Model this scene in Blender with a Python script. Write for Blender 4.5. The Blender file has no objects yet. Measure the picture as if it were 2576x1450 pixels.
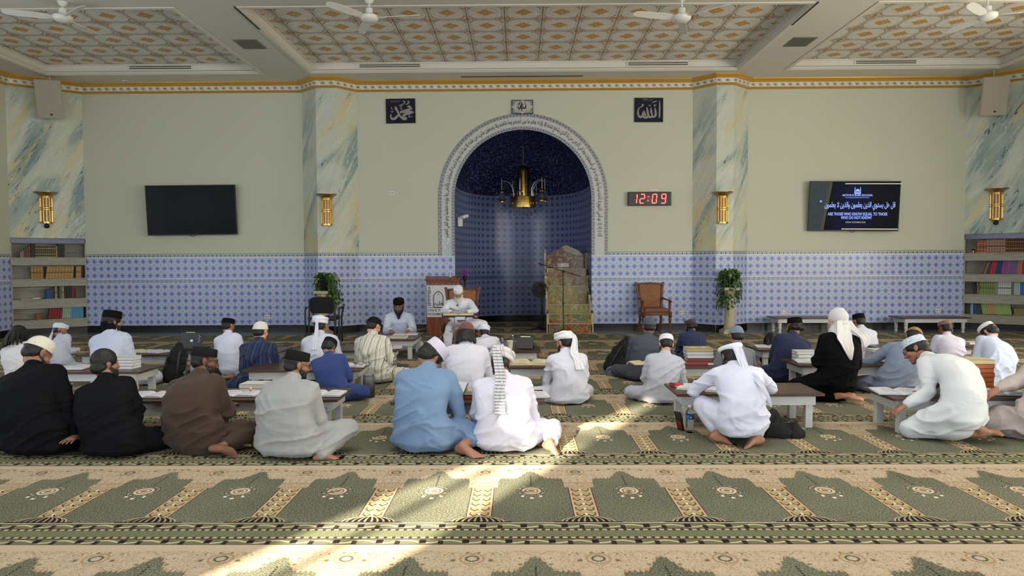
import bpy, bmesh, math, random
import numpy as np
from mathutils import Vector, Matrix, Quaternion
PI = math.pi
R = math.radians
random.seed(7)
C = bpy.context.scene.collection
sc = bpy.context.scene

# ------------------------------------------------------------------ camera
F_PX = 1765.0
CAM_Z = 1.456
cam_d = bpy.data.cameras.new('camera')
cam_d.sensor_width = 36.0
cam_d.lens = 36.0 * F_PX / 2576.0
cam_d.clip_start = 0.05
cam = bpy.data.objects.new('camera', cam_d)
C.objects.link(cam)
CAM_M = (Matrix.Translation((0, 0, CAM_Z)) @ Matrix.Rotation(R(0.55), 4, 'Z')
         @ Matrix.Rotation(R(90 - 2.11), 4, 'X') @ Matrix.Rotation(R(-0.28), 4, 'Z'))
cam.matrix_world = CAM_M
sc.camera = cam
CAM_R = CAM_M.to_3x3()

def ray(px, py):
    return (CAM_R @ Vector(((px - 1288) / F_PX, (725 - py) / F_PX, -1))).normalized()
def at_z(px, py, z=0.0):
    d = ray(px, py); t = (z - CAM_Z) / d.z
    return Vector((d.x * t, d.y * t, z))
def at_y(px, py, Y):
    d = ray(px, py); t = Y / d.y
    return Vector((d.x * t, Y, CAM_Z + d.z * t))
def proj(p):
    q = CAM_R.transposed() @ (Vector(p) - Vector((0, 0, CAM_Z)))
    return (1288 + F_PX * q.x / -q.z, 725 - F_PX * q.y / -q.z)

# ------------------------------------------------------------------ world, sun, daylight, exposure
w = bpy.data.worlds.new('world'); sc.world = w
w.use_nodes = True
bg = w.node_tree.nodes['Background']
bg.inputs[0].default_value = (0.55, 0.70, 1.0, 1); bg.inputs[1].default_value = 1.2
sc.view_settings.view_transform = 'Standard'
sc.view_settings.look = 'None'
sc.view_settings.gamma = 1.0
sc.view_settings.use_curve_mapping = False
sc.view_settings.exposure = -0.3

def area(name, loc, rot, sx, sy, power, col):
    l = bpy.data.lights.new(name, 'AREA'); l.shape = 'RECTANGLE'
    l.size = sx; l.size_y = sy; l.energy = power; l.color = col
    o = bpy.data.objects.new(name, l); C.objects.link(o)
    o.location = loc; o.rotation_euler = rot
    return o
sun_l = bpy.data.lights.new('sun', 'SUN'); sun_l.energy = 46; sun_l.angle = R(.7); sun_l.color = (1.0, 0.86, 0.66)
sun = bpy.data.objects.new('sun', sun_l); C.objects.link(sun)
SUN_AZ, SUN_EL = math.atan2(0.54, 1.0), R(19.57)
sun_dir = Vector((math.sin(SUN_AZ) * math.cos(SUN_EL), math.cos(SUN_AZ) * math.cos(SUN_EL), -math.sin(SUN_EL)))
sun.rotation_mode = 'QUATERNION'; sun.rotation_quaternion = sun_dir.to_track_quat('-Z', 'Y')
CEIL = 5.236
YB = -5.0          # back wall
XW = 10.2          # side walls
COOL = (0.80, 0.89, 1.0); WARM = (1.0, 0.91, 0.74)
for x in (-7.6, -4.4, 4.4, 7.6):
    area('window_light', (x, YB + 0.12, 2.0), (R(90), 0, 0), 1.7, 2.9, 200, COOL)
for y in (-2.0, 1.5, 5.0, 8.5):
    area('window_light', (-XW + 0.12, y, 2.2), (0, R(-90), 0), 2.4, 1.8, 70, COOL)
    area('window_light', (XW - 0.12, y, 2.2), (0, R(90), 0), 2.4, 1.8, 250, WARM)
area('dome_light', (0.1, 4.2, 7.6), (0, 0, 0), 6.0, 6.0, 430, (1.0, 0.98, 0.94))

# ------------------------------------------------------------------ mesh builder
class MB:
    def __init__(s):
        s.v = []; s.f = []; s.m = []; s.uv = None
    def add(s, vs, fs, mi=0):
        o = len(s.v); s.v += [tuple(v) for v in vs]
        s.f += [tuple(i + o for i in f) for f in fs]; s.m += [mi] * len(fs)
        return s
    def box(s, c, d, rot=None, mi=0, taper=1.0):
        x, y, z = d[0] / 2, d[1] / 2, d[2] / 2
        vs = [Vector((sx * x * (taper if sz > 0 else 1), sy * y * (taper if sz > 0 else 1), sz * z)) for sz in (-1, 1) for sy in (-1, 1) for sx in (-1, 1)]
        if rot is not None: vs = [rot @ v for v in vs]
        c = Vector(c)
        return s.add([v + c for v in vs], [(0, 2, 3, 1), (4, 5, 7, 6), (0, 1, 5, 4), (2, 6, 7, 3), (0, 4, 6, 2), (1, 3, 7, 5)], mi)
    def rings(s, rs, caps=True, mi=0, closed=True):
        n = len(rs[0]); vs = [v for r in rs for v in r]; fs = []
        m = n if closed else n - 1
        for i in range(len(rs) - 1):
            for j in range(m):
                k = (j + 1) % n
                fs.append((i * n + j, i * n + k, (i + 1) * n + k, (i + 1) * n + j))
        if caps:
            fs.append(tuple(range(n))[::-1]); fs.append(tuple(range((len(rs) - 1) * n, len(rs) * n)))
        return s.add(vs, fs, mi)
    def lathe(s, prof, c=(0, 0, 0), seg=24, sx=1, sy=1, mi=0, rot=None, caps=True):
        c = Vector(c); rs = []
        for r, z in prof:
            ring = [Vector((r * sx * math.cos(2 * PI * j / seg), r * sy * math.sin(2 * PI * j / seg), z)) for j in range(seg)]
            if rot is not None: ring = [rot @ v for v in ring]
            rs.append([v + c for v in ring])
        return s.rings(rs, caps, mi)
    def cyl(s, p0, p1, r0, r1=None, seg=12, mi=0):
        p0 = Vector(p0); p1 = Vector(p1); r1 = r0 if r1 is None else r1
        q = (p1 - p0).to_track_quat('Z', 'Y').to_matrix(); L = (p1 - p0).length
        return s.lathe([(r0, 0), (r1, L)], p0, seg, rot=q, mi=mi)
    def tube(s, pts, r, seg=8, mi=0, flat=1.0, up=None):
        pts = [Vector(p) for p in pts]; n = len(pts); rs = []
        prev = None
        for i, p in enumerate(pts):
            t = (pts[min(i + 1, n - 1)] - pts[max(i - 1, 0)]).normalized()
            if up is not None: a = Vector(up)
            elif prev is not None: a = prev
            else: a = Vector((0, 0, 1)) if abs(t.z) < .9 else Vector((1, 0, 0))
            b = (a - t * a.dot(t)).normalized(); prev = b; cc = t.cross(b)
            rr = r[i] if isinstance(r, (list, tuple)) else r
            rs.append([p + (b * math.cos(2 * PI * j / seg) * flat + cc * math.sin(2 * PI * j / seg)) * rr for j in range(seg)])
        return s.rings(rs, True, mi)
    def ell(s, c, r, rot=None, seg=16, n=10, mi=0):
        prof = [(math.cos(-PI / 2 + PI * i / n), math.sin(-PI / 2 + PI * i / n)) for i in range(n + 1)]
        prof[0] = (0.02, -1); prof[-1] = (0.02, 1)
        c = Vector(c); rs = []
        for a, z in prof:
            ring = [Vector((a * r[0] * math.cos(2 * PI * j / seg), a * r[1] * math.sin(2 * PI * j / seg), z * r[2])) for j in range(seg)]
            if rot is not None: ring = [rot @ v for v in ring]
            rs.append([v + c for v in ring])
        return s.rings(rs, True, mi)
    def cap(s, p0, r0, p1, r1, seg=12):
        """rounded tapered capsule"""
        p0 = Vector(p0); p1 = Vector(p1); L = (p1 - p0).length
        q = (p1 - p0).to_track_quat('Z', 'Y').to_matrix() if L > 1e-6 else Matrix.Identity(3)
        prof = [(max(r0 * math.cos(a), .0005), r0 * math.sin(a)) for a in [R(-90), R(-60), R(-30), 0]] + \
               [(max(r1 * math.cos(a), .0005), L + r1 * math.sin(a)) for a in [0, R(30), R(60), R(90)]]
        return s.lathe(prof, p0, seg, rot=q)
    def prism(s, poly, y0, y1, mi=0):
        """poly in (x,z), extruded along y"""
        n = len(poly)
        vs = [(x, y0, z) for x, z in poly] + [(x, y1, z) for x, z in poly]
        fs = [tuple(range(n)), tuple(range(2 * n - 1, n - 1, -1))]
        fs += [(i, n + i, n + (i + 1) % n, (i + 1) % n) for i in range(n)]
        return s.add(vs, fs, mi)
    def quad(s, a, b, c, d, mi=0):
        return s.add([a, b, c, d], [(0, 1, 2, 3)], mi)
    def mesh(s, name='m'):
        me = bpy.data.meshes.new(name); me.from_pydata(s.v, [], s.f)
        if any(s.m): me.polygons.foreach_set('material_index', s.m)
        me.update(); return me
    def build(s, name, mat, parent=None, smooth=False, bevel=0, fix=True, **tags):
        me = s.mesh(name)
        if s.uv is not None:
            ul = me.uv_layers.new(name='UVMap')
            for l in me.loops: ul.data[l.index].uv = s.uv[l.vertex_index]
        if fix:
            b = bmesh.new(); b.from_mesh(me)
            bmesh.ops.recalc_face_normals(b, faces=b.faces); b.to_mesh(me); b.free()
        return link(name, me, mat, parent, smooth, bevel, **tags)

SHARP = []
def link(name, me, mat, parent=None, smooth=False, bevel=0, **tags):
    if smooth and len(me.polygons) < 60000: SHARP.append(me)
    for m in (mat if isinstance(mat, (list, tuple)) else [mat]):
        me.materials.append(m)
    if smooth: me.polygons.foreach_set('use_smooth', [True] * len(me.polygons))
    o = bpy.data.objects.new(name, me); C.objects.link(o)
    if parent is not None: o.parent = parent
    if bevel:
        b = o.modifiers.new('b', 'BEVEL'); b.width = bevel; b.segments = 2; b.limit_method = 'ANGLE'
    tag(o, **tags)
    return o

def tag(o, label=None, cat=None, group=None, kind=None):
    if label: o['label'] = label
    if cat: o['category'] = cat
    if group: o['group'] = group
    if kind: o['kind'] = kind
    return o
def thing(name, label, cat, loc=(0, 0, 0), rz=0.0, group=None):
    o = bpy.data.objects.new(name, None); C.objects.link(o)
    o.empty_display_size = .1; o.location = loc; o.rotation_euler = (0, 0, rz)
    return tag(o, label, cat, group)
def dup(root, loc, rz=None, label=None, group=None):
    r = root.copy(); C.objects.link(r); r.location = loc
    if rz is not None: r.rotation_euler = (0, 0, rz)
    if label: r['label'] = label
    if group: r['group'] = group
    for ch in list(root.children):
        c = ch.copy(); C.objects.link(c); c.parent = r
        for g in ch.children:
            d = g.copy(); C.objects.link(d); d.parent = c
    return r
def struct(o):
    o['kind'] = 'structure'; return o

# ------------------------------------------------------------------ expression -> nodes
class X:
    """wraps a node socket so that maths can be written plainly"""
    def __init__(s, nt, k): s.nt = nt; s.k = k
    def _m(s, op, *a):
        n = s.nt.nodes.new('ShaderNodeMath'); n.operation = op
        for i, v in enumerate(a):
            if isinstance(v, X): s.nt.links.new(v.k, n.inputs[i])
            else: n.inputs[i].default_value = v
        return X(s.nt, n.outputs[0])
    def __add__(s, o): return s._m('ADD', s, o)
    __radd__ = __add__
    def __sub__(s, o): return s._m('SUBTRACT', s, o)
    def __rsub__(s, o): return s._m('SUBTRACT', o, s)
    def __mul__(s, o): return s._m('MULTIPLY', s, o)
    __rmul__ = __mul__
    def __truediv__(s, o): return s._m('DIVIDE', s, o)
    def __gt__(s, o): return s._m('GREATER_THAN', s, o)
    def __lt__(s, o): return s._m('LESS_THAN', s, o)
    def __and__(s, o): return s._m('MULTIPLY', s, o)
    def __or__(s, o): return s._m('MAXIMUM', s, o)
    def __invert__(s): return s._m('SUBTRACT', 1.0, s)
    def abs(s): return s._m('ABSOLUTE', s)
    def fract(s): return s._m('FRACT', s)
    def floor(s): return s._m('FLOOR', s)
    def sin(s): return s._m('SINE', s)
    def sqrt(s): return s._m('SQRT', s)
    def pow(s, e): return s._m('POWER', s, e)
    def max(s, o): return s._m('MAXIMUM', s, o)
    def min(s, o): return s._m('MINIMUM', s, o)
    def atan2(s, o): return s._m('ARCTAN2', s, o)
    def mix(s, a, b): return a + (b - a) * s
    def between(s, a, b): return (s > a) & (s < b)
    def near(s, c, w): return (s - c).abs() < w
    def smooth(s, a, b):
        n = s.nt.nodes.new('ShaderNodeMapRange'); n.interpolation_type = 'SMOOTHSTEP'
        s.nt.links.new(s.k, n.inputs[0])
        n.inputs[1].default_value = a; n.inputs[2].default_value = b
        return X(s.nt, n.outputs[0])

class Mat:
    def __init__(s, name, rough=.6, metal=0, spec=.5):
        s.m = bpy.data.materials.new(name); s.m.use_nodes = True; s.nt = s.m.node_tree
        s.b = s.nt.nodes['Principled BSDF']
        s.b.inputs['Roughness'].default_value = rough; s.b.inputs['Metallic'].default_value = metal
        s.b.inputs['Specular IOR Level'].default_value = spec
        s.c = None
    def sep(s, kind):
        if kind == 'UV': n = s.nt.nodes.new('ShaderNodeTexCoord'); o = n.outputs['UV']
        elif kind == 'OBJ': n = s.nt.nodes.new('ShaderNodeTexCoord'); o = n.outputs['Object']
        else: n = s.nt.nodes.new('ShaderNodeNewGeometry'); o = n.outputs['Position']
        s.vec = o
        p = s.nt.nodes.new('ShaderNodeSeparateXYZ'); s.nt.links.new(o, p.inputs[0])
        return [X(s.nt, p.outputs[i]) for i in range(3)]
    def comb(s, x, y, z):
        n = s.nt.nodes.new('ShaderNodeCombineXYZ')
        for i, v in enumerate((x, y, z)):
            if isinstance(v, X): s.nt.links.new(v.k, n.inputs[i])
            else: n.inputs[i].default_value = v
        return n.outputs[0]
    def noise(s, vec=None, scale=5, detail=3, rough=.5, dist=0):
        n = s.nt.nodes.new('ShaderNodeTexNoise'); n.inputs['Scale'].default_value = scale
        n.inputs['Detail'].default_value = detail; n.inputs['Roughness'].default_value = rough
        n.inputs['Distortion'].default_value = dist
        s.nt.links.new(vec if vec is not None else s.vec, n.inputs['Vector'])
        return X(s.nt, n.outputs[0])
    def voro(s, vec=None, scale=5, feat='F1', out=0):
        n = s.nt.nodes.new('ShaderNodeTexVoronoi'); n.feature = feat; n.inputs['Scale'].default_value = scale
        s.nt.links.new(vec if vec is not None else s.vec, n.inputs['Vector'])
        return X(s.nt, n.outputs[out])
    def base(s, col):
        s.c = col; return s
    def over(s, mask, col):
        n = s.nt.nodes.new('ShaderNodeMix'); n.data_type = 'RGBA'; n.clamp_factor = True
        if isinstance(mask, X): s.nt.links.new(mask.k, n.inputs[0])
        else: n.inputs[0].default_value = mask
        for i, v in ((6, s.c), (7, col)):
            if isinstance(v, tuple): n.inputs[i].default_value = (*v, 1)
            else: s.nt.links.new(v, n.inputs[i])
        s.c = n.outputs[2]; return s
    def bump(s, h, strength=.3, dist=.01):
        n = s.nt.nodes.new('ShaderNodeBump'); n.inputs['Strength'].default_value = strength
        n.inputs['Distance'].default_value = dist
        s.nt.links.new(h.k, n.inputs['Height']); s.nt.links.new(n.outputs[0], s.b.inputs['Normal']); return s
    def rough(s, x):
        s.nt.links.new(x.k, s.b.inputs['Roughness']); return s
    def emit(s, strength):
        if isinstance(s.c, tuple): s.b.inputs['Emission Color'].default_value = (*s.c, 1)
        else: s.nt.links.new(s.c, s.b.inputs['Emission Color'])
        s.b.inputs['Emission Strength'].default_value = strength; return s
    def done(s):
        if isinstance(s.c, tuple): s.b.inputs['Base Color'].default_value = (*s.c, 1)
        else: s.nt.links.new(s.c, s.b.inputs['Base Color'])
        return s.m

def srgb(r, g, b):
    f = lambda c: (c / 255 / 12.92) if c / 255 <= .04045 else ((c / 255 + .055) / 1.055) ** 2.4
    return (f(r), f(g), f(b))
def plain(name, col, rough=.6, metal=0, spec=.5, var=.12, scale=8, bump=0, bscale=60):
    """a flat colour broken up by a little noise"""
    m = Mat(name, rough, metal, spec); m.sep('OBJ')
    n = m.noise(scale=scale, detail=4)
    m.base(tuple(c * (1 - var) for c in col)).over(n, tuple(min(1, c * (1 + var)) for c in col))
    if bump: m.bump(m.noise(scale=bscale, detail=3), bump, .004)
    return m.done()
def emis(name, col, strength):
    m = Mat(name, .5); m.base(col).emit(strength); return m.done()
def glass(name, col=(1, 1, 1), rough=.02, ior=1.45):
    m = Mat(name, rough); m.base(col); m.done()
    m.b.inputs['Transmission Weight'].default_value = 1; m.b.inputs['IOR'].default_value = ior
    return m.m
# ------------------------------------------------------------------ materials of the room
ARCH_CX, ARCH_A, ARCH_O, ARCH_Z = 0.096, 1.438, 1.777, 2.789
YW = 14.8
TILE_TOP = 1.665
XR = 10.36
def mat_carpet():
    m = Mat('carpet', .95, 0, .1); x, y, z = m.sep('POS')
    u = (x + .235) / .62
    q0 = (u + .5).fract() - .5; q = q0.abs()
    d = 4.95 - y
    far = y > 4.95
    tt = d / (far.mix(1.42, 1.335))
    t = tt.fract()
    n1 = m.noise(scale=9, detail=4); n2 = m.noise(scale=110, detail=2); n3 = m.noise(scale=1.1, detail=2)
    sage = srgb(113, 117, 92); beige = srgb(182, 165, 143); tan = srgb(158, 132, 98); black = srgb(34, 30, 28)
    m.base(srgb(90, 92, 78)).over(n3.smooth(.3, .7), srgb(109, 110, 94))
    m.over(n2.smooth(.52, .60) * .55, srgb(52, 55, 43)).over(n2.smooth(.48, .40) * .5, srgb(150, 149, 126))
    # beige spandrel above the arches
    c1 = q.smooth(.50, .324); c2 = q.smooth(.18, .135)
    wob = (q * 75).sin().abs() * .022 + (n1 - .5) * .02
    b = .065 + c1 * .115 + c2 * .085 + wob * .8
    inb = t < b
    flor = m.comb(q * 6.0, (tt * 1.42 * 1.61).floor() * 3.7 + t * 13.0, 0.0)
    fn = m.noise(flor, 1.6, 3, .6, 1.2)
    line = (((fn * 7).fract() - .5).abs() < .085)
    vo = m.voro(flor, 1.25)
    m.over((t > b - .014) & (t < b + .007), tan)
    m.over(inb, beige).over(inb & line & (t > .03), srgb(124, 110, 80)).over(inb & (vo < .16) & (t > .03), srgb(112, 112, 84)).over(inb & (vo < .06) & (t > .03), srgb(120, 60, 48))
    ros = ((q0 * .62).pow(2) * 1.0 + ((t - .095) * 1.4).pow(2)).sqrt()
    m.over(inb & ros.near(.058, .005), tan).over(inb & ros.near(.030, .006), srgb(88, 90, 72))
    # capital
    cap = (q < .155) & t.between(.255, .33)
    m.over(cap, beige).over(cap & (n2 > .54), srgb(120, 100, 78)).over(cap & (t.near(.262, .006) | t.near(.325, .005)), tan)
    # ladder
    lad = (q < .12) & t.between(.33, .69)
    rung = ((t - .33) / .0605).fract()
    wavy = rung + (q * 95).sin() * .13
    m.over(lad, srgb(184, 158, 128)).over(lad & (q > .112), srgb(72, 30, 32))
    m.over(lad & (q < .092) & rung.between(.12, .8), srgb(160, 146, 108))
    m.over(lad & (q < .088) & wavy.between(.70, .86), srgb(48, 36, 28))
    m.over(lad & (q < .092) & (q > .078) & rung.between(.2, .75), srgb(96, 82, 60))
    m.over(lad & (q < .012) & rung.between(.35, .75), srgb(210, 200, 180))
    # foot of the column
    fz = (t - .752) / .062
    rr = (((q / .245).pow(2)) + fz.pow(2))
    foot = (rr < 1.0) & t.between(.69, .752)
    sx = (q / .245) / ((1.001 - fz.pow(2)).max(.02).sqrt())
    m.over(foot, black).over(foot & ((sx * 4.4 + .25).fract() > .62), srgb(150, 142, 116)).over(foot & (rr > .86), srgb(170, 156, 126))
    m.over(foot & (q < .012) & t.between(.715, .745), black)
    m.over((q < .31) & t.near(.753, .005), black)
    # medallion and its chain
    a = .5 - q; ty = (t - .375) / .052
    md = (a / .115) + ty.abs() * .0; mr = ((a / .11).pow(2) + ty.pow(2))
    m.over((mr < 1.0), srgb(104, 84, 66)).over((mr < .86) & (a > .065), srgb(104, 42, 42)).over((mr < .80) & (n1 > .36), srgb(196, 182, 160)).over((mr < .80) & mr.near(.34, .07), srgb(120, 88, 74)).over(mr < .10, srgb(130, 120, 84))
    dots = (((a * 22).fract() - .5).abs() < .25) & (((t * 48).fract() - .5).abs() < .25)
    m.over((mr > 1.35) & (mr < 2.4) & dots, srgb(190, 178, 152)).over((mr > 1.9) & (mr < 2.3) & dots, black)
    m.over((a < .008) & t.between(.15, .31) & ((t * 60).fract() > .35), srgb(50, 46, 38))
    m.over((a.near(.09, .015)) & t.near(.448, .009), srgb(225, 215, 196)).over((a < .018) & t.near(.472, .009), srgb(225, 215, 196))
    # borders
    def border(lo, hi, ph):
        k = (u * 2.75 + ph)
        f = k.fract(); z0 = (t - lo) / (hi - lo)
        on = t.between(lo, hi)
        m.over(on, srgb(106, 106, 84))
        m.over(on & (z0 - .5 - (k * 6.283).sin() * .22).abs().__lt__(.10), srgb(188, 176, 140))
        m.over(on & f.between(.06, .22) & z0.between(.15, .75), black).over(on & f.between(.5, .62) & z0.between(.35, .95), srgb(44, 42, 36))
        m.over(on & ((z0 < .07) | (z0 > .93)), black)
    m.over(t.between(.758, .767), beige)
    border(.767, .822, 0.0); border(.92, .974, .35)
    dash = (u * 14).fract() > .42
    for c0 in (.832, .908):
        m.over(t.near(c0, .0085), srgb(60, 50, 40)).over(t.near(c0, .0065) & dash, beige)
    plainb = t.between(.842, .899)
    m.over(plainb, srgb(108, 112, 86)).over(plainb & (n2 > .55), srgb(96, 100, 76))
    m.over((t > .974), beige).over((t < .022), beige)
    m.bump(n2, .5, .004)
    return m.done()

def tile_pattern(m, u, v, lo, hi, top):
    """blue and white glazed tiles, 149 mm, in two fields with borders"""
    T = .149
    up = v > 1.088
    vv = v - up.mix(.148, 1.133)
    a = ((u / T).fract() - .5); b = ((vv / T).fract() - .5)
    aa = a.abs(); bb = b.abs(); d = aa + bb
    n = m.noise(scale=30, detail=3)
    m.base(srgb(178, 188, 220)).over(n.smooth(.35, .7) * .5, srgb(204, 208, 224))
    m.over(d < .40, srgb(132, 151, 216))
    m.over(d.near(.405, .022), srgb(50, 66, 128))
    m.over(d < .335, srgb(164, 178, 222))
    cross = ((aa.min(bb) < .045) & (aa.max(bb) < .19)) | (d < .125)
    m.over(cross, srgb(62, 88, 176)).over((aa.max(bb) < .03), srgb(30, 40, 110))
    m.over((d < .27) & (d > .21) & ((aa - bb).abs() < .10), srgb(86, 108, 196))
    ca = .5 - aa; cb = .5 - bb
    m.over(d.near(.485, .013), srgb(232, 236, 244))
    m.over(ca.near(.055, .026) & cb.near(.055, .026), srgb(60, 62, 112)).over((ca.near(.16, .02) & (cb < .03)) | (cb.near(.16, .02) & (ca < .03)), srgb(110, 116, 160))
    # middle strip and top border
    st = v.between(1.042, 1.133)
    f2 = ((u / .10).fract() - .5); g2 = (v - 1.088) / .10
    r2 = (f2.pow(2) + g2.pow(2)).sqrt()
    m.over(st, srgb(176, 188, 214)).over(st & r2.near(.27, .045), srgb(96, 110, 164)).over(st & ((f2.abs() < .045) | (f2.abs() > .465)) & (g2.abs() < .2), srgb(76, 84, 130)).over(st & (g2.abs() > .36), srgb(120, 130, 160))
    m.over(v.near(1.133, .006) | v.near(1.042, .004), srgb(225, 230, 240))
    tb = v > 1.58
    f3 = ((u / .09).fract() - .5); g3 = (v - 1.622) / .09
    m.over(tb, srgb(188, 196, 204)).over(tb & ((f3.pow(2) + g3.pow(2)) < .055), srgb(84, 100, 122)).over(tb & (f3.abs() > .40) & (g3.abs() < .2), srgb(110, 122, 140)).over(v > 1.655, srgb(90, 96, 100)).over(v.near(1.585, .006), srgb(226, 230, 236))
def mat_tiles():
    m = Mat('blue_white_tiles', .28, 0, .4); u, v, _ = m.sep('UV')
    tile_pattern(m, u, v, 0, 0, 0); return m.done()
def mat_niche_tiles():  # same tile as the walls, niche shade put into darker colours
    m = Mat('niche_tiles_shaded', .24, 0, .4); u, v, _ = m.sep('UV')
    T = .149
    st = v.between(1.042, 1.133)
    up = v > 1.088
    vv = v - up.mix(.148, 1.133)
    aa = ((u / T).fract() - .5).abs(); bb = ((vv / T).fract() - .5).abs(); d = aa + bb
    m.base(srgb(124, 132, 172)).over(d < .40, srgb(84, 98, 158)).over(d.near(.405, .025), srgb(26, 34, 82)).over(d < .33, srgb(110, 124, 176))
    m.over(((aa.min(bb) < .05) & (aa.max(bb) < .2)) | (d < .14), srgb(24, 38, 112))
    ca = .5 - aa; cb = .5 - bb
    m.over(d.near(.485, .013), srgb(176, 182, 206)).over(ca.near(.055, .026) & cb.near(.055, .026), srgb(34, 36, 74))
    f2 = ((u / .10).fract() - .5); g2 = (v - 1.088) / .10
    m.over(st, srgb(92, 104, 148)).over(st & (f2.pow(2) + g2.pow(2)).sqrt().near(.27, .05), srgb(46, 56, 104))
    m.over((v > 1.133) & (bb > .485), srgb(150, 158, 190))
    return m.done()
def mat_mosaic():
    m = Mat('cobalt_mosaic', .25, 0, .5); m.sep('POS')
    n = m.noise(scale=24, detail=2, rough=.5, dist=.6)
    m.base(srgb(18, 19, 44)).over(n.smooth(.50, .58), srgb(64, 74, 126)).over(n > .64, srgb(108, 118, 166))
    m.bump(n, .5, .01)
    return m.done()
def mat_paint():
    m = Mat('pale_green_paint', .7, 0, .25); m.sep('POS')
    n = m.noise(scale=.6, detail=2)
    m.base(srgb(198, 200, 182)).over(n, srgb(204, 206, 190)); return m.done()
def mat_marble(off):
    m = Mat('painted_marble', .38, 0, .4); u, v, _ = m.sep('UV')
    al = u * .50 + v * .86; ac = u * .86 - v * .50
    vec = m.comb(ac * 2.6 + off, al * .62 + off * .7, off)
    n = m.noise(vec, .8, 3, .5, .6)
    n2 = m.noise(m.comb(ac * 3.4 + off, al * .8, off + 3), 1.0, 4, .55, .7)
    n3 = m.noise(m.comb(ac * 8 + off, al * .9, off + 9), 1.0, 3, .5, .8)
    m.base(srgb(200, 206, 190)).over(n.smooth(.46, .62), srgb(150, 172, 168)).over(n.smooth(.60, .72) * .8, srgb(112, 136, 150))
    m.over(n2.smooth(.50, .66) * .8, srgb(210, 196, 144)).over(n2.smooth(.44, .34) * .6, srgb(208, 212, 204))
    m.over(((n3 - .5).abs() < .007) & (n > .56), srgb(84, 98, 116)).over(((n3 - .56).abs() < .003), srgb(160, 160, 148))
    m.over(((n3 - .42).abs() < .010) * .45, srgb(226, 226, 212))
    return m.done()
def mat_ceiling_tile():
    m = Mat('ornate_ceiling_panel', .5, 0, .4); x, y, z = m.sep('UV')
    a = (x.fract() - .5); b = (y.fract() - .5)
    aa = a.abs(); bb = b.abs(); d = aa + bb
    n = m.noise(m.comb(x * 9, y * 9, 0.0), 1, 3, .6, 1.0)
    m.base(srgb(224, 220, 213)).over(n.smooth(.40, .52), srgb(232, 229, 222)).over(((n - .5).abs() < .015) & (d > .24), srgb(190, 186, 178))
    se = (aa.pow(4) + bb.pow(4)).pow(.25)
    corner = (aa > .22) & (bb > .22)
    m.over(se.near(.425, .008), srgb(176, 172, 164)).over(se.near(.445, .012) & corner, srgb(168, 120, 68)).over((aa.max(bb) > .41) & (aa.min(bb) > .33) & (se > .44) & (n > .47), srgb(186, 150, 100))
    m.over(aa.max(bb).near(.462, .006), srgb(190, 160, 118)).over(aa.max(bb) > .487, srgb(92, 90, 88))
    ang = a.atan2(b)
    pet = (ang * 12.0).sin()
    gold = (d < (.238 + pet * .010)) & (d > .045)
    m.over(gold, srgb(196, 142, 46)).over(gold & (pet < -.8) & (d > .09), srgb(218, 204, 176)).over(d < .045, srgb(214, 204, 182)).over(d < .02, srgb(180, 130, 60))
    m.bump((d < .24) * .6 + n * .5 + (aa.max(bb) < .46), .6, .012)
    return m.done()
def mat_cornice_leaf():
    m = Mat('cornice_leaf_band', .5); u, v, _ = m.sep('UV')
    f = (u / .155).fract() - .5; g = (v - 5.12) / .10
    m.base(srgb(206, 204, 192)).over((f.pow(2) + (g * .8).pow(2)) < .035, srgb(140, 134, 118)).over(((f + g * .5).abs() > .38), srgb(222, 218, 206)).over((f.near(.22, .04)) & (g.abs() < .3), srgb(168, 160, 140))
    m.bump((f.pow(2) + g.pow(2)), .8, .02)
    return m.done()
def mat_black_base():
    m = Mat('black_baseboard_tile', .25); u, v, _ = m.sep('UV')
    m.base(srgb(20, 20, 22)).over((u / .30).fract() < .02, srgb(52, 52, 54)); return m.done()
def mat_band():
    m = Mat('inscription_band', .35); s, r, _ = m.sep('UV')
    m.base(srgb(196, 198, 196))
    edge = (r < .2) | (r > .8)
    rr = (r > .5).mix(r, 1.0 - r)            # 0..0.2 in the inner strip
    rr = ((r < .5) * r + (r > .5) * (1.0 - r)) / .2
    f = (s / .13).fract()
    m.over(edge, srgb(178, 182, 190))
    wave = ((f * 6.283).sin() * .24 + .5 - rr).abs() < .09
    m.over(edge & wave, srgb(52, 58, 84)).over(edge & f.near(.27, .09) & rr.between(.25, .5), srgb(30, 34, 50)).over(edge & f.near(.77, .09) & rr.between(.5, .75), srgb(30, 34, 50))
    m.over(edge & ((rr < .10) | (rr > .90)), srgb(58, 62, 78))
    # marble foot of the band
    n = m.noise(m.comb(s * 6, r * 3, 0.0), 1.2, 4, .6, 1.0)
    foot = (r.between(.22, .78)) & ((s < .40) | (s > 7.59))
    m.over(foot, srgb(176, 192, 200)).over(foot & (n > .54), srgb(214, 214, 202))
    return m.done()
M_CARPET = mat_carpet(); M_TILE = mat_tiles(); M_NTILE = mat_niche_tiles(); M_MOS = mat_mosaic()
M_PAINT = mat_paint(); M_MARBLE = mat_marble(1.7); M_CT = mat_ceiling_tile(); M_LEAF = mat_cornice_leaf()
M_BASE = mat_black_base(); M_BAND = mat_band()
M_CEIL = plain('ceiling_paint', srgb(212, 208, 198), .8, var=.02, scale=1)
M_TRIM = plain('ceiling_moulding', srgb(216, 212, 202), .6, var=.02, scale=1)
M_GOLD = plain('gold_paint', srgb(206, 160, 70), .35, .35, var=.1, scale=3)
M_GREYFLOOR = plain('grey_floor_tile', srgb(112, 116, 118), .25, var=.12, scale=3)
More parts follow.
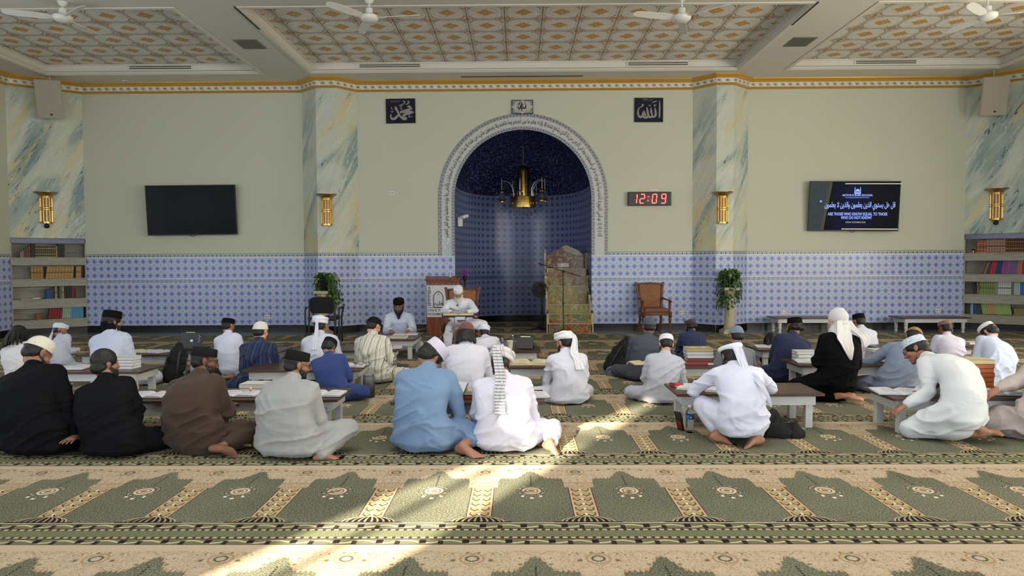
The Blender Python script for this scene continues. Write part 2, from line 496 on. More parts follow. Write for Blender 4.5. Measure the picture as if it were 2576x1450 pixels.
def mat_stone():
    m = Mat('travertine', .6); x, y, z = m.sep('POS')
    n = m.noise(m.comb(x * 2, y * 2, z * 26), 1.5, 4, .65, .4); n2 = m.noise(scale=60, detail=2)
    m.base(srgb(150, 148, 138)).over(n.smooth(.4, .7), srgb(176, 172, 158)).over((n > .64) * .6, srgb(116, 112, 102)).over((n2 > .6) * .35, srgb(100, 98, 92))
    return m.done()
M_STONE = mat_stone()

# ------------------------------------------------------------------ walls
def wall(name, pts, zs, mats, u0=0.0):
    """vertical wall through plan points, split at heights zs; one material per storey"""
    mb = MB(); mb.uv = []
    u = u0
    for (x0, y0), (x1, y1) in zip(pts[:-1], pts[1:]):
        L = math.hypot(x1 - x0, y1 - y0)
        for k in range(len(zs) - 1):
            mb.quad((x0, y0, zs[k]), (x1, y1, zs[k]), (x1, y1, zs[k + 1]), (x0, y0, zs[k + 1]), k)
            mb.uv += [(u, zs[k]), (u + L, zs[k]), (u + L, zs[k + 1]), (u, zs[k + 1])]
        u += L
    return struct(mb.build(name, mats, fix=False))
TP = [M_TILE, M_PAINT]; TM = [M_TILE, M_MARBLE]
Z2 = [.0, TILE_TOP, CEIL + .02]
PL = [(-XW, YB), (-XW, 14.0), (-9.17, YW), (-4.53, YW), (-4.13, 14.42), (-3.73, 14.42), (-3.37, YW),
      (3.65, YW), (4.04, 14.42), (4.39, 14.42), (4.80, YW), (9.33, YW), (XR, 14.0), (XR, YB)]
wall('wall_left', PL[0:2], Z2, TP, .03)
wall('wall_front_left', PL[2:4], Z2, TP, .05)
wall('wall_pilaster_left', PL[3:7], Z2, TM, .07)
wall('wall_pilaster_right', PL[7:11], Z2, TM, .02)
wall('wall_front_right', PL[10:12], Z2, TP, .0)
wall('wall_right', PL[12:14], Z2, TP, 0)
wall('wall_corner_left', PL[1:3], [1.98, CEIL + .02], [M_MARBLE], 5.0)
wall('wall_corner_right', PL[11:13], [1.98, CEIL + .02], [M_MARBLE], 8.3)
# back wall with two tall openings that let the sun in
def back_wall():
    mb = MB(); mb.uv = []
    xs = [-XW]; holes = SLITS
    def q(x0, x1, z0, z1):
        mb.quad((x0, YB, z0), (x1, YB, z0), (x1, YB, z1), (x0, YB, z1)); mb.uv += [(x0, z0), (x1, z0), (x1, z1), (x0, z1)]
    x = -XW
    for (a, b, z0, z1) in holes:
        q(x, a, 0, CEIL + .02); q(a, b, 0, z0); q(a, b, z1, CEIL + .02); x = b
    q(x, XR, 0, CEIL + .02)
    struct(mb.build('wall_back', M_PAINT, fix=False))
SLITS = [(-6.0, -5.1, 3.0, 4.9)]
def front_wall():
    mb = MB(); mb.uv = []
    def q(x0, x1, za0, za1, z1, mi):
        mb.quad((x0, YW, za0), (x1, YW, za1), (x1, YW, z1), (x0, YW, z1), mi)
        mb.uv += [(x0 + .02, za0), (x1 + .02, za1), (x1 + .02, z1), (x0 + .02, z1)]
    xl, xr = ARCH_CX - ARCH_A, ARCH_CX + ARCH_A
    for a, b in ((-3.37, xl), (xr, 3.65)):
        q(a, b, 0, 0, TILE_TOP, 0); q(a, b, TILE_TOP, TILE_TOP, CEIL + .02, 1)
    N = 48
    for i in range(N):
        a0 = PI - PI * i / N; a1 = PI - PI * (i + 1) / N
        q(ARCH_CX + ARCH_A * math.cos(a0), ARCH_CX + ARCH_A * math.cos(a1), ARCH_Z + ARCH_A * math.sin(a0), ARCH_Z + ARCH_A * math.sin(a1), CEIL + .02, 1)
    struct(mb.build('wall_front', [M_TILE, M_PAINT], fix=False))
front_wall(); back_wall()
# back wall continues as a thick reveal round the openings
def spow(c, p): return math.copysign(abs(c) ** p, c)
NB = 2.5
def niche():
    mb = MB(); mb.uv = []
    N = 72
    phi = [PI - PI * i / N for i in range(N + 1)]
    P = [(ARCH_CX + ARCH_A * spow(math.cos(a), .7), YW + NB * abs(math.sin(a)) ** .7) for a in phi]
    arc = [0]
    for i in range(N): arc.append(arc[-1] + math.hypot(P[i + 1][0] - P[i][0], P[i + 1][1] - P[i][1]))
    zt = 3.10
    levels = [(0.0, 1.0)] + [(ARCH_Z, 1.0)]
    for k in range(1, 25):
        th = PI / 2 * k / 24
        levels.append((ARCH_Z + ARCH_A * math.sin(th), max(math.cos(th), .004)))
    rows = []
    for z, s in levels:
        rows.append([(ARCH_CX + (x - ARCH_CX) * s, YW + (y - YW) * s, z) for x, y in P])
    n = N + 1
    for r, (z, s) in zip(rows, levels):
        mb.v += r; mb.uv += [(arc[j] + .01, z if z < 3.2 else 3.2 + (z - 3.2)) for j in range(n)]
    for i in range(len(levels) - 1):
        for j in range(N):
            mb.f.append((i * n + j, i * n + j + 1, (i + 1) * n + j + 1, (i + 1) * n + j))
            mb.m.append(0 if levels[i + 1][0] <= zt + .01 else 1)
    o = struct(mb.build('wall_niche', [M_NTILE, M_MOS], smooth=True, fix=False))
    # black base inside
    mb = MB(); mb.uv = []
    for z in (0, .148):
        mb.v += [(ARCH_CX + (x - ARCH_CX) * .992, YW + (y - YW) * .992, z) for x, y in P]; mb.uv += [(arc[j], z) for j in range(n)]
    for j in range(N): mb.f.append((j, j + 1, n + j + 1, n + j)); mb.m.append(0)
    struct(mb.build('baseboard_niche', M_BASE, fix=False))
niche()
# inscription band round the arch
def band():
    mb = MB(); mb.uv = []
    path = []
    zb = 1.59
    for k in range(9): path.append(((ARCH_CX, zb + (ARCH_Z - zb) * k / 8), (-1, 0)))
    for k in range(1, 65):
        a = PI - PI * k / 64; path.append(((ARCH_CX, ARCH_Z), (math.cos(a), math.sin(a))))
    for k in range(1, 9): path.append(((ARCH_CX, ARCH_Z - (ARCH_Z - zb) * k / 8), (1, 0)))
    s = 0; prev = None
    for (c, d) in path:
        p = (c[0] + d[0] * 1.6, c[1] + d[1] * 1.6)
        if prev: s += math.hypot(p[0] - prev[0], p[1] - prev[1])
        prev = p
        for r, y in ((ARCH_A - .004, YW + .01), (ARCH_A - .004, YW - .014), (ARCH_O, YW - .014), (ARCH_O, YW)):
            mb.v.append((c[0] + d[0] * r, y, c[1] + d[1] * r)); mb.uv.append((s, 0 if r < 1.6 else 1))
    for i in range(len(path) - 1):
        for j in range(3): mb.f.append((i * 4 + j, i * 4 + j + 1, (i + 1) * 4 + j + 1, (i + 1) * 4 + j)); mb.m.append(0)
    b = mb.build('trim_1', M_BAND, fix=False); struct(b)
    b['label'] = 'white inscription band with black calligraphy round the niche arch'
    # straight and curved path for the writing
    cu = bpy.data.curves.new('band_path', 'CURVE'); cu.dimensions = '3D'
    sp = cu.splines.new('POLY'); rad = ARCH_A + .115
    pts = []
    for k in range(30): pts.append((ARCH_CX - rad, 1.98 + (ARCH_Z - 1.98) * k / 30))
    for k in range(121):
        a = PI - PI * k / 120; pts.append((ARCH_CX + rad * math.cos(a), ARCH_Z + rad * math.sin(a)))
    for k in range(1, 31): pts.append((ARCH_CX + rad, ARCH_Z - (ARCH_Z - 1.98) * k / 30))
    sp.points.add(len(pts) - 1)
    for i, (x, z) in enumerate(pts): sp.points[i].co = (x, z, 0, 1)
    return b, cu, sum(math.hypot(pts[i + 1][0] - pts[i][0], pts[i + 1][1] - pts[i][1]) for i in range(len(pts) - 1))
BAND, BAND_CU, BAND_LEN = band()

# Arabic letters joined by hand: base letter -> isolated, final, initial, medial
AR = {'ا': (0xFE8D, 0xFE8E), 'أ': (0xFE83, 0xFE84), 'إ': (0xFE87, 0xFE88), 'آ': (0xFE81, 0xFE82), 'ب': (0xFE8F, 0xFE90, 0xFE91, 0xFE92), 'ت': (0xFE95, 0xFE96, 0xFE97, 0xFE98),
      'ث': (0xFE99, 0xFE9A, 0xFE9B, 0xFE9C), 'ج': (0xFE9D, 0xFE9E, 0xFE9F, 0xFEA0), 'ح': (0xFEA1, 0xFEA2, 0xFEA3, 0xFEA4), 'خ': (0xFEA5, 0xFEA6, 0xFEA7, 0xFEA8),
      'د': (0xFEA9, 0xFEAA), 'ذ': (0xFEAB, 0xFEAC), 'ر': (0xFEAD, 0xFEAE), 'ز': (0xFEAF, 0xFEB0), 'س': (0xFEB1, 0xFEB2, 0xFEB3, 0xFEB4), 'ش': (0xFEB5, 0xFEB6, 0xFEB7, 0xFEB8),
      'ص': (0xFEB9, 0xFEBA, 0xFEBB, 0xFEBC), 'ض': (0xFEBD, 0xFEBE, 0xFEBF, 0xFEC0), 'ط': (0xFEC1, 0xFEC2, 0xFEC3, 0xFEC4), 'ظ': (0xFEC5, 0xFEC6, 0xFEC7, 0xFEC8),
      'ع': (0xFEC9, 0xFECA, 0xFECB, 0xFECC), 'غ': (0xFECD, 0xFECE, 0xFECF, 0xFED0), 'ف': (0xFED1, 0xFED2, 0xFED3, 0xFED4), 'ق': (0xFED5, 0xFED6, 0xFED7, 0xFED8),
      'ك': (0xFED9, 0xFEDA, 0xFEDB, 0xFEDC), 'ل': (0xFEDD, 0xFEDE, 0xFEDF, 0xFEE0), 'م': (0xFEE1, 0xFEE2, 0xFEE3, 0xFEE4), 'ن': (0xFEE5, 0xFEE6, 0xFEE7, 0xFEE8),
      'ه': (0xFEE9, 0xFEEA, 0xFEEB, 0xFEEC), 'و': (0xFEED, 0xFEEE), 'ي': (0xFEF1, 0xFEF2, 0xFEF3, 0xFEF4), 'ى': (0xFEEF, 0xFEF0), 'ة': (0xFE93, 0xFE94), 'ء': (0xFE80,), 'ؤ': (0xFE85, 0xFE86), 'ئ': (0xFE89, 0xFE8A, 0xFE8B, 0xFE8C)}
def shape(txt):
    out = []
    for word in txt.split(' '):
        word = word.replace('لا', '\x01'); r = []
        for i, ch in enumerate(word):
            joins_prev = i > 0 and (word[i - 1] in AR and len(AR[word[i - 1]]) == 4)
            if ch == '\x01': r.append(chr(0xFEFC if joins_prev else 0xFEFB)); continue
            if ch not in AR: r.append(ch); continue
            f = AR[ch]; nxt = i + 1 < len(word) and (word[i + 1] == '\x01' or (word[i + 1] in AR and len(AR[word[i + 1]]) > 1))
            if len(f) == 4: k = (3 if nxt else 1) if joins_prev else (2 if nxt else 0)
            else: k = 1 if joins_prev and len(f) > 1 else 0
            r.append(chr(f[k]))
        out.append(''.join(reversed(r)))
    return ' '.join(reversed(out))
VL = bpy.context.view_layer
def text_mesh(body, size=1.0, follow=None, bold=0.0, extrude=0.0, align='CENTER', spacing=1.0, depth_res=2):
    c = bpy.data.curves.new('t', 'FONT'); c.body = body; c.size = size; c.align_x = align
    c.offset = bold; c.extrude = extrude; c.space_character = spacing; c.resolution_u = depth_res
    o = bpy.data.objects.new('t', c); C.objects.link(o)
    if follow is not None: c.follow_curve = follow
    VL.update()
    me = bpy.data.meshes.new_from_object(o.evaluated_get(bpy.context.evaluated_depsgraph_get()))
    dims = o.dimensions.copy()
    bpy.data.objects.remove(o); bpy.data.curves.remove(c)
    return me, dims
def text(name, body, mat, loc, size, rot=(PI / 2, 0, 0), parent=None, width=None, **k):
    me, d = text_mesh(body, size, **k)
    if width: me.transform(Matrix.Diagonal((width / max(d.x, 1e-4), 1, 1, 1)))
    o = link(name, me, mat, parent); o.location = loc; o.rotation_euler = rot
    return o
M_INK = plain('black_ink', srgb(26, 27, 34), .5, var=.02)
def inscription():
    s = 'الله لا إله إلا هو الحي القيوم لا تأخذه سنة ولا نوم له ما في السماوات وما في الأرض من ذا الذي يشفع عنده إلا بإذنه يعلم ما بين أيديهم وما خلفهم ولا يحيطون بشيء من علمه إلا بما شاء وسع كرسيه السماوات والأرض ولا يؤوده حفظهما وهو العلي العظيم'
    me, d = text_mesh(shape(s), 1.0, align='LEFT', bold=.013)
    co = np.empty(len(me.vertices) * 3); me.vertices.foreach_get('co', co); co = co.reshape(-1, 3)
    x = (co[:, 0] - co[:, 0].min()) / (co[:, 0].max() - co[:, 0].min()) * BAND_LEN; y = (co[:, 1] - co[:, 1].min()) / (co[:, 1].max() - co[:, 1].min())
    r = ARCH_A + .085 + y * .175; Ls = ARCH_Z - 1.98; La = PI * (ARCH_A + .115)
    a = PI - (x - Ls) / La * PI
    X_ = np.where(x < Ls, ARCH_CX - r, np.where(x > Ls + La, ARCH_CX + r, ARCH_CX + r * np.cos(a)))
    Z_ = np.where(x < Ls, 1.98 + x, np.where(x > Ls + La, ARCH_Z - (x - Ls - La), ARCH_Z + r * np.sin(a)))
    out = np.stack([X_, np.full_like(X_, YW - .0165), Z_], 1)
    me.vertices.foreach_set('co', out.ravel()); me.update()
    link('calligraphy', me, M_INK, BAND)
inscription()

# baseboards
def baseb(name, pts):
    mb = MB(); mb.uv = []; u = 0
    for (x0, y0), (x1, y1) in zip(pts[:-1], pts[1:]):
        L = math.hypot(x1 - x0, y1 - y0); nx, ny = (y1 - y0) / L * .014, -(x1 - x0) / L * .014
        for a, b in (((nx, ny), (nx, ny)),):
            mb.quad((x0 + nx, y0 + ny, 0), (x1 + nx, y1 + ny, 0), (x1 + nx, y1 + ny, .148), (x0 + nx, y0 + ny, .148))
            mb.quad((x0 + nx, y0 + ny, .148), (x1 + nx, y1 + ny, .148), (x1, y1, .148), (x0, y0, .148))
            mb.uv += [(u, 0), (u + L, 0), (u + L, .148), (u, .148)] * 2
        u += L
    struct(mb.build(name, M_BASE, fix=False))
baseb('baseboard_left', PL[0:2]); baseb('baseboard_front_left', [(-10.2, 14.0)] + PL[2:7] + [(ARCH_CX - ARCH_A, YW)])
baseb('baseboard_front_right', [(ARCH_CX + ARCH_A, YW)] + PL[7:12] + [(XR, 14.0)]); baseb('baseboard_right', PL[12:14])
# cornice
def cornice():
    pts = [Vector((x, y)) for x, y in PL]
    def off(d):
        out = []
        for i, p in enumerate(pts):
            ns = []
            for a, b in ((i - 1, i), (i, i + 1)):
                if 0 <= a and b < len(pts):
                    t = (pts[b] - pts[a]).normalized(); ns.append(Vector((t.y, -t.x)))
            n = sum(ns, Vector((0, 0))).normalized()
            out.append(p + n * d / max(n.dot(ns[0]), .3))
        return out
    prof = [(.0, 5.03), (.05, 5.03), (.062, 5.045), (.05, 5.06), (.045, 5.072), (.055, 5.165), (.085, 5.168), (.10, 5.19), (.15, 5.215), (.16, 5.236)]
    mats = [1, 1, 1, 1, 0, 1, 1, 1, 1]
    mb = MB(); mb.uv = []
    us = [0]
    for i in range(len(pts) - 1): us.append(us[-1] + (pts[i + 1] - pts[i]).length)
    for k in range(len(prof) - 1):
        (d0, z0), (d1, z1) = prof[k], prof[k + 1]; A = off(d0); B = off(d1)
        for i in range(len(pts) - 1):
            mb.quad((A[i].x, A[i].y, z0), (A[i + 1].x, A[i + 1].y, z0), (B[i + 1].x, B[i + 1].y, z1), (B[i].x, B[i].y, z1), mats[k])
            mb.uv += [(us[i], z0), (us[i + 1], z0), (us[i + 1], z1), (us[i], z1)]
    struct(mb.build('trim_2', [M_LEAF, M_GOLD], fix=False))
cornice()
# floor
mb = MB(); mb.quad((-XW - .1, YB, 0), (XR + .1, YB, 0), (XR + .1, 14.05, 0), (-XW - .1, 14.05, 0))
mb.quad((-1.38, 14.05, 0), (1.58, 14.05, 0), (1.58, 17.4, 0), (-1.38, 17.4, 0))
struct(mb.build('floor', M_CARPET, fix=False))
mb = MB()
mb.quad((-XW - .1, 14.05, 0), (-1.38, 14.05, 0), (-1.38, YW + .05, 0), (-XW - .1, YW + .05, 0))
mb.quad((1.58, 14.05, 0), (XR + .1, 14.05, 0), (XR + .1, YW + .05, 0), (1.58, YW + .05, 0))
struct(mb.build('floor_border', M_GREYFLOOR, fix=False))
# ceiling with three trays and the dome opening
TR = [(-9.4, -5.13), (-4.12, 4.35), (5.34, 9.5)]
TY0, TY1 = 10.50, 14.05
DOME = (-3.6, 3.8, .8, 7.6)
def ceiling():
    mb = MB()
    xs = [-XW - .1, -9.4, -5.13, -4.12, -3.6, 3.8, 4.35, 5.34, 9.5, XR + .1]; ys = [YB - .1, DOME[2], DOME[3], TY0, TY1, YW + .1]
    for i in range(len(xs) - 1):
        for j in range(len(ys) - 1):
            cx, cy = (xs[i] + xs[i + 1]) / 2, (ys[j] + ys[j + 1]) / 2
            if TY0 < cy < TY1 and any(a < cx < b for a, b in TR): continue
            if DOME[0] < cx < DOME[1] and DOME[2] < cy < DOME[3]: continue
            mb.quad((xs[i], ys[j], CEIL), (xs[i], ys[j + 1], CEIL), (xs[i + 1], ys[j + 1], CEIL), (xs[i + 1], ys[j], CEIL))
    struct(mb.build('ceiling', M_CEIL, fix=False))
    # dome drum above the middle of the hall
    mb = MB(); x0, x1, y0, y1 = DOME; h = 8.0
    for a, b in (((x0, y0), (x1, y0)), ((x1, y0), (x1, y1)), ((x1, y1), (x0, y1)), ((x0, y1), (x0, y0))):
        mb.quad((*a, CEIL), (*b, CEIL), (*b, h), (*a, h))
    mb.quad((x0, y0, h), (x1, y0, h), (x1, y1, h), (x0, y1, h))
    struct(mb.build('ceiling_dome', M_CEIL, fix=False))
    for k, (a, b) in enumerate(TR):
        mb = MB(); mb.uv = []
        T = .61; zt = CEIL + .19
        # panel pitch is fixed from the front edge; columns line up on the tray centre
        ox = {0: -9.4 + .1, 1: .096 - .305 - 7 * .61, 2: 5.34 + .45}[k]
        mb.quad((a, TY0, zt), (a, TY1, zt), (b, TY1, zt), (b, TY0, zt))
        mb.uv += [((x - ox) / T, (TY1 - y) / T) for x, y in ((a, TY0), (a, TY1), (b, TY1), (b, TY0))]
        struct(mb.build('ceiling_panels', M_CT, fix=False))
        mb = MB()
        P = [(a, TY0), (b, TY0), (b, TY1), (a, TY1)]
        c = ((a + b) / 2, (TY0 + TY1) / 2)
        def inset(d): return [(x + (d if x < c[0] else -d), y + (d if y < c[1] else -d)) for x, y in P]
        prof = [(-.07, CEIL), (-.07, CEIL - .012), (-.0, CEIL - .012), (.045, CEIL + .02), (.05, CEIL + .035), (0.01, CEIL + .06), (.0, CEIL + .07), (.0, zt - .02), (.03, zt - .02), (.03, zt)]
        for q in range(len(prof) - 1):
            A = inset(prof[q][0]); B = inset(prof[q + 1][0])
            for i in range(4):
                j = (i + 1) % 4
                mb.quad((*A[i], prof[q][1]), (*A[j], prof[q][1]), (*B[j], prof[q + 1][1]), (*B[i], prof[q + 1][1]))
        struct(mb.build('trim_%d' % (3 + k), M_TRIM, fix=False))
ceiling()
# windows in the side and back walls (behind and beside the camera)
M_FRAME = plain('window_frame_paint', srgb(220, 218, 210), .5, var=.03)
M_PANE = glass('window_glass', (.85, .92, 1), .3)
wi = 0
def window(c, wd, ht, ax):
    global wi
    wi += 1
    mb = MB(); t = .08
    def bx(u0, v0, du, dv):
        mb.box((c[0] + (u0 if ax == 'x' else 0), c[1] + (u0 if ax == 'y' else 0), c[2] + v0), (du if ax == 'x' else t, du if ax == 'y' else t, dv))
    for s in (-1, 1): bx(s * (wd / 2 + .04), 0, .08, ht + .16); bx(0, s * (ht / 2 + .04), wd, .08)
    bx(0, 0, .04, ht); bx(0, ht * .2, wd, .04)
    struct(mb.build('window_%d' % wi, M_FRAME))
for x in (-7.6, -4.4 + .0, 4.4, 7.6):
    if abs(x + 4.4) > .1: window((x, YB + .02, 2.0), 1.7, 2.9, 'x')
for y in (-2.0, 1.5, 5.0, 8.5):
    window((-XW + .02, y, 2.2), 1.8, 2.4, 'y'); window((XR - .02, y, 2.2), 1.8, 2.4, 'y')
for a, b, z0, z1 in SLITS: window(((a + b) / 2, YB, (z0 + z1) / 2), b - a, z1 - z0, 'x')

# unseen mask added in the back window, cut to shape the sun shaft
M_SUNMASK = plain('curtain', srgb(150, 140, 120), .9, var=.05)
mb = MB()
Lf = [(3.0, -5.92), (3.90, -5.86), (4.12, -5.66), (4.20, -5.42), (4.27, -5.40), (4.34, -5.64), (4.54, -5.64), (4.64, -5.40), (4.9, -5.36)]
for (za, xa), (zb, xb) in zip(Lf[:-1], Lf[1:]): mb.add([(-6.1, YB - .03, za), (xa, YB - .03, za), (xb, YB - .03, zb), (-6.1, YB - .03, zb)], [(0, 1, 2, 3)])
Rt_ = [(3.0, -5.14), (4.2, -5.18), (4.9, -5.18)]
for (za, xa), (zb, xb) in zip(Rt_[:-1], Rt_[1:]): mb.add([(xa, YB - .03, za), (-5.0, YB - .03, za), (-5.0, YB - .03, zb), (xb, YB - .03, zb)], [(0, 1, 2, 3)])
struct(mb.build('window_curtain', M_SUNMASK, fix=False))
# ------------------------------------------------------------------ people
def _hash(i):
    i = (i.astype(np.int64) * 374761393) & 0xffffffff
    i = ((i ^ (i >> 13)) * 1274126177) & 0xffffffff
    return ((i ^ (i >> 16)) & 0xffffff) / float(0xffffff)
def vnoise(P):
    I = np.floor(P).astype(np.int64); Fr = P - I; Fr = Fr * Fr * (3 - 2 * Fr); out = 0
    for dx in (0, 1):
        for dy in (0, 1):
            for dz in (0, 1):
                h = _hash((I[:, 0] + dx) + (I[:, 1] + dy) * 57 + (I[:, 2] + dz) * 113)
                wgt = (Fr[:, 0] if dx else 1 - Fr[:, 0]) * (Fr[:, 1] if dy else 1 - Fr[:, 1]) * (Fr[:, 2] if dz else 1 - Fr[:, 2])
                out = out + h * wgt
    return out
def remesh(mb, voxel, smooth=4, fac=.5):
    me = mb.mesh('tmp')
    b = bmesh.new(); b.from_mesh(me); bmesh.ops.recalc_face_normals(b, faces=b.faces)
    bmesh.ops.triangulate(b, faces=[f for f in b.faces if len(f.verts) > 4]); b.to_mesh(me); b.free()
    o = bpy.data.objects.new('tmp', me); C.objects.link(o)
    r = o.modifiers.new('r', 'REMESH'); r.mode = 'VOXEL'; r.voxel_size = voxel; r.adaptivity = 0
    if smooth:
        s = o.modifiers.new('s', 'SMOOTH'); s.factor = fac; s.iterations = smooth
    VL.update()
    out = bpy.data.meshes.new_from_object(o.evaluated_get(bpy.context.evaluated_depsgraph_get()))
    bpy.data.objects.remove(o); bpy.data.meshes.remove(me); out.materials.clear()
    return out
def arr(me):
    a = np.empty(len(me.vertices) * 3); me.vertices.foreach_get('co', a)
    n = np.empty(len(me.vertices) * 3); me.vertices.foreach_get('normal', n)
    return a.reshape(-1, 3), n.reshape(-1, 3)
def put(me, P):
    me.vertices.foreach_set('co', P.ravel()); me.update()
def folds(me, seed, amp=.010, zmin=.003, rnd=None):
    """cloth folds: ridged warped noise, denser round the waist and elbows, hung diagonally"""
    P, N = arr(me); s = seed * 7.31
    W = np.stack([vnoise(P * 3.1 + s), vnoise(P * 3.1 + s + 11), vnoise(P * 3.1 + s + 23)], 1) - .5
    Q = P + W * .28
    Q1 = np.stack([Q[:, 0] * 3.0 + Q[:, 2] * 3.0, Q[:, 1] * 3.5, Q[:, 2] * 12 - Q[:, 0] * 6.0], 1) + s
    Q2 = np.stack([Q[:, 0] * 15 - Q[:, 2] * 4, Q[:, 1] * 9, Q[:, 2] * 5.0], 1) + s + 40
    Q3 = np.stack([Q[:, 0] * 5 - Q[:, 2] * 4, Q[:, 1] * 5, Q[:, 2] * 20 + Q[:, 0] * 9.0], 1) + s + 70
    r3 = 1 - np.abs(2 * vnoise(Q3) - 1); m3 = np.clip(vnoise(P * 4.5 + s + 5) * 2.6 - 1.0, 0, 1)
    r1 = 1 - np.abs(2 * vnoise(Q1) - 1); r2 = 1 - np.abs(2 * vnoise(Q2) - 1)
    mask = vnoise(P * 3.6 + s + 77)
    zl = np.clip(1 - np.abs(P[:, 2] - .22) / .30, .12, 1)
    d = (r1 ** 4 - .25) * amp * 2.0 * (.2 + mask) * (.45 + zl) + (r2 ** 4 - .2) * amp * 1.3 * zl * mask + (r3 ** 3 - .3) * amp * .9 * m3
    P = P + N * d[:, None]
    P[:, 2] = np.maximum(P[:, 2], zmin)
    put(me, P)
def ik(a, b, l1, l2, pole):
    """middle joint of a two-bone chain"""
    d = b - a; L = d.length
    if L > (l1 + l2) * .995: b = a + d * ((l1 + l2) * .995 / L); d = b - a; L = d.length
    x = (l1 * l1 - l2 * l2 + L * L) / (2 * L); h = math.sqrt(max(l1 * l1 - x * x, 0))
    u = d.normalized(); p = (pole - u * pole.dot(u)).normalized()
    return a + u * x + p * h, b
def hand(mb, w, dirv, up, side, curl=.35, s=1.0, spread=.10):
    """w wrist, dirv fingers point, up back of the hand; side +1 right hand (thumb towards -x of the hand frame)"""
    f = dirv.normalized(); u = (up - f * up.dot(f)).normalized(); r = f.cross(u)
    M = Matrix((r, f, u)).transposed()
    def T(x, y, z): return w + M @ Vector((x * side, y, z)) * s
    # palm, thinner at the heel
    rs = []
    for y, hw, ht in ((-.01, .026, .020), (.02, .034, .020), (.055, .041, .017), (.085, .042, .014), (.095, .038, .010)):
        rs.append([T(hw * math.cos(a), y, ht * math.sin(a)) for a in [2 * PI * k / 12 for k in range(12)]])
    mb.rings(rs)
    for k, (x, L, sp) in enumerate(((-.032, .070, -1.2), (-.011, .080, -.3), (.011, .075, .5), (.031, .060, 1.5))):
        p = T(x, .088, 0); a0 = curl * .6; d = Vector((sp * spread * 1.2, 1, 0)).normalized()
        ln = (L * .46, L * .31, L * .25); q = p; ang = 0
        for j in range(3):
            ang -= curl * (1.1 if j else .6)
            dd = Vector((d.x * math.cos(ang), d.y * math.cos(ang), math.sin(ang)))
            n = q + M @ Vector((dd.x * side, dd.y, dd.z)) * ln[j] * s
            mb.cap(q, (.0088 - j * .0008) * s, n, (.0080 - j * .0008) * s, 8); q = n
    q = T(-.030, .018, -.004); ang = 0
    for j, L in enumerate((.042, .032, .026)):
        d = Vector((-.75 + j * .28, .72, -.28 - curl * .3))
        n = q + M @ Vector((d.x * side, d.y, d.z)).normalized() * L * s
        mb.cap(q, (.0125 - j * .0018) * s, n, (.0105 - j * .0014) * s, 8); q = n
def foot(mb, ankle, toe, up, s=1.0, side=1):
    """up: direction of the instep"""
    f = (toe - ankle).normalized(); u = (up - f * up.dot(f)).normalized(); r = f.cross(u)
    M = Matrix((r, f, u)).transposed()
    def T(x, y, z): return ankle + M @ Vector((x * side, y, z)) * s
    rs = []
    for y, hw, zt, zb, xo in ((-.070, .012, -.030, -.050, 0), (-.062, .026, -.010, -.066, 0), (-.035, .033, .012, -.072, 0), (0, .034, .030, -.070, .002), (.045, .034, .018, -.058, .004), (.085, .040, -.006, -.060, .002), (.120, .045, -.024, -.068, 0), (.145, .043, -.034, -.066, -.002), (.158, .036, -.044, -.062, -.003)):
        rs.append([T(xo + hw * math.cos(a), y, (zt + zb) / 2 + (zt - zb) / 2 * math.sin(a)) for a in [2 * PI * k / 14 for k in range(14)]])
    mb.rings(rs)
    for x, y, rr, L in ((-.030, .158, .0135, .030), (-.009, .160, .0095, .030), (.008, .156, .0088, .026), (.022, .150, .0082, .022), (.034, .142, .0078, .018)):
        mb.cap(T(x, y - .01, -.054), rr * s, T(x, y + L - .006, -.057), rr * .92 * s, 8)
def head_mesh(mb, H, s, old=False):
    """H: matrix (origin at the middle of the skull, +y forward)"""
    def P(x, y, z): return H @ Vector((x * s, y * s, z * s))
    rot = H.to_3x3()
    def e(c, r, seg=18, n=12): mb.ell(P(*c), [q * s for q in r], rot, seg, n)
    def k(a, ra, b, rb): mb.cap(P(*a), ra * s, P(*b), rb * s, 10)
    e((0, -.012, .018), (.077, .096, .086)); e((0, .022, -.035), (.063, .068, .080)); e((0, .030, -.070), (.048, .056, .048))
    k((-.028, .062, -.098), .016, (.028, .062, -.098), .016); e((0, .076, -.100), (.022, .018, .018))
    k((-.034, .078, .020), .011, (.034, .078, .020), .011)
    k((0, .088, .012), .008, (0, .110, -.028), .011); k((-.012, .098, -.034), .0085, (.012, .098, -.034), .0085)
    for q in (-1, 1):
        e((q * .042, .062, -.030), (.022, .024, .022)); k((q * .058, .02, -.07), .020, (q * .03, .06, -.09), .018)
        e((q * .080, -.008, -.012), (.009, .019, .031)); e((q * .085, -.018, -.006), (.008, .012, .026)); e((q * .079, .002, -.036), (.007, .010, .010))
        e((q * .030, .078, .003), (.013, .010, .008))
    k((-.020, .090, -.062), .0065, (.020, .090, -.062), .0065); k((-.016, .088, -.074), .007, (.016, .088, -.074), .007)

# everything on a person is in their own frame: origin on the floor under the pelvis, +y the way they face

def sheet(P, hd, side, width, thick=.006, nx=5):
    """hanging strip of cloth through points P with side vector"""
    mb = MB(); rs = []
    for i, p in enumerate(P):
        w_ = width[i] if isinstance(width, (list, tuple)) else width
        t = (Vector(P[min(i + 1, len(P) - 1)]) - Vector(P[max(i - 1, 0)])).normalized(); sd = Vector(side); n = sd.cross(t).normalized()
        r = []
        for j in range(nx): a = -1 + 2 * j / (nx - 1); r.append(Vector(p) + sd * a * w_ + n * (thick + .006 * math.sin(j * 2.4 + i * .5)))
        for j in range(nx): a = 1 - 2 * j / (nx - 1); r.append(Vector(p) + sd * a * w_ + n * (-thick + .006 * math.sin((nx - 1 - j) * 2.4 + i * .5)))
        rs.append(r)
    mb.rings(rs); return mb

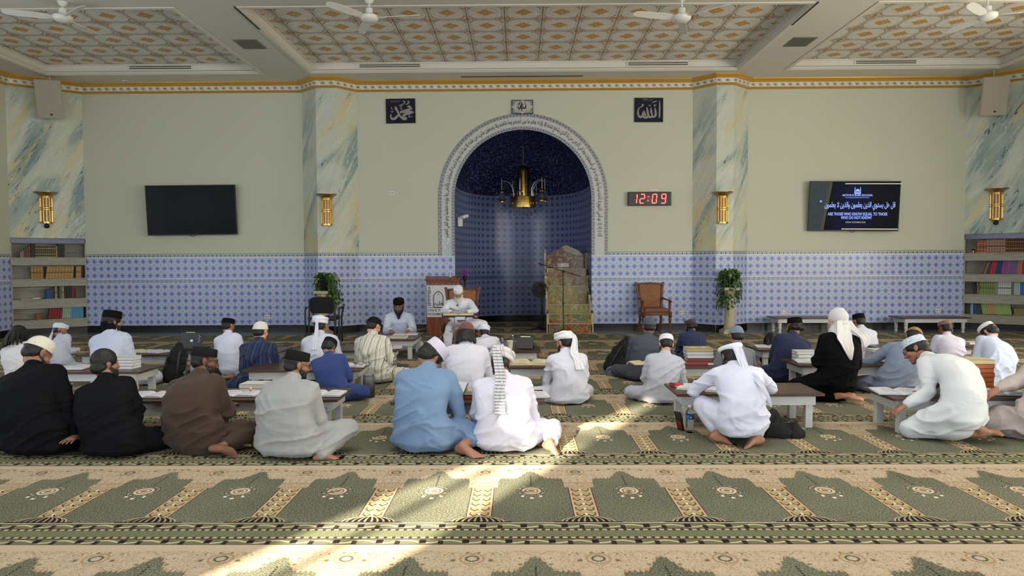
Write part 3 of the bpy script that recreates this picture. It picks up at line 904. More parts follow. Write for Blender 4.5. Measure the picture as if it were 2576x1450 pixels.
POSES = {   # knees, ankles, toes (left then right) in body units
    'cross': dict(k=[(-.36, .26, .10), (.36, .26, .10)], a=[(.05, .36, .06), (-.06, .28, .06)], t=[(.20, .38, .05), (-.20, .30, .05)], hz=.115),
    'kneel': dict(k=[(-.15, .33, .08), (.15, .33, .08)], a=[(-.08, -.10, .07), (.08, -.10, .07)], t=[(-.02, -.25, .035), (.03, -.25, .035)], hz=.25),
    'side_r': dict(k=[(-.18, .36, .09), (.34, .22, .10)], a=[(.12, .12, .06), (.30, -.10, .06)], t=[(.28, .08, .04), (.47, -.14, .04)], hz=.125),
    'side_l': dict(k=[(-.34, .22, .10), (.18, .36, .09)], a=[(-.30, -.10, .06), (-.12, .12, .06)], t=[(-.47, -.14, .04), (-.28, .08, .04)], hz=.125),
    'squat': dict(k=[(-.20, .30, .36), (.16, .30, .22)], a=[(-.17, .02, .08), (.10, -.06, .08)], t=[(-.24, .20, .03), (.22, -.14, .03)], hz=.22),
    'chair': dict(k=[(-.20, .42, .50), (.22, .42, .50)], a=[(-.22, .40, .09), (.20, .46, .09)], t=[(-.24, .54, .03), (.22, .60, .03)], hz=.53),
}
SKIN = {'light': srgb(186, 142, 120), 'tan': srgb(154, 112, 92), 'brown': srgb(116, 80, 64), 'dark': srgb(78, 50, 38), 'pale': srgb(208, 158, 136)}
SKM = {}
def skin_mat(k):
    if k not in SKM:
        m = Mat('skin_' + k, .5, 0, .4); m.sep('OBJ'); c = SKIN[k]
        n = m.noise(scale=14, detail=3)
        m.base(tuple(q * .9 for q in c)).over(n.smooth(.4, .65), (c[0] * 1.1, c[1] * 1.02, c[2] * 1.0)); m.done()
        m.b.inputs['Subsurface Weight'].default_value = .08; m.b.inputs['Subsurface Radius'].default_value = (.01, .004, .002)
        SKM[k] = m.m
    return SKM[k]
CLM = {}
def cloth(col, rough=.85, stripe=None, weave=.15, sheen=.1):
    key = (col, stripe, rough)
    if key in CLM: return CLM[key]
    m = Mat('cloth', rough, 0, .25); x, y, z = m.sep('OBJ'); c = srgb(*col)
    n = m.noise(scale=5, detail=3); n2 = m.noise(scale=16, detail=4, rough=.55, dist=1.2); n3 = m.noise(scale=260, detail=1)
    m.base(tuple(q * .93 for q in c)).over(n, tuple(min(1, q * 1.05) for q in c))
    if stripe:
        kind, c2 = stripe[0], srgb(*stripe[1])
        if kind == 'v':        # woven stripes running down the garment
            a = x + (n - .5) * .03; f = (a / .075).fract(); m.over(f.between(.1, .18) | f.between(.28, .31) | f.between(.62, .65), c2)
            m.over(f.between(.42, .56), tuple(min(1, q * 1.05) for q in c))
        elif kind == 'd':
            a = x * .9 + z * .25; f = (a / .07).fract(); m.over(f < .42, c2).over(f.near(.2, .05), c)
        elif kind == 'h':
            f = (z / .022).fract(); m.over(f < .40, c2)
        elif kind == 'p':
            f = m.noise(scale=46, detail=2); m.over((f > .55), c2)
        elif kind == 'w':      # melange
            f = m.noise(m.comb(x * 200, y * 200, z * 60), 2, 2); m.over(f.smooth(.4, .6) * .6, c2)
    m.bump(n2 * .35 + n3 * .10, weave * 1.6, .008)
    m.done()
    dark = max(col) < 60
    m.b.inputs['Sheen Weight'].default_value = 0 if dark else sheen
    if dark: m.b.inputs['Specular IOR Level'].default_value = .08
    CLM[key] = m.m; return m.m
M_HAIR = plain('black_hair', srgb(18, 15, 14), .6, var=.3, scale=40, bump=.5, bscale=90)
M_HAIRW = plain('white_beard_hair', srgb(214, 210, 200), .7, var=.08, scale=40, bump=.6, bscale=90)
M_HAIRB = plain('brown_hair', srgb(52, 36, 28), .6, var=.2, scale=40, bump=.5, bscale=90)
M_GLAS = plain('dark_spectacle_frame', srgb(24, 22, 24), .3, var=.02)
M_EYE = plain('eye_white', srgb(210, 205, 200), .3, var=.01)

def head_frame(c, yaw, pitch, roll):
    return Matrix.Translation(c) @ Matrix.Rotation(-yaw, 4, 'Z') @ Matrix.Rotation(-pitch, 4, 'X') @ Matrix.Rotation(roll, 4, 'Y')

NP = 0
def person(label, base, head, yaw=0, pose='cross', lean=.35, w=1.0, col=(225, 228, 235), skin='tan', hpitch=.55, hyaw=0.0, hroll=0.0,
           cap=None, hair=None, beard=None, glasses=False, hands=None, elbows=None, legs=None, voxel=.012, bvox=.009, size=None,
           stripe=None, trousers=None, twist=0.0, fold=.010, collar=True, group=None, extra=None, hcurl=.45, hup=None, back=.15, bend=1.0, chest=1.0, sleeve=1.0, hairlen=0.0, flapz=None):
    """base: pixel of the rear contact with the floor; head: pixel of the middle of the skull"""
    global NP
    NP += 1
    b = at_z(*base) if len(base) == 2 else Vector(base)
    ya = R(yaw); fwd = Vector((math.sin(ya), math.cos(ya), 0)); rgt = Vector((math.cos(ya), -math.sin(ya), 0))
    if len(base) == 2: b = b + Vector((0, back, 0))
    hz0 = POSES[pose]['hz']
    def spine(s, dx):
        """dx sideways (world x) shift of the head relative to pelvis, spread along the back"""
        segs = (.17, .17, .15, .13); angs = (-.30 + lean * .35, lean * .85, lean * 1.25 + .12, lean * .95 + .30)
        p = Vector((0, -.02, hz0)) * s; pts = [p.copy()]
        for L, a in zip(segs, angs):
            a *= bend
            p = p + Vector((0, math.sin(a), math.cos(a))) * L * s; pts.append(p.copy())
        h = pts[-1] + Vector((0, math.sin(angs[3] * .6 + hpitch * .5), math.cos(angs[3] * .6 + hpitch * .5))) * .085 * s
        pts.append(h)
        z0 = pts[0].z; zt = h.z
        for q in pts:
            t = max(0, (q.z - z0) / (zt - z0)); q.x += dx * t ** 1.3
        return pts
    Mw = Matrix.Translation(b) @ Matrix.Rotation(-ya, 4, 'Z')
    s = size or 1.0; dx = 0.0; dy = 0.0
    for it in range(14):
        pts = spine(s, dx)
        hp = Mw @ pts[-1]; px, py = proj(hp)
        dist = hp.y
        ex = (head[0] - px) * dist / F_PX; ez = (py - head[1]) * dist / F_PX
        dx += ex * (math.cos(ya) if abs(math.cos(ya)) > .35 else .35 * (1 if math.cos(ya) > 0 else -1)) * .8
        if size is None: s *= 1 + ez / (pts[-1].z + .1) * .8; s = min(max(s, .74), 1.32)
    if FIT_LOG: print('PERSON %2d s=%.2f dx=%.2f ex=%.2f ez=%.2f y=%.2f  %s' % (NP, s, dx, ex, ez, b.y, label[:40]))
    top = thing('person', label, 'person', b, -ya, group)
    P0, P1, P2, P3, P4, HC = pts
    tw = R(twist)
    sd = Vector((math.cos(tw), math.sin(tw), 0))
    up23 = (P3 - P2).normalized()
    tilt = math.atan2(dx, (P3.z - P0.z) * 1.6)
    sd = (sd - up23 * sd.dot(up23) * .8).normalized()
    sw = .178 * s * (w * .5 + .5)
    SL = P3 - sd * sw - up23 * .035 * s; SR = P3 + sd * sw - up23 * .035 * s
    # arms
    if hands is None:
        hz_ = max(.30, P3.z - .26 * s); hands = ((-.10 * s + P3.x * .8, P3.y + .25 * s, hz_), (.12 * s + P3.x * .8, P3.y + .23 * s, hz_))
    if elbows is None: elbows = ((-.55, -.45, -.8), (.55, -.45, -.8))
    HL = Vector(hands[0]); HR = Vector(hands[1])
    el, HL = ik(SL, HL, .285 * s, .25 * s, Vector(elbows[0])); er, HR = ik(SR, HR, .285 * s, .25 * s, Vector(elbows[1]))
    # legs
    pz = dict(POSES[pose]);
    if legs: pz.update(legs)
    K = [Vector(q) * s for q in pz['k']]; A = [Vector(q) * s for q in pz['a']]; T = [Vector(q) * s for q in pz['t']]
    hips = [P0 + Vector((-.10, .03, -.0)) * s, P0 + Vector((.10, .03, -.0)) * s]
    Hm = head_frame(HC, R(hyaw), hpitch, R(hroll) + tilt * .5)
    # ---- body (skin), one continuous surface
    mb = MB(); hs = s * 1.06 * (1.0 if s < 1.06 else 1.06 / s)
    head_mesh(mb, Hm, hs)
    nk = Hm @ Vector((0, -.025, -.075)) 
    mb.cap(P4 - (P4 - P3) * .25, .056 * s, nk, .050 * s)
    mb.cap(P0, .12 * s, P1, .10 * s); mb.cap(P1, .10 * s, P2, .10 * s); mb.cap(P2, .10 * s, P3, .085 * s); mb.cap(P3, .08 * s, P4, .052 * s)
    mb.cap(SL, .05 * s, P3, .07 * s); mb.cap(SR, .05 * s, P3, .07 * s)
    ups = hup or ((0, -.2, 1), (0, -.2, 1))
    for S_, E_, H_, sg, u_ in ((SL, el, HL, -1, ups[0]), (SR, er, HR, 1, ups[1])):
        mb.cap(S_, .045 * s, E_, .036 * s); mb.cap(E_, .036 * s, H_, .025 * s)
        hd_ = (H_ - E_).normalized(); hd_ = (hd_ + Vector((0, .3, -.25))).normalized() if pose != 'x' else hd_
        if extra and 'hdir' in extra and extra['hdir'][0 if sg < 0 else 1]: hd_ = Vector(extra['hdir'][0 if sg < 0 else 1])
        hand(mb, H_ + hd_ * .012, hd_, Vector(u_), sg, hcurl, s)
    for i in (0, 1):
        mb.cap(hips[i], .085 * s, K[i], .058 * s); mb.cap(K[i], .055 * s, A[i], .036 * s)
        fu = Vector(pz.get('u', ((0, 0, 1), (0, 0, 1)))[i])
        if 'u' not in pz and T[i].y < A[i].y and pose != 'squat': fu = Vector((0, .3, -1))
        foot(mb, A[i], T[i], fu, s, -1 if i == 0 else 1)
    me = remesh(mb, bvox, 2, .5)
    P, N = arr(me); P[:, 2] = np.maximum(P[:, 2], .004)
    if cap and cap[0] != 'scarf':
        Hi = np.array(Hm.inverted()); Q = P @ Hi[:3, :3].T + Hi[:3, 3]; up = np.clip((Q[:, 2] - .03 * hs) / (.05 * hs), 0, 1)
        up *= (np.abs(Q[:, 0]) < .12) & (np.abs(Q[:, 1]) < .14); Q[:, 2] -= up * .022 * hs; Q[:, :2] *= (1 - .08 * up)[:, None]
        Hf = np.array(Hm); P = Q @ Hf[:3, :3].T + Hf[:3, 3]
    put(me, P)
    link('body', me, skin_mat(skin), top, True)
    # ---- robe
    mb = MB()
    def ring(c, rx, ry, ax, sdv, n=20, p=2.3):
        ax = ax.normalized(); sv = (sdv - ax * sdv.dot(ax)).normalized(); fv = ax.cross(sv)
        return [c + sv * rx * spow(math.cos(2 * PI * k / n), 2 / p) + fv * ry * spow(math.sin(2 * PI * k / n), 2 / p) for k in range(n)]
    X0 = Vector((1, 0, 0)); ch = w * chest
    M12 = (P1 + P2) / 2
    seatr = .205 if pose in ('cross', 'side_r', 'side_l') else .185
    rs = [ring(Vector((P0.x, P0.y, max(.02 * s, P0.z - .12 * s))), .17 * w * s, .14 * s, Vector((0, 0, 1)), X0),
          ring(P0 - Vector((0, .005, .045)) * s, seatr * 1.12 * w * s, .175 * s, Vector((0, .0, 1)), X0),
          ring(P0 + Vector((0, -.01, .05)) * s, seatr * 1.06 * w * s, .165 * s, (P1 - P0), X0),
          ring(P1, .188 * w * s, .138 * s, (P2 - P0), X0.lerp(sd, .3)),
          ring(M12 + Vector((0, -.015, 0)) * s, .190 * ch * s, .132 * s, (P2 - P1), X0.lerp(sd, .6)),
          ring(P2 + Vector((0, -.012, 0)) * s, .198 * ch * s, .130 * s, (P3 - P1), X0.lerp(sd, .9)),
          ring((P2 + P3) / 2, .205 * ch * s, .125 * s, (P3 - P2), sd),
          ring(P3 - up23 * .02 * s, .185 * ch * s, .098 * s, (P3 - P2), sd),
          ring(P3 + up23 * .03 * s, .120 * s, .078 * s, (P4 - P3), sd),
          ring(P3.lerp(P4, .55), .074 * s, .068 * s, (P4 - P3), sd),
          ring(P3.lerp(P4, .72), .064 * s, .062 * s, (P4 - P3), sd)]
    mb.rings(rs)
    sl = sleeve
    for S_, E_, H_ in ((SL, el, HL), (SR, er, HR)):
        mb.cap(P3.lerp(S_, .6), .082 * s, S_, .074 * s); mb.cap(S_, .075 * s, E_, .060 * s * sl)
        mid = E_.lerp(H_, .5); mb.cap(E_, .060 * s * sl, mid, .052 * s * sl); mb.cap(mid, .052 * s * sl, E_.lerp(H_, .93), .042 * s * sl)
    for i in (0, 1):
        mb.cap(hips[i], .12 * s * min(w, 1.15), K[i], .085 * s)
        if trousers is None or pose in ('cross',):
            fr = pz.get('cover', (.86, .86))[i]
            mb.cap(K[i], .085 * s, K[i].lerp(A[i], fr), .062 * s)
        mb.cap(P0 + Vector((0, .06, -.03)) * s, .11 * s, K[i].lerp(hips[i], .4), .09 * s)
    if pose in ('cross', 'side_r', 'side_l'):
        mb.ell(Vector((0, .20, .075)) * s, (.27 * s, .22 * s, .075 * s))
    elif pose == 'kneel':
        mb.ell(Vector((0, .12, .12)) * s, (.22 * s, .26 * s, .12 * s))
    elif pose == 'squat':
        mb.ell(Vector((0, .10, .20)) * s, (.20 * s, .20 * s, .16 * s))
    elif pose == 'chair':
        mb.ell(Vector((0, .20, .50)) * s, (.22 * s, .24 * s, .09 * s))
        for i in (0, 1): mb.cap(K[i], .085 * s, K[i].lerp(A[i], .85), .085 * s)
    if extra and 'robe' in extra: extra['robe'](mb, s, dict(P0=P0, P1=P1, P2=P2, P3=P3, K=K, A=A, SL=SL, SR=SR, el=el, er=er))
    me = remesh(mb, voxel * (1 if s < 1.2 else 1.1), 5, .55)
    folds(me, NP, fold * s)
    clo = cloth(col, stripe=stripe)
    link('robe', me, clo, top, True)
    if trousers:
        mb = MB()
        for i in (0, 1): mb.cap(hips[i], .10 * s, K[i], .088 * s); mb.cap(K[i], .082 * s, K[i].lerp(A[i], .84), .060 * s)
        me = remesh(mb, .012, 4); folds(me, NP + 50, .007)
        link('trousers', me, cloth(trousers), top, True)
    if collar:
        mb = MB(); c = P3.lerp(P4, .66); ax = (P4 - P3).normalized()
        r0 = ring(c - ax * .018 * s, .071 * s, .070 * s, ax, sd, 24, 2); r1 = ring(c + ax * .020 * s, .063 * s, .062 * s, ax, sd, 24, 2)
        r2 = ring(c + ax * .020 * s, .055 * s, .054 * s, ax, sd, 24, 2); r3 = ring(c - ax * .018 * s, .060 * s, .058 * s, ax, sd, 24, 2)
        mb.rings([r0, r1, r2, r3, r0], caps=False)
        mb.build('collar', clo, top, True)
    # ---- head things, all in the head frame
    def HP(x, y, z): return Hm @ Vector((x * hs, y * hs, z * hs))
    Hr = Hm.to_3x3()
    def hl(rings_, n=26, p=2.0):
        """loft in the head frame: (z, rx, ry, yoff, tiltback)"""
        out = []
        for z, rx, ry, yo, tb in rings_:
            out.append([HP(rx * math.cos(2 * PI * k / n), yo + ry * math.sin(2 * PI * k / n), z + tb * math.sin(2 * PI * k / n)) for k in range(n)])
        return out
    mbh = MB()
    hm = {'white': M_HAIRW, 'brown': M_HAIRB}.get(extra.get('haircol') if extra else None, M_HAIR)
    if hair != 'none':
        mbh.ell(HP(0, -.027, .024), [.084 * hs, .091 * hs, .092 * hs], Hr, 24, 16)
        mbh.ell(HP(0, -.046, -.030), [.074 * hs, .062 * hs, .056 * hs], Hr, 18, 12)
        if hair in ('full',):
            mbh.ell(HP(0, -.020, .034 if not cap else .015), [.093 * hs, .102 * hs, (.094 if not cap else .08) * hs], Hr, 24, 16); mbh.ell(HP(0, -.052, -.038), [.080 * hs, .064 * hs, .060 * hs], Hr, 18, 12)
        if hair == 'long':
            for k in range(15):
                a = PI * (1.0 + k / 14); x = math.cos(a) * .085; y = math.sin(a) * .075 - .02
                mbh.cap(HP(x * .8, y * .8, -.022), .030 * hs, HP(x * 1.12, y * 1.15, -.115 - .012 * math.sin(k * 2.1)), .020 * hs)
        if hair == 'bushy':
            for k in range(22):
                a = PI * (.95 + 1.1 * k / 21); rr_ = .086 + .010 * math.sin(k * 3.3)
                mbh.ell(HP(math.cos(a) * rr_, math.sin(a) * rr_ * .9 - .02, -.035 + .012 * math.sin(k * 1.7)), [.03 * hs] * 3, Hr, 8, 6)
        if hair == 'locs':
            rnd = random.Random(5)
            for k in range(70):
                a = 2 * PI * k / 70 + .1; rr_ = .088
                if math.sin(a) > .55: continue
                rr_ = .105; x, y = math.cos(a) * rr_, math.sin(a) * rr_ - .02
                L = .17 + rnd.random() * .07; ox, oy = math.cos(a) * rnd.uniform(.015, .05), math.sin(a) * rnd.uniform(.02, .05)
                mbh.tube([HP(x * .4, y * .4, .115), HP(x * .9, y * .9, .07), HP(x * 1.12, y * 1.15, -.01), HP(x + ox * 1.1, y * 1.1 + oy, -.09), HP(x + ox * 1.5, y * 1.1 + oy * 1.4, -L)], .010 * hs, 6)
            mbh.ell(HP(0, -.02, .035), [.110 * hs, .118 * hs, .098 * hs], Hr, 20, 14); mbh.ell(HP(0, -.06, -.04), [.105 * hs, .075 * hs, .085 * hs], Hr, 20, 14)
        if hair == 'locs':
            mbh.build('hair', hm, top, True)
        else:
            me = remesh(mbh, .008, 2); P, N = arr(me); d = (vnoise(P * 60) - .5) * .006; P = P + N * d[:, None]
            if cap:      # hair lies flat under the cap
                Hi = np.array(Hm.inverted()); Q = P @ Hi[:3, :3].T + Hi[:3, 3]; lim = .022 * hs
                up = np.clip((Q[:, 2] - lim) / (.05 * hs), 0, 1); Q[:, :2] *= (1 - .10 * up)[:, None]; Q[:, 2] -= up * .016 * hs
                Hf = np.array(Hm); P = Q @ Hf[:3, :3].T + Hf[:3, 3]
            put(me, P)
            link('hair', me, hm, top, True)
    if beard:
        L = {'short': .03, 'mid': .055, 'full': .085, 'long': .15}[beard]
        mb = MB()
        for q in (-1, 1):
            mb.ell(HP(q * .046, .036, -.078), [.030 * hs, .046 * hs, .040 * hs], Hr, 14, 10)
            mb.cap(HP(q * .068, .005, -.030), .015 * hs, HP(q * .062, .028, -.072), .020 * hs); mb.cap(HP(q * .062, .028, -.072), .021 * hs, HP(q * .030, .068, -.100 - L * .2), .024 * hs)
        mb.cap(HP(-.03, .072, -.098), .022 * hs, HP(.03, .072, -.098), .022 * hs)
        mb.cap(HP(0, .074, -.10), .034 * hs, HP(0, .078 + L * .15, -.105 - L), .016 * hs + L * .06)
        mb.cap(HP(-.026, .066, -.105), .024 * hs, HP(-.014, .072, -.10 - L * .8), .014 * hs + L * .05); mb.cap(HP(.026, .066, -.105), .024 * hs, HP(.014, .072, -.10 - L * .8), .014 * hs + L * .05)
        mb.cap(HP(-.026, .088, -.058), .0065 * hs, HP(0, .099, -.050), .0075 * hs); mb.cap(HP(.026, .088, -.058), .0065 * hs, HP(0, .099, -.050), .0075 * hs)
        mb.cap(HP(-.026, .088, -.058), .008 * hs, HP(-.032, .080, -.09), .010 * hs); mb.cap(HP(.026, .088, -.058), .008 * hs, HP(.032, .080, -.09), .010 * hs)
        me = remesh(mb, .006, 2); P, N = arr(me); d = (vnoise(P * 70) - .5) * .008; put(me, P + N * d[:, None])
        link('beard', me, M_HAIRW if (extra and extra.get('haircol') == 'white') else (M_HAIRB if skin == 'pale' else M_HAIR), top, True)
    if glasses:
        mb = MB()
        for q in (-1, 1):
            n = 16; c = (q * .033, .102, .000)
            mb.tube([HP(c[0] + .025 * spow(math.cos(2 * PI * k / n), .8), c[1] - abs(c[0] + .025 * math.cos(2 * PI * k / n)) * .12, c[2] + .019 * spow(math.sin(2 * PI * k / n), .8)) for k in range(n + 1)], .0020 * hs, 6)
            mb.tube([HP(q * .058, .096, .006), HP(q * .078, .06, .006), HP(q * .086, -.005, .002), HP(q * .086, -.03, -.012)], .0020 * hs, 6)
        mb.tube([HP(-.009, .104, .004), HP(0, .107, .006), HP(.009, .104, .004)], .0025 * hs, 6)
        mb.build('glasses', M_GLAS, top, True)
    if extra and extra.get('face'):
        for q in (-1, 1):
            mb = MB(); mb.ell(HP(q * .030, .086, -.002), [.012 * hs, .006 * hs, .0038 * hs], Hr, 12, 8); mb.build('eye', M_EYE, top, True)
            mb = MB(); mb.ell(HP(q * .030, .0912, -.004), [.0055 * hs, .002 * hs, .0034 * hs], Hr, 10, 6); mb.build('iris', M_HAIR, top, True)
            mb = MB(); mb.tube([HP(q * .014, .092, .020), HP(q * .032, .092, .026), HP(q * .050, .078, .019)], .0042 * hs, 6); mb.build('eyebrow', M_HAIRW if extra.get('haircol') == 'white' else M_HAIR, top, True)
        mb = MB(); mb.tube([HP(-.020, .095, -.066), HP(0, .101, -.066), HP(.020, .095, -.066)], .0045 * hs, 6); mb.build('lips', plain('lips', srgb(130, 78, 68), .5), top, True)
    if cap:
        kind, ccol = cap[0], cap[1]; cst = cap[2] if len(cap) > 2 else None; cht = cap[3] if len(cap) > 3 else 0
        cm = cloth(ccol, stripe=cst, weave=.25)
        if kind == 'kufi':
            h = .075 + cht
            r_ = hl([(.030, .089, .103, -.014, .010), (.040, .0895, .1035, -.014, .010), (.030 + h * .8, .087, .101, -.016, .006), (.030 + h * .95, .083, .097, -.016, .004), (.030 + h, .070, .082, -.016, .002), (.034 + h, .03, .035, -.016, 0), (.034 + h, .002, .002, -.016, 0)])
            mb = MB(); mb.rings(r_); mb.build('cap', cm, top, True)
            mb = MB(); mb.rings(hl([(.028, .0900, .1040, -.014, .010), (.028, .0915, .1055, -.014, .010), (.044, .0915, .1055, -.014, .010), (.044, .0900, .1040, -.014, .010)]), caps=False); mb.build('cap_band', cloth(cap[4] if len(cap) > 4 else ccol), top, True)
        elif kind == 'skull':
            r_ = [(.018, .089, .103, -.016, .014)] + [(.018 + (.104 + cht) * math.sin(a), .089 * math.cos(a) ** .62, .103 * math.cos(a) ** .62, -.016, .014 * math.cos(a)) for a in [R(x) for x in (12, 26, 40, 54, 66, 76, 84, 88.5)]]
            mb = MB(); mb.rings(hl(r_)); mb.build('cap', cm, top, True)
            mb = MB(); mb.rings(hl([(.014, .0905, .1045, -.016, .014), (.030, .0915, .1055, -.016, .014), (.032, .088, .102, -.016, .014)]), caps=False); mb.build('cap_band', cm, top, True)
        elif kind in ('turban', 'band'):
            mb = MB()
            if kind == 'turban': mb.ell(HP(0, -.016, .052), [.086 * hs, .100 * hs, .082 * hs], Hr, 24, 14)
            lay = [(.040, .014, .016), (.064, .010, .019), (.088, .004, .018)] if kind == 'turban' else [(.038, .012, .014), (.062, .008, .017)]
            rnd = random.Random(NP)
            for j, (z, tb, rr_) in enumerate(lay):
                sgn = 1 if j % 2 else -1
                pth = [HP((.089 + (.004 if j == 1 else 0)) * math.cos(a), -.016 + (.103 + (.004 if j == 1 else 0)) * math.sin(a), z + tb * math.sin(a) + sgn * .012 * math.cos(a)) for a in [2 * PI * k / 28 for k in range(29)]]
                mb.tube(pth, rr_ * hs, 8, up=Hr @ Vector((0, 0, 1)), flat=1.25)
            me = remesh(mb, .006, 2); folds(me, NP + 9, .005, -9)
            link('turban', me, cm, top, True)
        elif kind == 'scarf':
            mb = MB()
            mb.ell(HP(0, -.02, .025), [.098 * hs, .112 * hs, .108 * hs], Hr, 24, 16); mb.ell(HP(0, -.04, -.06), [.088 * hs, .088 * hs, .09 * hs], Hr, 20, 12)
            mb.cap(P4, .085 * s, P3 + Vector((0, .02, .03)), .12 * s)
            mb.ell(P3 + Vector((0, 0, .02)) * s, (.15 * s, .115 * s, .07 * s))
            me = remesh(mb, .007, 3); folds(me, 33, .012, -9); link('head_scarf', me, cm, top, True)
    if extra and 'tails' in extra:
        for (pts_, width, tcol, tst) in extra['tails']:
            pp = []
            for q in pts_:
                if q[0] == 'h': pp.append(HP(*q[1:]))
                elif q[0] == 'b':       # on the back: (side offset, fraction up the back 0..1, distance off)
                    _, sx, t, off = q
                    chain = [P0, P1, P2, P3, P4]; f = t * 4; i = min(int(f), 3); c = chain[i].lerp(chain[i + 1], f - i)
                    pp.append(c + Vector((sx, -off, 0)) * s)
                else: pp.append(Vector(q[1:]) * s)
            # smooth the path
            n = len(pp); q2 = []
            for i in range(n - 1):
                a = pp[max(i - 1, 0)]; b_ = pp[i]; c_ = pp[i + 1]; d_ = pp[min(i + 2, n - 1)]
                for j in range(4):
                    t = j / 4; q2.append(.5 * ((2 * b_) + (-a + c_) * t + (2 * a - 5 * b_ + 4 * c_ - d_) * t * t + (-a + 3 * b_ - 3 * c_ + d_) * t ** 3))
            q2.append(pp[-1])
            wd = [np.interp(i / (len(q2) - 1), np.linspace(0, 1, len(width)), width) * s for i in range(len(q2))] if isinstance(width, (list, tuple)) else [width * s] * len(q2)
            sheet(q2, 0, (1, 0, 0), wd, .005, 7).build('turban_tail', cloth(tcol, stripe=tst), top, True)
    if extra and 'after' in extra: extra['after'](top, s, dict(P0=P0, P1=P1, P2=P2, P3=P3, P4=P4, HC=HC, HP=HP, Hr=Hr, hs=hs, SL=SL, SR=SR, el=el, er=er, HL=HL, HR=HR, sd=sd))
    return top
FIT_LOG = False
WHITE = (222, 224, 236)
def neck_scarf(top, s, d):
    mb = MB(); mb.ell(d['HP'](0, -.045, -.05), [.085 * s, .075 * s, .075 * s], d['Hr'], 16, 10); mb.cap(d['HP'](0, -.03, -.09), .075 * s, d['HP'](.055, .0, -.14), .055 * s); mb.cap(d['HP'](.02, -.05, -.05), .07 * s, d['HP'](.075, -.01, -.12), .04 * s)
    me = remesh(mb, .008, 3); folds(me, 12, .008, -9); link('neck_scarf', me, cloth((18, 19, 24)), top, True)
def hood(top, s, d, col, c2):
    P3, P2 = d['P3'], d['P2']; rs = []
    for f, dy, dz, w_, t in ((0, -.05, .075, .080, .024), (0, -.115, .04, .130, .036), (.25, -.155, 0, .140, .042), (.75, -.170, 0, .115, .042), (1.25, -.172, 0, .065, .034), (1.65, -.165, 0, .012, .014)):
        c = P3 + (P2 - P3) * f + Vector((0, dy, dz)) * s
        rs.append([c + Vector((w_ * math.cos(a), t * math.sin(a) - (.0 if abs(math.cos(a)) < .5 else -.03 * abs(math.cos(a))), 0)) * s for a in [2 * PI * k / 20 for k in range(20)]])
    mb = MB(); mb.rings(rs); me = remesh(mb, .008, 3); folds(me, 61, .010, -9); link('hood', me, cloth(col, stripe=('v', c2)), top, True)
# ---------- front row
person('man in black robe with white knitted cap, leaning on one hand, at far left', (62, 1152), (97, 888), yaw=14, lean=.42, w=1.42, col=(17, 18, 22), skin='tan',
       hpitch=.75, hyaw=18, cap=('skull', (205, 200, 186), ('w', (225, 222, 212)), .0), hair='short', beard='short',
       hands=((-.25, .45, .36), (.40, .02, .03)), elbows=((-.8, -.1, -.5), (.9, -.4, .2)), hup=((0, 0, 1), (0, 0, 1)), voxel=.010, bvox=.005, hcurl=.06,
       extra=dict(hdir=(None, (.35, -.95, -.05))))
person('bareheaded black-haired bearded man in black robe sitting cross-legged', (262, 1158), (266, 915), yaw=10, lean=.30, w=1.32, col=(19, 20, 24), skin='tan', hpitch=.15, hyaw=28,
       hair='full', beard='full', voxel=.010, )
person('man in dark brown robe with black cap and glasses, bare sole showing', (476, 1146), (515, 906), yaw=22, lean=.40, w=1.38, col=(66, 50, 42), skin='brown', hpitch=.25, hyaw=38, pose='side_r',
       cap=('kufi', (26, 27, 28), ('w', (40, 40, 42)), -.004), hair='short', beard='mid', glasses=True, voxel=.010, fold=.015,
       legs=dict(k=[(-.2, .36, .09), (.42, .22, .14)], a=[(.2, .2, .06), (.33, -.09, .075)], t=[(.34, .16, .04), (.52, -.03, .05)], u=((0, 0, 1), (-.37, .93, .15)), cover=(.9, .70)), bvox=.006)
person('man in pale grey robe with black cap and glasses', (712, 1160), (748, 916), yaw=20, lean=.38, w=1.42, col=(154, 156, 157), skin='tan', hpitch=.30, hyaw=35, pose='side_l',
       cap=('kufi', (24, 24, 26), ('w', (38, 38, 40)), .0), hair='short', beard='mid', glasses=True, voxel=.010, fold=.013,
       legs=dict(k=[(-.26, .30, .10), (.40, .30, .20)], a=[(-.36, .02, .07), (.34, -.02, .05)], t=[(-.47, .05, .05), (.44, .04, .04)], u=((-.25, -1, .1), (0, 0, 1)), cover=(.8, .95)), bvox=.006)
person('man in light blue robe with white flat cap bent over a book', (1062, 1145), (1088, 896), yaw=16, lean=.52, w=1.12, col=(112, 139, 174), skin='tan', hpitch=.95, hyaw=26, hroll=16, pose='side_r',
       cap=('kufi', (206, 200, 220), ('w', (192, 184, 208)), .006), hair='full', voxel=.010, fold=.015,
       legs=dict(k=[(-.2, .36, .09), (.40, .26, .11)], a=[(.2, .16, .06), (.34, -.07, .07)], t=[(.40, .10, .04), (.60, -.16, .035)], u=((0, 0, 1), (.1, -.3, 1)), cover=(.9, .62)), bvox=.006)
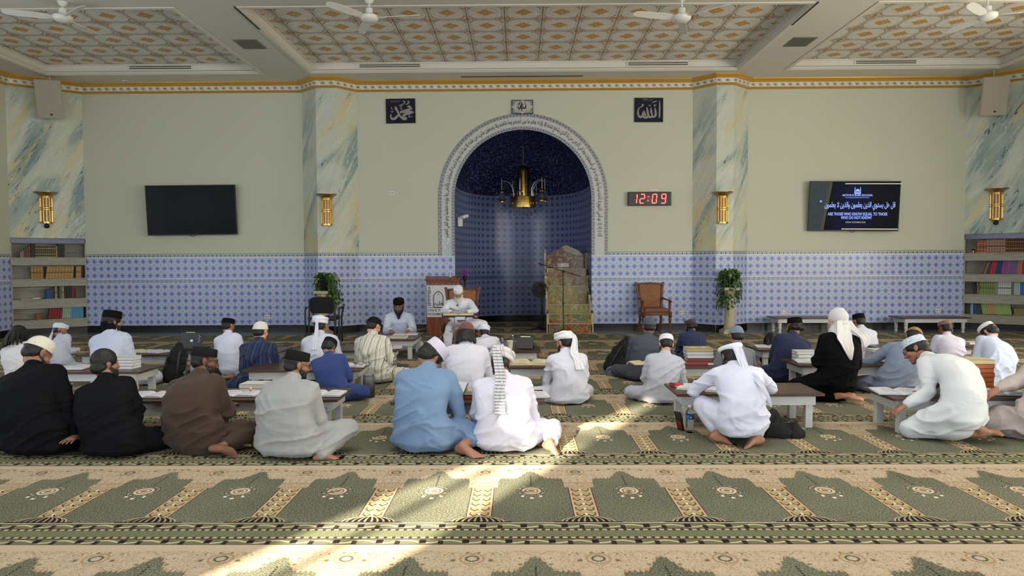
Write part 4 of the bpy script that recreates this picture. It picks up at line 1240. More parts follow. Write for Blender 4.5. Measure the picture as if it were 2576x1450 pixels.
person('man in white robe whose striped turban tail hangs down his back', (1270, 1143), (1262, 912), yaw=6, lean=.42, w=1.25, col=(216, 216, 234), skin='tan', hpitch=.62, hyaw=14, pose='side_r',
       cap=('turban', (206, 204, 206), ('d', (176, 176, 184))), hair='short', beard='mid', voxel=.010, fold=.014,
       legs=dict(k=[(-.2, .36, .09), (.40, .34, .11)], a=[(.2, .16, .06), (.40, -.03, .07)], t=[(.40, .10, .04), (.52, -.17, .035)], u=((0, 0, 1), (.2, .35, .8)), cover=(.9, .78)), bvox=.006,
       extra=dict(tails=[([('h', -.01, -.10, .12), ('h', -.01, -.135, .04), ('b', .01, .90, .155), ('b', .0, .70, .19), ('b', .0, .50, .185), ('b', .0, .34, .185)], [.04, .045, .045, .043, .045, .048], (206, 206, 208), ('h', (140, 143, 152)))]))
# ---------- right front
person('man in white robe crouching with a white turban and long tail', (1868, 1120), (1838, 893), yaw=-4, lean=.62, w=1.12, col=(206, 210, 232), skin='tan', hpitch=.45, hyaw=-8, pose='squat',
       cap=('band', (222, 224, 236)), hair='full', beard='short', voxel=.010, fold=.013, hands=((-.20, .46, .37), (.26, .44, .38)), elbows=((-.9, -.1, -.5), (.9, -.1, -.4)), bvox=.006,
       back=.05, legs=dict(k=[(-.26, .27, .30), (.24, .26, .12)], a=[(-.20, .02, .08), (.10, -.10, .08)], t=[(-.06, -.02, .03), (-.09, -.16, .03)], u=((0, .2, 1), (.1, .5, 1)), cover=(.72, .8)),
       extra=dict(tails=[([('h', -.02, -.115, .06), ('h', -.01, -.14, .0), ('b', .04, .92, .165), ('b', .10, .68, .20), ('b', .15, .42, .215), ('b', .17, .24, .215)], [.045, .028, .035, .028, .016, .006], (214, 216, 232), None),
                         ([('h', .0, -.115, .05), ('h', .02, -.14, .0), ('b', .05, .90, .175), ('b', .11, .72, .205), ('b', .15, .55, .21)], [.03, .024, .03, .02, .006], (214, 216, 232), None)]))
person('man in white robe kneeling low with pale patterned cap and glasses', (2440, 1122), (2310, 880), yaw=-50, lean=1.02, w=1.22, col=(206, 212, 218), skin='tan', hpitch=.55, hyaw=-14, pose='kneel', bend=.92,
       cap=('kufi', (196, 208, 222), ('p', (160, 180, 200)), -.005), hair='full', glasses=True, voxel=.010, fold=.010, hands=((-.08, .36, .26), (.10, .36, .30)), bvox=.006,
       legs=dict(a=[(-.02, -.16, .09), (.10, -.14, .07)], t=[(.12, -.26, .04), (.02, -.30, .035)], cover=(.55, .55)))
person('person in pale beige robe at the right edge of the picture', (2665, 1116), (2672, 880), yaw=-16, lean=.70, w=1.25, size=1.05, col=(176, 164, 162), skin='tan', hpitch=.5, hyaw=0, cap=('skull', (210, 206, 200)), hair='short', voxel=.012,
       hands=((-.50, .16, .30), (.2, .4, .3)), fold=.014)
# ---------- second and third rows, left
person('man with long black locs in white shirt at far left', (40, 975), (48, 842), yaw=4, lean=.30, w=1.15, col=(214, 212, 216), skin='dark', hpitch=.45, hair='locs', cap=None, voxel=.012)
person('man in white robe with white turban, brown beard in profile', (150, 948), (152, 832), yaw=35, lean=.40, w=1.0, col=(196, 202, 222), skin='tan', hpitch=.30, hyaw=34, cap=('turban', (208, 212, 226)), hair='short', beard='full',
       extra=dict(tails=[([('h', -.05, -.10, .07), ('h', -.09, -.12, .02), ('b', -.09, .92, .12), ('b', -.1, .78, .13)], [.03, .035, .05, .06], (200, 206, 224), None)]))
person('man in white robe with black turban and black scarf at his nape', (272, 978), (283, 808), yaw=8, lean=.22, w=1.08, col=(186, 194, 216), skin='tan', hpitch=.25, hyaw=28, cap=('kufi', (16, 17, 22), None, .012), hair='full', beard='mid',
       legs=dict(k=[(-.36, .26, .10), (.42, .16, .10)]),
       extra=dict(after=lambda top, s, d: neck_scarf(top, s, d)))
person('boy in white robe with black cap seen from behind', (572, 962), (575, 822), yaw=10, lean=.18, w=.98, col=(202, 208, 228), skin='tan', hpitch=.30, hyaw=18, cap=('kufi', (16, 16, 18), None, .0), hair='short', pose='kneel')
person('man in navy striped hooded robe with white knitted cap', (640, 985), (656, 833), yaw=6, lean=.25, w=1.12, col=(30, 40, 72), stripe=('v', (70, 84, 120)), skin='pale', hpitch=.28, hyaw=12, cap=('skull', (214, 214, 212), ('w', (190, 190, 190))), hair='short', fold=.014,
       extra=dict(after=lambda t, s, d: hood(t, s, d, (30, 40, 72), (70, 84, 120)), robe=lambda mb, s, d: (mb.cap(d['P0'] + Vector((-.1, -.05, -.02)), .14 * s, Vector((-.42, .02, .05)) * s, .05 * s))))
person('man in white robe and white turban beside the black chair', (803, 962), (806, 818), yaw=2, lean=.30, w=1.12, col=(204, 208, 226), skin='tan', hpitch=.30, cap=('turban', (218, 220, 232)), hair='short',
       extra=dict(tails=[([('h', .0, -.118, .07), ('h', -.005, -.135, .0), ('b', -.01, .92, .13), ('b', -.03, .72, .145), ('b', -.03, .5, .15)], [.03, .022, .03, .035, .04], (214, 216, 230), None)]))
person('man in blue robe with dark cap sitting cross-legged', (833, 1015), (829, 873), yaw=14, lean=.42, w=1.12, col=(48, 66, 122), skin='tan', hpitch=.75, hyaw=10, cap=('kufi', (22, 24, 34), None, -.004), hair='full', fold=.014, pose='cross',
       legs=dict(k=[(-.36, .26, .10), (.40, .12, .12)]))
person('man in cream striped hooded robe with black cap', (935, 968), (941, 820), yaw=14, lean=.30, w=1.02, col=(204, 202, 192), stripe=('v', (88, 86, 80)), skin='pale', hpitch=.55, hyaw=22, cap=('skull', (24, 25, 28), None, -.01), hair='short', fold=.010,
       extra=dict(after=lambda t, s, d: hood(t, s, d, (204, 202, 192), (88, 86, 80))))
# ---------- the two facing us
person('bearded man in white shirt with black turban cap facing us, reading behind a low table', (-2.02, 11.78, 0), (1003, 768), yaw=176, lean=.20, w=1.0, col=(204, 210, 232), skin='tan', hpitch=.42, hyaw=4, cap=('kufi', (20, 20, 24), None, -.010), hair='short', beard='full', glasses=True, back=0.25, bvox=.006, voxel=.010, fold=.007,
       hands=((-.20, .42, .36), (.10, .40, .36)), extra=dict(face=True))
# ---------- middle
person('long-haired man in white robe with maroon felt cap', (1170, 1018), (1173, 838), yaw=0, lean=.32, w=1.12, col=(208, 208, 222), skin='light', hpitch=.50, cap=('skull', (104, 66, 66), ('w', (122, 84, 84)), -.012), hair='long', fold=.008)
person('person in white robe and white turban behind the maroon-capped man', (1226, 935), (1218, 836), yaw=-6, lean=.70, w=1.0, col=(218, 220, 236), skin='tan', hpitch=.45, cap=('turban', (216, 218, 232)), hair='short', fold=.014)
person('man in white robe with white turban tail trailing down his back, in the middle', (1432, 1022), (1418, 860), yaw=-14, lean=.30, w=1.18, col=(212, 214, 230), skin='light', hpitch=.35, hyaw=-30, cap=('turban', (226, 226, 232)), hair='short', beard='mid', fold=.013,
       legs=dict(k=[(-.42, .30, .10), (.34, .26, .10)]),
       extra=dict(tails=[([('h', .03, -.112, .08), ('h', .05, -.14, .0), ('b', .06, .90, .13), ('b', .09, .70, .165), ('b', .10, .50, .175)], [.035, .03, .04, .05, .06], (222, 222, 230), None),
                         ([('h', .05, -.11, .06), ('h', .07, -.13, -.01), ('b', .10, .88, .12), ('b', .15, .72, .145), ('b', .17, .58, .15)], [.02, .025, .03, .03, .03], (222, 222, 230), None)]))
# ---------- right rows
person('man in charcoal grey robe with dark grey cap beside the black backpack', (1622, 962), (1633, 822), yaw=4, lean=.30, w=1.0, col=(70, 74, 88), skin='tan', hpitch=.35, cap=('skull', (66, 76, 84), ('w', (84, 94, 102))), hair='short', fold=.012)
person('man in light grey kurta with white banded cap sitting cross-legged', (1668, 1022), (1676, 866), yaw=2, lean=.30, w=1.06, col=(178, 180, 194), skin='pale', hpitch=.60, cap=('kufi', (222, 222, 234), ('h', (205, 205, 222)), -.004), hair='short', beard='short', fold=.010)
person('man in navy robe with brown cap and bushy black hair', (1748, 925), (1736, 828), yaw=-10, lean=.38, w=1.12, col=(40, 50, 84), skin='tan', hpitch=.40, hyaw=-25, cap=('kufi', (72, 58, 58), None, -.01), hair='bushy', beard='mid', fold=.012)
person('man in grey robe with pleated blue-grey cap', (1852, 1000), (1852, 845), yaw=-8, lean=.32, w=1.02, col=(116, 118, 128), skin='tan', hpitch=.42, cap=('skull', (122, 136, 156), ('w', (96, 110, 130)), .004), hair='short')
person('man in navy jacket with black cap, low table to his left', (1985, 965), (1998, 820), yaw=-6, lean=.26, w=1.18, col=(34, 42, 74), skin='tan', hpitch=.25, hyaw=-20, cap=('kufi', (18, 18, 20), None, .0), hair='bushy', beard='mid', trousers=(18, 20, 26))
person('person in black robe with white head scarf falling in two points', (2118, 1018), (2106, 806), yaw=-14, lean=.14, w=1.12, col=(12, 13, 16), skin='pale', hpitch=.22, hyaw=-10, pose='kneel', cap=('scarf', (206, 204, 206)), hair='short', voxel=.010, fold=.014, bvox=.006,
       legs=dict(k=[(-.42, .22, .12), (.16, .33, .08)], a=[(-.05, -.10, .08), (.06, -.12, .07)], t=[(.10, -.14, .045), (.10, -.22, .035)]),
       extra=dict(tails=[([('h', -.03, -.10, -.02), ('b', -.04, .95, .14), ('b', -.06, .78, .155), ('b', -.02, .58, .16), ('b', .01, .38, .155)], [.075, .085, .095, .07, .006], (212, 210, 212), None),
                         ([('h', .05, -.09, -.02), ('b', .12, .95, .12), ('b', .20, .84, .12), ('b', .245, .70, .13), ('b', .215, .58, .14)], [.05, .045, .06, .055, .012], (212, 210, 212), None)]))
person('man in white shirt with tall black cap, partly behind the white head scarf', (2185, 925), (2160, 808), yaw=-16, lean=.40, w=1.0, col=(206, 210, 228), skin='tan', hpitch=.35, cap=('kufi', (18, 18, 20), None, .004), hair='short')
person('man in blue-grey robe with tan cap and glasses behind the kneeling man', (2262, 1000), (2298, 848), yaw=12, lean=.55, w=1.0, col=(124, 136, 162), skin='tan', hpitch=.85, hroll=10, cap=('skull', (150, 118, 84), None, -.014), hair='short', glasses=True, hands=((-.35, .25, .25), (.2, .45, .36)))
person('man in lilac-white robe with brown knitted cap near the white bench', (2400, 948), (2377, 826), yaw=-10, lean=.42, w=1.12, col=(204, 204, 226), skin='brown', hpitch=.55, cap=('kufi', (124, 88, 78), ('w', (146, 108, 96)), -.012), hair='short')
person('black-haired man in pale blue robe with white cap tipped forward', (2512, 985), (2485, 835), yaw=-26, lean=.55, w=1.15, col=(192, 204, 228), skin='light', hpitch=.85, hyaw=-12, cap=('kufi', (214, 216, 216), None, -.02), hair='full', beard='short', glasses=True, fold=.014)
# ------------------------------------------------------------------ materials of the things
M_WHITEW = plain('white_painted_wood', srgb(196, 198, 200), .55, var=.08, scale=9, bump=.15, bscale=25)
def mat_wood(name, c1, c2, rough=.35, axis=0, sc=1.0):
    m = Mat(name, rough); x, y, z = m.sep('OBJ')
    k = [(x * 1.5, y * 16, z * 16), (x * 16, y * 1.5, z * 16), (x * 16, y * 16, z * 1.5)][axis]
    n = m.noise(m.comb(*k), 1.5 * sc, 4, .6, .8)
    m.base(srgb(*c1)).over(n.smooth(.38, .66), srgb(*c2)); m.bump(n, .1, .003); return m.done()
M_TOP = mat_wood('dark_stained_tabletop', (62, 44, 36), (86, 62, 50))
M_TOPW = mat_wood('worn_tabletop', (92, 76, 62), (128, 116, 104))
M_CHAIRW = mat_wood('carved_brown_wood', (74, 38, 22), (108, 62, 36), .3, 2)
M_PODW = mat_wood('podium_wood', (112, 54, 26), (146, 82, 42), .35, 2, .8)
M_PAPER = plain('paper', srgb(206, 207, 214), .8, var=.03, scale=4)
M_PAPERC = plain('cream_paper', srgb(214, 208, 176), .8, var=.03, scale=4)
M_BRASS = plain('polished_brass', (.72, .48, .16), .22, 1.0, var=.06, scale=5)
M_DBRASS = plain('dark_brass', (.30, .20, .09), .25, 1.0, var=.2, scale=5)
M_STEEL = plain('steel', srgb(150, 154, 160), .3, .9, var=.05)
M_BLACK = plain('black_plastic', srgb(22, 22, 24), .45, var=.05)
M_BLACKF = plain('black_fabric', srgb(17, 17, 20), .9, var=.3, scale=20, bump=.4, bscale=120)
M_WHITEP = plain('white_plastic', srgb(224, 224, 218), .4, var=.02)
M_LEAD = plain('navy_panel_glaze', srgb(12, 14, 42), .2, var=.1, scale=3)
M_SILV = plain('silver_lettering', srgb(150, 148, 140), .35, .3, var=.1)
def mat_text_page(paper):
    m = Mat('printed_page', .8); x, y, z = m.sep('OBJ')
    r = (y / .0085).fract(); wv = m.noise(m.comb(x * 260, (y / .0085).floor() * 3.3, 0.0), 1, 2)
    col = srgb(*paper)
    on = (r < .45) & (wv > .42) & (x.abs().between(.022, .128)) & (y.abs() < .085)
    m.base(col).over(on * .5, srgb(96, 96, 104)); return m.done()
M_PAGE = mat_text_page((208, 210, 220)); M_PAGEC = mat_text_page((216, 208, 172))

# ------------------------------------------------------------------ low tables
TH = .31
def low_table(label, cx, ynear, L=1.27, D=.55, rz=0.0, worn=False, turned=False, group='low white tables'):
    t = thing('low_table', label, 'table', (cx, ynear + D / 2, 0), rz, None)
    mb = MB(); mb.box((0, 0, TH - .012), (L, D, .024)); mb.build('tabletop', M_TOPW if worn else M_TOP, t, bevel=.003)
    mb = MB(); al, ad = L - .13, D - .10
    for s in (-1, 1):
        mb.box((0, s * ad / 2, TH - .065), (al, .02, .082)); mb.box((s * al / 2, 0, TH - .065), (.02, ad - .02, .082))
    mb.build('apron', M_WHITEW, t)
    for sx in (-1, 1):
        for sy in (-1, 1):
            mb = MB(); x, y = sx * (al / 2 - .045), sy * (ad / 2 - .042)
            if turned: mb.lathe([(.034, 0), (.026, .02), (.022, .05), (.036, .09), (.03, .13), (.036, .16), (.036, TH - .025)], (x, y, 0), 14)
            else: mb.box((x, y, (TH - .025) / 2), (.062, .062, TH - .025))
            mb.build('leg', M_WHITEW, t, bevel=.003)
    return t
low_table('low white table with brown top, worn at its right end, beside the crouching man', 2.0, 6.03)
low_table('low white table before the man kneeling low at the right', 3.74, 5.81)
low_table('low white table before the light blue robe and the striped turban tail', -.425, 5.71)
low_table('low white table before the brown and the pale grey robes', -2.165, 5.84)
low_table('low white table before the two men in black robes', -3.50, 5.80)
low_table('low white table with a stack of four white books, second row left', -4.67, 7.38)
low_table('low white table with cream and white papers right of the black turban', -4.98, 8.78)
low_table('low white table carrying the open laptop', -3.74, 9.02)
low_table('low white table before the man in blue, spectacles on it', -2.34, 7.45)
low_table('low white table before the striped hooded robe', -2.24, 9.12)
low_table('low white table carrying the black tablet and foam cup', -.35, 8.98)
low_table('low white table with the big sunlit open book', -.24, 7.62)
low_table('low white table with five stacked books before the light grey kurta', 2.0, 7.60)
low_table('low white table left of the navy jacket', 3.73, 9.04)
low_table('low white table before the white head scarf', 3.70, 7.68)
low_table('low white table left of the lilac-white robe', 5.34, 9.15)
low_table('low white table end-on before the man who faces us', -1.83, 10.68, L=1.05, rz=PI / 2)
low_table('white bench table by the tiled wall right of the plant column', 5.85, 14.12, L=1.36, turned=True)
low_table('white bench table by the tiled wall beside the right bookcase', 8.35, 14.05, L=1.36, turned=True)

# ------------------------------------------------------------------ books
def bookmat(c): 
    return plain('book_cover', srgb(*c), .55, var=.1, scale=30)
def open_book(label, loc, rz=0.0, w=.165, h=.23, cream=False, cover=(70, 40, 30), tilt=0.0, thick=.02, parent=None):
    t = thing('open_book', label, 'book', loc, rz)
    if tilt: t.rotation_euler = (tilt, 0, rz)
    mb = MB()
    for s in (-1, 1): mb.box((s * (w / 2 + .003), 0, .0025), (w + .008, h + .012, .004))
    mb.box((0, 0, .002), (.02, h + .012, .004)); mb.build('cover', bookmat(cover), t)
    for s in (-1, 1):
        mb = MB(); n = 10; prof = []
        for i in range(n + 1):
            u = i / n; prof.append((s * (u * w), .006 + thick * (math.sin(min(u * 3.2, 1) * PI / 2) * (1 - .42 * u ** 1.5))))
        poly = [(s * 0.0, .0045)] + prof + [(s * w, .0045)]
        mb.prism(poly, -h / 2, h / 2)
        mb.build('page_block', M_PAGEC if cream else M_PAGE, t)
    return t
def closed_book(label, loc, rz=0.0, w=.17, h=.24, t_=.035, cover=(196, 190, 178), group=None, cat='book', deco=None):
    t = thing('book', label, cat, loc, rz, group)
    mb = MB(); mb.box((0, 0, .0018), (w, h, .0036)); mb.box((0, 0, t_ - .0018), (w, h, .0036)); mb.box((-w / 2 + .002, 0, t_ / 2), (.004, h, t_))
    mb.build('cover', bookmat(cover), t)
    mb = MB(); mb.box((.002, 0, t_ / 2), (w - .012, h - .010, t_ - .0075)); mb.build('page_block', M_PAPER, t)
    if deco:
        mb = MB()
        for a, b, c, d in ((-.38, -.36, -.42, .42), (.36, .38, -.42, .42), (-.38, .38, -.42, -.405), (-.38, .38, .405, .42), (-.22, .22, .1, .3), (-.25, .25, -.3, -.15)):
            mb.box(((a + b) / 2 * w, (c + d) / 2 * h, t_ + .0006), ((b - a) * w, (d - c) * h, .001))
        mb.build('cover_print', bookmat(deco), t)
    return t
def stack(labels, px, py, Yd, n, cols, w=.25, h=.19, t_=.036, deco=None, z0=TH, group=None):
    p = at_y(px, py, Yd)
    for i in range(n):
        closed_book(labels[i] if isinstance(labels, list) else labels, (p.x + random.uniform(-.008, .008), Yd, z0 + .0005 + i * (t_ + .0008)), R(90) + random.uniform(-.07, .07), w=h, h=w, t_=t_, cover=cols[i % len(cols)], deco=deco if i == n - 1 else None, group=group)
def tb(px, Y): return (at_y(px, 900, Y).x, Y, TH + .0006)
open_book('open book on the low table between the two black robes', tb(178, 5.98), R(6))
open_book('open book on the low table between the black and brown robes', tb(374, 6.02), R(-4))
open_book('open book on the low table right of the brown robe', tb(600, 6.06), R(-3), w=.18)
open_book('open book at the right end of the low table beyond the pale grey robe', tb(815, 6.05), R(-3))
open_book('open book held up by the man in light blue', (at_y(1120, 980, 5.86).x, 5.86, .37), R(-14), tilt=R(28))
open_book('open book right of the striped turban tail, on the front middle table', tb(1330, 5.95), R(5))
open_book('big cream open book lit by the sun on the middle table', tb(1335, 7.86), R(-2), w=.235, h=.30, cream=True, thick=.035, cover=(120, 60, 30))
open_book('open book at the left end of the table before the light grey kurta', tb(1625, 7.84), R(8), cream=True)
open_book('open book right of the five stacked books', tb(1812, 7.82), R(0))
open_book('open book with yellow edge left of the crouching man', tb(1762, 6.28), R(-28), w=.18, h=.25, cover=(206, 190, 130))
open_book('open book on the table left of the navy jacket', tb(1936, 9.3), R(-8), w=.18)
open_book('open book left of the black robe with the white head scarf', tb(2046, 7.9), R(-10), w=.19, h=.26)
open_book('open book right of the black robe with the white head scarf', tb(2245, 7.94), R(-4), w=.17)
open_book('open book on the table corner left of the kneeling man', tb(2262, 6.06), R(-10), w=.20, h=.28)
open_book('open book between the kneeling man and the beige sleeve', tb(2520, 6.02), R(-8), w=.19, h=.26)
open_book('open book on the table behind the white knitted cap', tb(178, 7.62), R(4), w=.18)
open_book('small open book lying left of the black turban', tb(205, 7.72), R(-12), w=.12, h=.17)
open_book('cream open book before the man with the black turban', tb(352, 9.05), R(-12), w=.17, cream=True)
open_book('open white book at the right end of the papers table', tb(395, 9.0), R(-20), w=.14)
open_book('open book on the table of the man in blue', tb(884, 7.72), R(-6))
open_book('open book sticking out right of the striped hooded robe', tb(985, 9.36), R(5), w=.14)
open_book('large open book under the hand of the man who faces us', tb(1022, 11.1), R(3), w=.19, h=.27)
closed_book('closed white book lying near end of the table of the man who faces us', tb(1003, 10.62), R(85), w=.19, h=.26, t_=.035)
p = at_y(1157, 995, 5.92)
closed_book('lower of two books with printed covers on the front middle table', (p.x, 5.93, TH + .0006), R(90), w=.20, h=.24, t_=.032, cover=(150, 60, 60))
closed_book('upper of two books, olive patterned cover, on the front middle table', (p.x - .005, 5.93, TH + .0345), R(92), w=.20, h=.24, t_=.030, cover=(190, 186, 160), deco=(150, 140, 96))
stack(['lowest of five stacked books, red edge, right of the white banded cap', 'second book from below in the stack of five', 'middle book in the stack of five', 'fourth book from below in the stack of five', 'top book of the stack of five, brown printed cover'], 1757, 900, 7.84, 5, [(150, 60, 60), (120, 60, 50), (200, 200, 205), (190, 190, 196), (176, 156, 116)], w=.29, h=.21, t_=.036, deco=(206, 190, 150))
stack(['bottom book of three left of the black robe with head scarf', 'middle book of three left of the black robe with head scarf', 'top book of three left of the black robe with head scarf'], 2026, 900, 8.10, 3, [(205, 206, 206)], w=.24, t_=.036)
stack(['lowest red-edged book right of the head scarf', 'second red-edged book from below right of the head scarf', 'third red-edged book from below right of the head scarf', 'top red-edged book right of the head scarf'], 2213, 900, 8.12, 4, [(156, 70, 62), (200, 200, 200)], w=.26, t_=.030)
stack(['lowest of four white books behind the bareheaded man', 'second from below of four white books behind the bareheaded man', 'third from below of four white books behind the bareheaded man', 'top of four white books behind the bareheaded man'], 316, 930, 7.66, 4, [(206, 206, 208)], w=.26, t_=.032)
stack(['lower of two white books left of the pale grey robe', 'upper of two white books left of the pale grey robe'], 645, 970, 6.24, 2, [(204, 204, 200)], w=.22, t_=.038)
names7 = ['bottom', 'second', 'third', 'fourth', 'fifth', 'sixth', 'top cream-covered']
stack([n + ' book from below in the tall orange-edged stack' if i < 6 else 'top cream-covered book of the tall orange-edged stack' for i, n in enumerate(names7)], 2446, 950, 6.24, 7, [(176, 92, 56)] * 6 + [(196, 184, 140)], w=.26, t_=.038)
stack(['lower book right of the lilac-white robe', 'upper book right of the lilac-white robe'], 2450, 870, 9.35, 2, [(90, 60, 44), (200, 196, 186)], w=.24, t_=.03)
# red booklet, highlighter
t = closed_book('small red and black booklet at the left end of the near right table', tb(1703, 6.42), R(8), w=.095, h=.13, t_=.022, cover=(196, 40, 60))
mb = MB(); mb.box((-.036, 0, .0225), (.024, .13, .002)); mb.build('spine_strip', M_BLACK, t)
t = thing('highlighter', 'orange highlighter standing beside the open book of the brown robe', 'marker', tb(629, 6.10))
mb = MB(); mb.cyl((0, 0, 0), (0, 0, .045), .009); mb.build('barrel', plain('orange_plastic', srgb(216, 120, 40), .4), t); mb = MB(); mb.cyl((0, 0, .045), (0, 0, .062), .0095, .007); mb.build('cap', M_WHITEP, t)
# ------------------------------------------------------------------ laptop, tablet, cups, bottles, jug, phone
t = thing('laptop', 'open dark laptop with white square emblem and pencil on its edge', 'laptop', (at_y(480, 880, 9.32).x, 9.32, TH), R(-6))
mb = MB(); mb.box((0, .10, .008), (.31, .21, .014)); mb.build('keyboard_base', M_BLACK, t, bevel=.003)
Rt = Matrix.Rotation(R(-14), 3, 'X')
mb = MB(); mb.box(Vector((0, .0, .0)) + Rt @ Vector((0, 0, .115)), (.31, .009, .22), Rt); lid = mb.build('lid', plain('dark_laptop_shell', srgb(40, 42, 50), .4), t, bevel=.003)
mb = MB(); mb.box(Rt @ Vector((-.0, -.006, .115)), (.034, .002, .032), Rt); mb.build('emblem', M_WHITEP, lid)
for k in range(5):
    mb = MB(); mb.box(Rt @ Vector((.10 + (k % 2) * .012, -.006, .19 - k * .022)), (.012, .002, .008), Rt); mb.build('sticker', M_WHITEP, lid)
mb = MB(); mb.cyl(Rt @ Vector((-.09, 0, .229)), Rt @ Vector((.03, 0, .229)), .0045); mb.build('stylus', M_WHITEP, lid)
t = thing('tablet', 'black tablet leaning on its folded stand beside the foam cup', 'tablet', (at_y(1320, 880, 9.2).x, 9.2, TH), R(-10))
Rt = Matrix.Rotation(R(-32), 3, 'X')
mb = MB(); mb.box(Rt @ Vector((0, 0, .095)) + Vector((0, -.02, .004)), (.22, .010, .18), Rt); mb.build('screen_case', M_BLACK, t, bevel=.003)
mb = MB(); mb.box(Rt @ Vector((.0, -.006, .178)) + Vector((0, -.02, .004)), (.13, .002, .010), Rt); mb.build('pen_slot', M_WHITEP, t)
mb = MB(); Rs = Matrix.Rotation(R(40), 3, 'X'); mb.box(Vector((.0, .115, .055)), (.20, .006, .13), Rs); mb.build('stand', M_BLACK, t)
t = thing('foam_cup', 'white foam cup left of the black tablet', 'cup', (at_y(1283, 880, 9.2).x, 9.2, TH))
mb = MB(); mb.lathe([(.030, 0), (.042, .105), (.045, .108), (.045, .113), (.039, .112), (.028, .01)], seg=20); mb.build('body', M_WHITEP, t, True)
M_CLEAR = glass('clear_plastic', (.93, .96, 1.0), .06, 1.18)
M_BLUEL = plain('blue_label', srgb(40, 96, 176), .4, var=.1)
M_TEXTW = plain('white_print', srgb(232, 234, 238), .5, var=.01)
def bottle(label, loc, s=1.0, cap=(220, 222, 226), letters=False):
    t = thing('water_bottle', label, 'bottle', loc)
    mb = MB(); pr = [(.029, 0), (.033, .006)]
    for k in range(6): pr += [(.033, .012 + k * .016), (.0305, .020 + k * .016)]
    pr += [(.033, .112), (.033, .150), (.031, .156), (.033, .162), (.029, .178), (.017, .196), (.0135, .202), (.0135, .212)]
    mb.lathe([(r * s, z * s) for r, z in pr], seg=24); mb.build('body', M_CLEAR, t, True)
    mb = MB(); mb.lathe([(.0335 * s, .113 * s), (.0340 * s, .115 * s), (.0340 * s, .147 * s), (.0335 * s, .149 * s)], seg=28, caps=False); lb = mb.build('label_band', M_BLUEL, t, True)
    if letters:
        mb = MB(); mb.prism([(-.014, .145), (.014, .145), (.012, .122), (0, .116), (-.012, .122)], -.0352, -.0342); mb.build('crest', plain('navy_crest', srgb(28, 40, 92), .4), lb)
        mb = MB(); mb.box((0, -.0356, .137), (.018, .001, .004)); mb.box((0, -.0356, .129), (.013, .001, .004)); mb.build('crest_print', M_TEXTW, lb)
    mb = MB(); mb.cyl((0, 0, .212 * s), (0, 0, .226 * s), .0155 * s, seg=18); mb.build('bottle_cap', plain('bottle_cap', srgb(*cap), .4), t)
    return t
bottle('clear water bottle with blue label on the carpet by the near right table', at_z(1735, 1088), 1.02, letters=True)
bottle('small water bottle with blue cap on the lowest step of the onyx pulpit', (at_y(1397, 820, 14.2).x, 14.05, 0), .9, cap=(40, 70, 160))
bottle('small bottle with white cap behind the foam cup', (at_y(1290, 880, 9.35).x, 9.36, TH), .75)
bottle('small bottle with blue label between the white robe and the foam cup', (at_y(1263, 880, 9.3).x, 9.3, TH), .62)
t = thing('phone', 'black and red phone leaning on the leg of the near right table', 'phone', at_z(1716, 1085) + Vector((0, .03, 0)), R(-60))
Rt = Matrix.Rotation(R(16), 3, 'X')
mb = MB(); mb.box(Rt @ Vector((0, 0, .088)), (.078, .014, .168), Rt); mb.build('body', M_BLACK, t, bevel=.003)
mb = MB(); mb.box(Rt @ Vector((0, -.0078, .055)), (.05, .002, .07), Rt); mb.build('back_panel', plain('dark_red_plastic', srgb(120, 30, 34), .4), t)
def mat_jug():
    m = Mat('matt_grey_metal', .45, .3); x, y, z = m.sep('OBJ')
    m.base(srgb(52, 54, 56)).over(z.smooth(.05, .30), srgb(132, 134, 136)); return m.done()
t = thing('insulated_jug', 'grey insulated drinking jug with handle on the carpet', 'jug', at_z(928, 1000), R(-30))
mb = MB(); mb.lathe([(.060, 0), (.064, .01), (.064, .20), (.060, .215), (.056, .225)], seg=28); mb.build('body', mat_jug(), t, True)
mb = MB(); mb.lathe([(.055, .225), (.058, .232), (.058, .248), (.040, .262), (.022, .266), (.020, .278), (.0, .280)], seg=28); mb.build('lid', plain('grey_lid', srgb(128, 130, 132), .45), t, True)
mb = MB(); mb.tube([(.05, 0, .245), (.075, 0, .262), (.092, 0, .24), (.094, 0, .205), (.080, 0, .185), (.062, 0, .18)], .009, 8); mb.build('handle', plain('grey_lid', srgb(138, 140, 142), .45), t, True)
t = thing('spectacles', 'black folded spectacles lying on the table of the man in blue', 'glasses', tb(908, 7.66), R(10))
mb = MB()
for s in (-1, 1):
    mb.tube([(s * .034 + .026 * math.cos(a), 0, .022 + .018 * math.sin(a)) for a in [2 * PI * k / 14 for k in range(15)]], .0025, 6); mb.tube([(s * .062, 0, .028), (s * .064, .06, .028), (s * .05, .12, .004)], .0025, 6)
mb.tube([(-.009, 0, .026), (.009, 0, .026)], .0025, 6); mb.build('frame', M_GLAS, t)

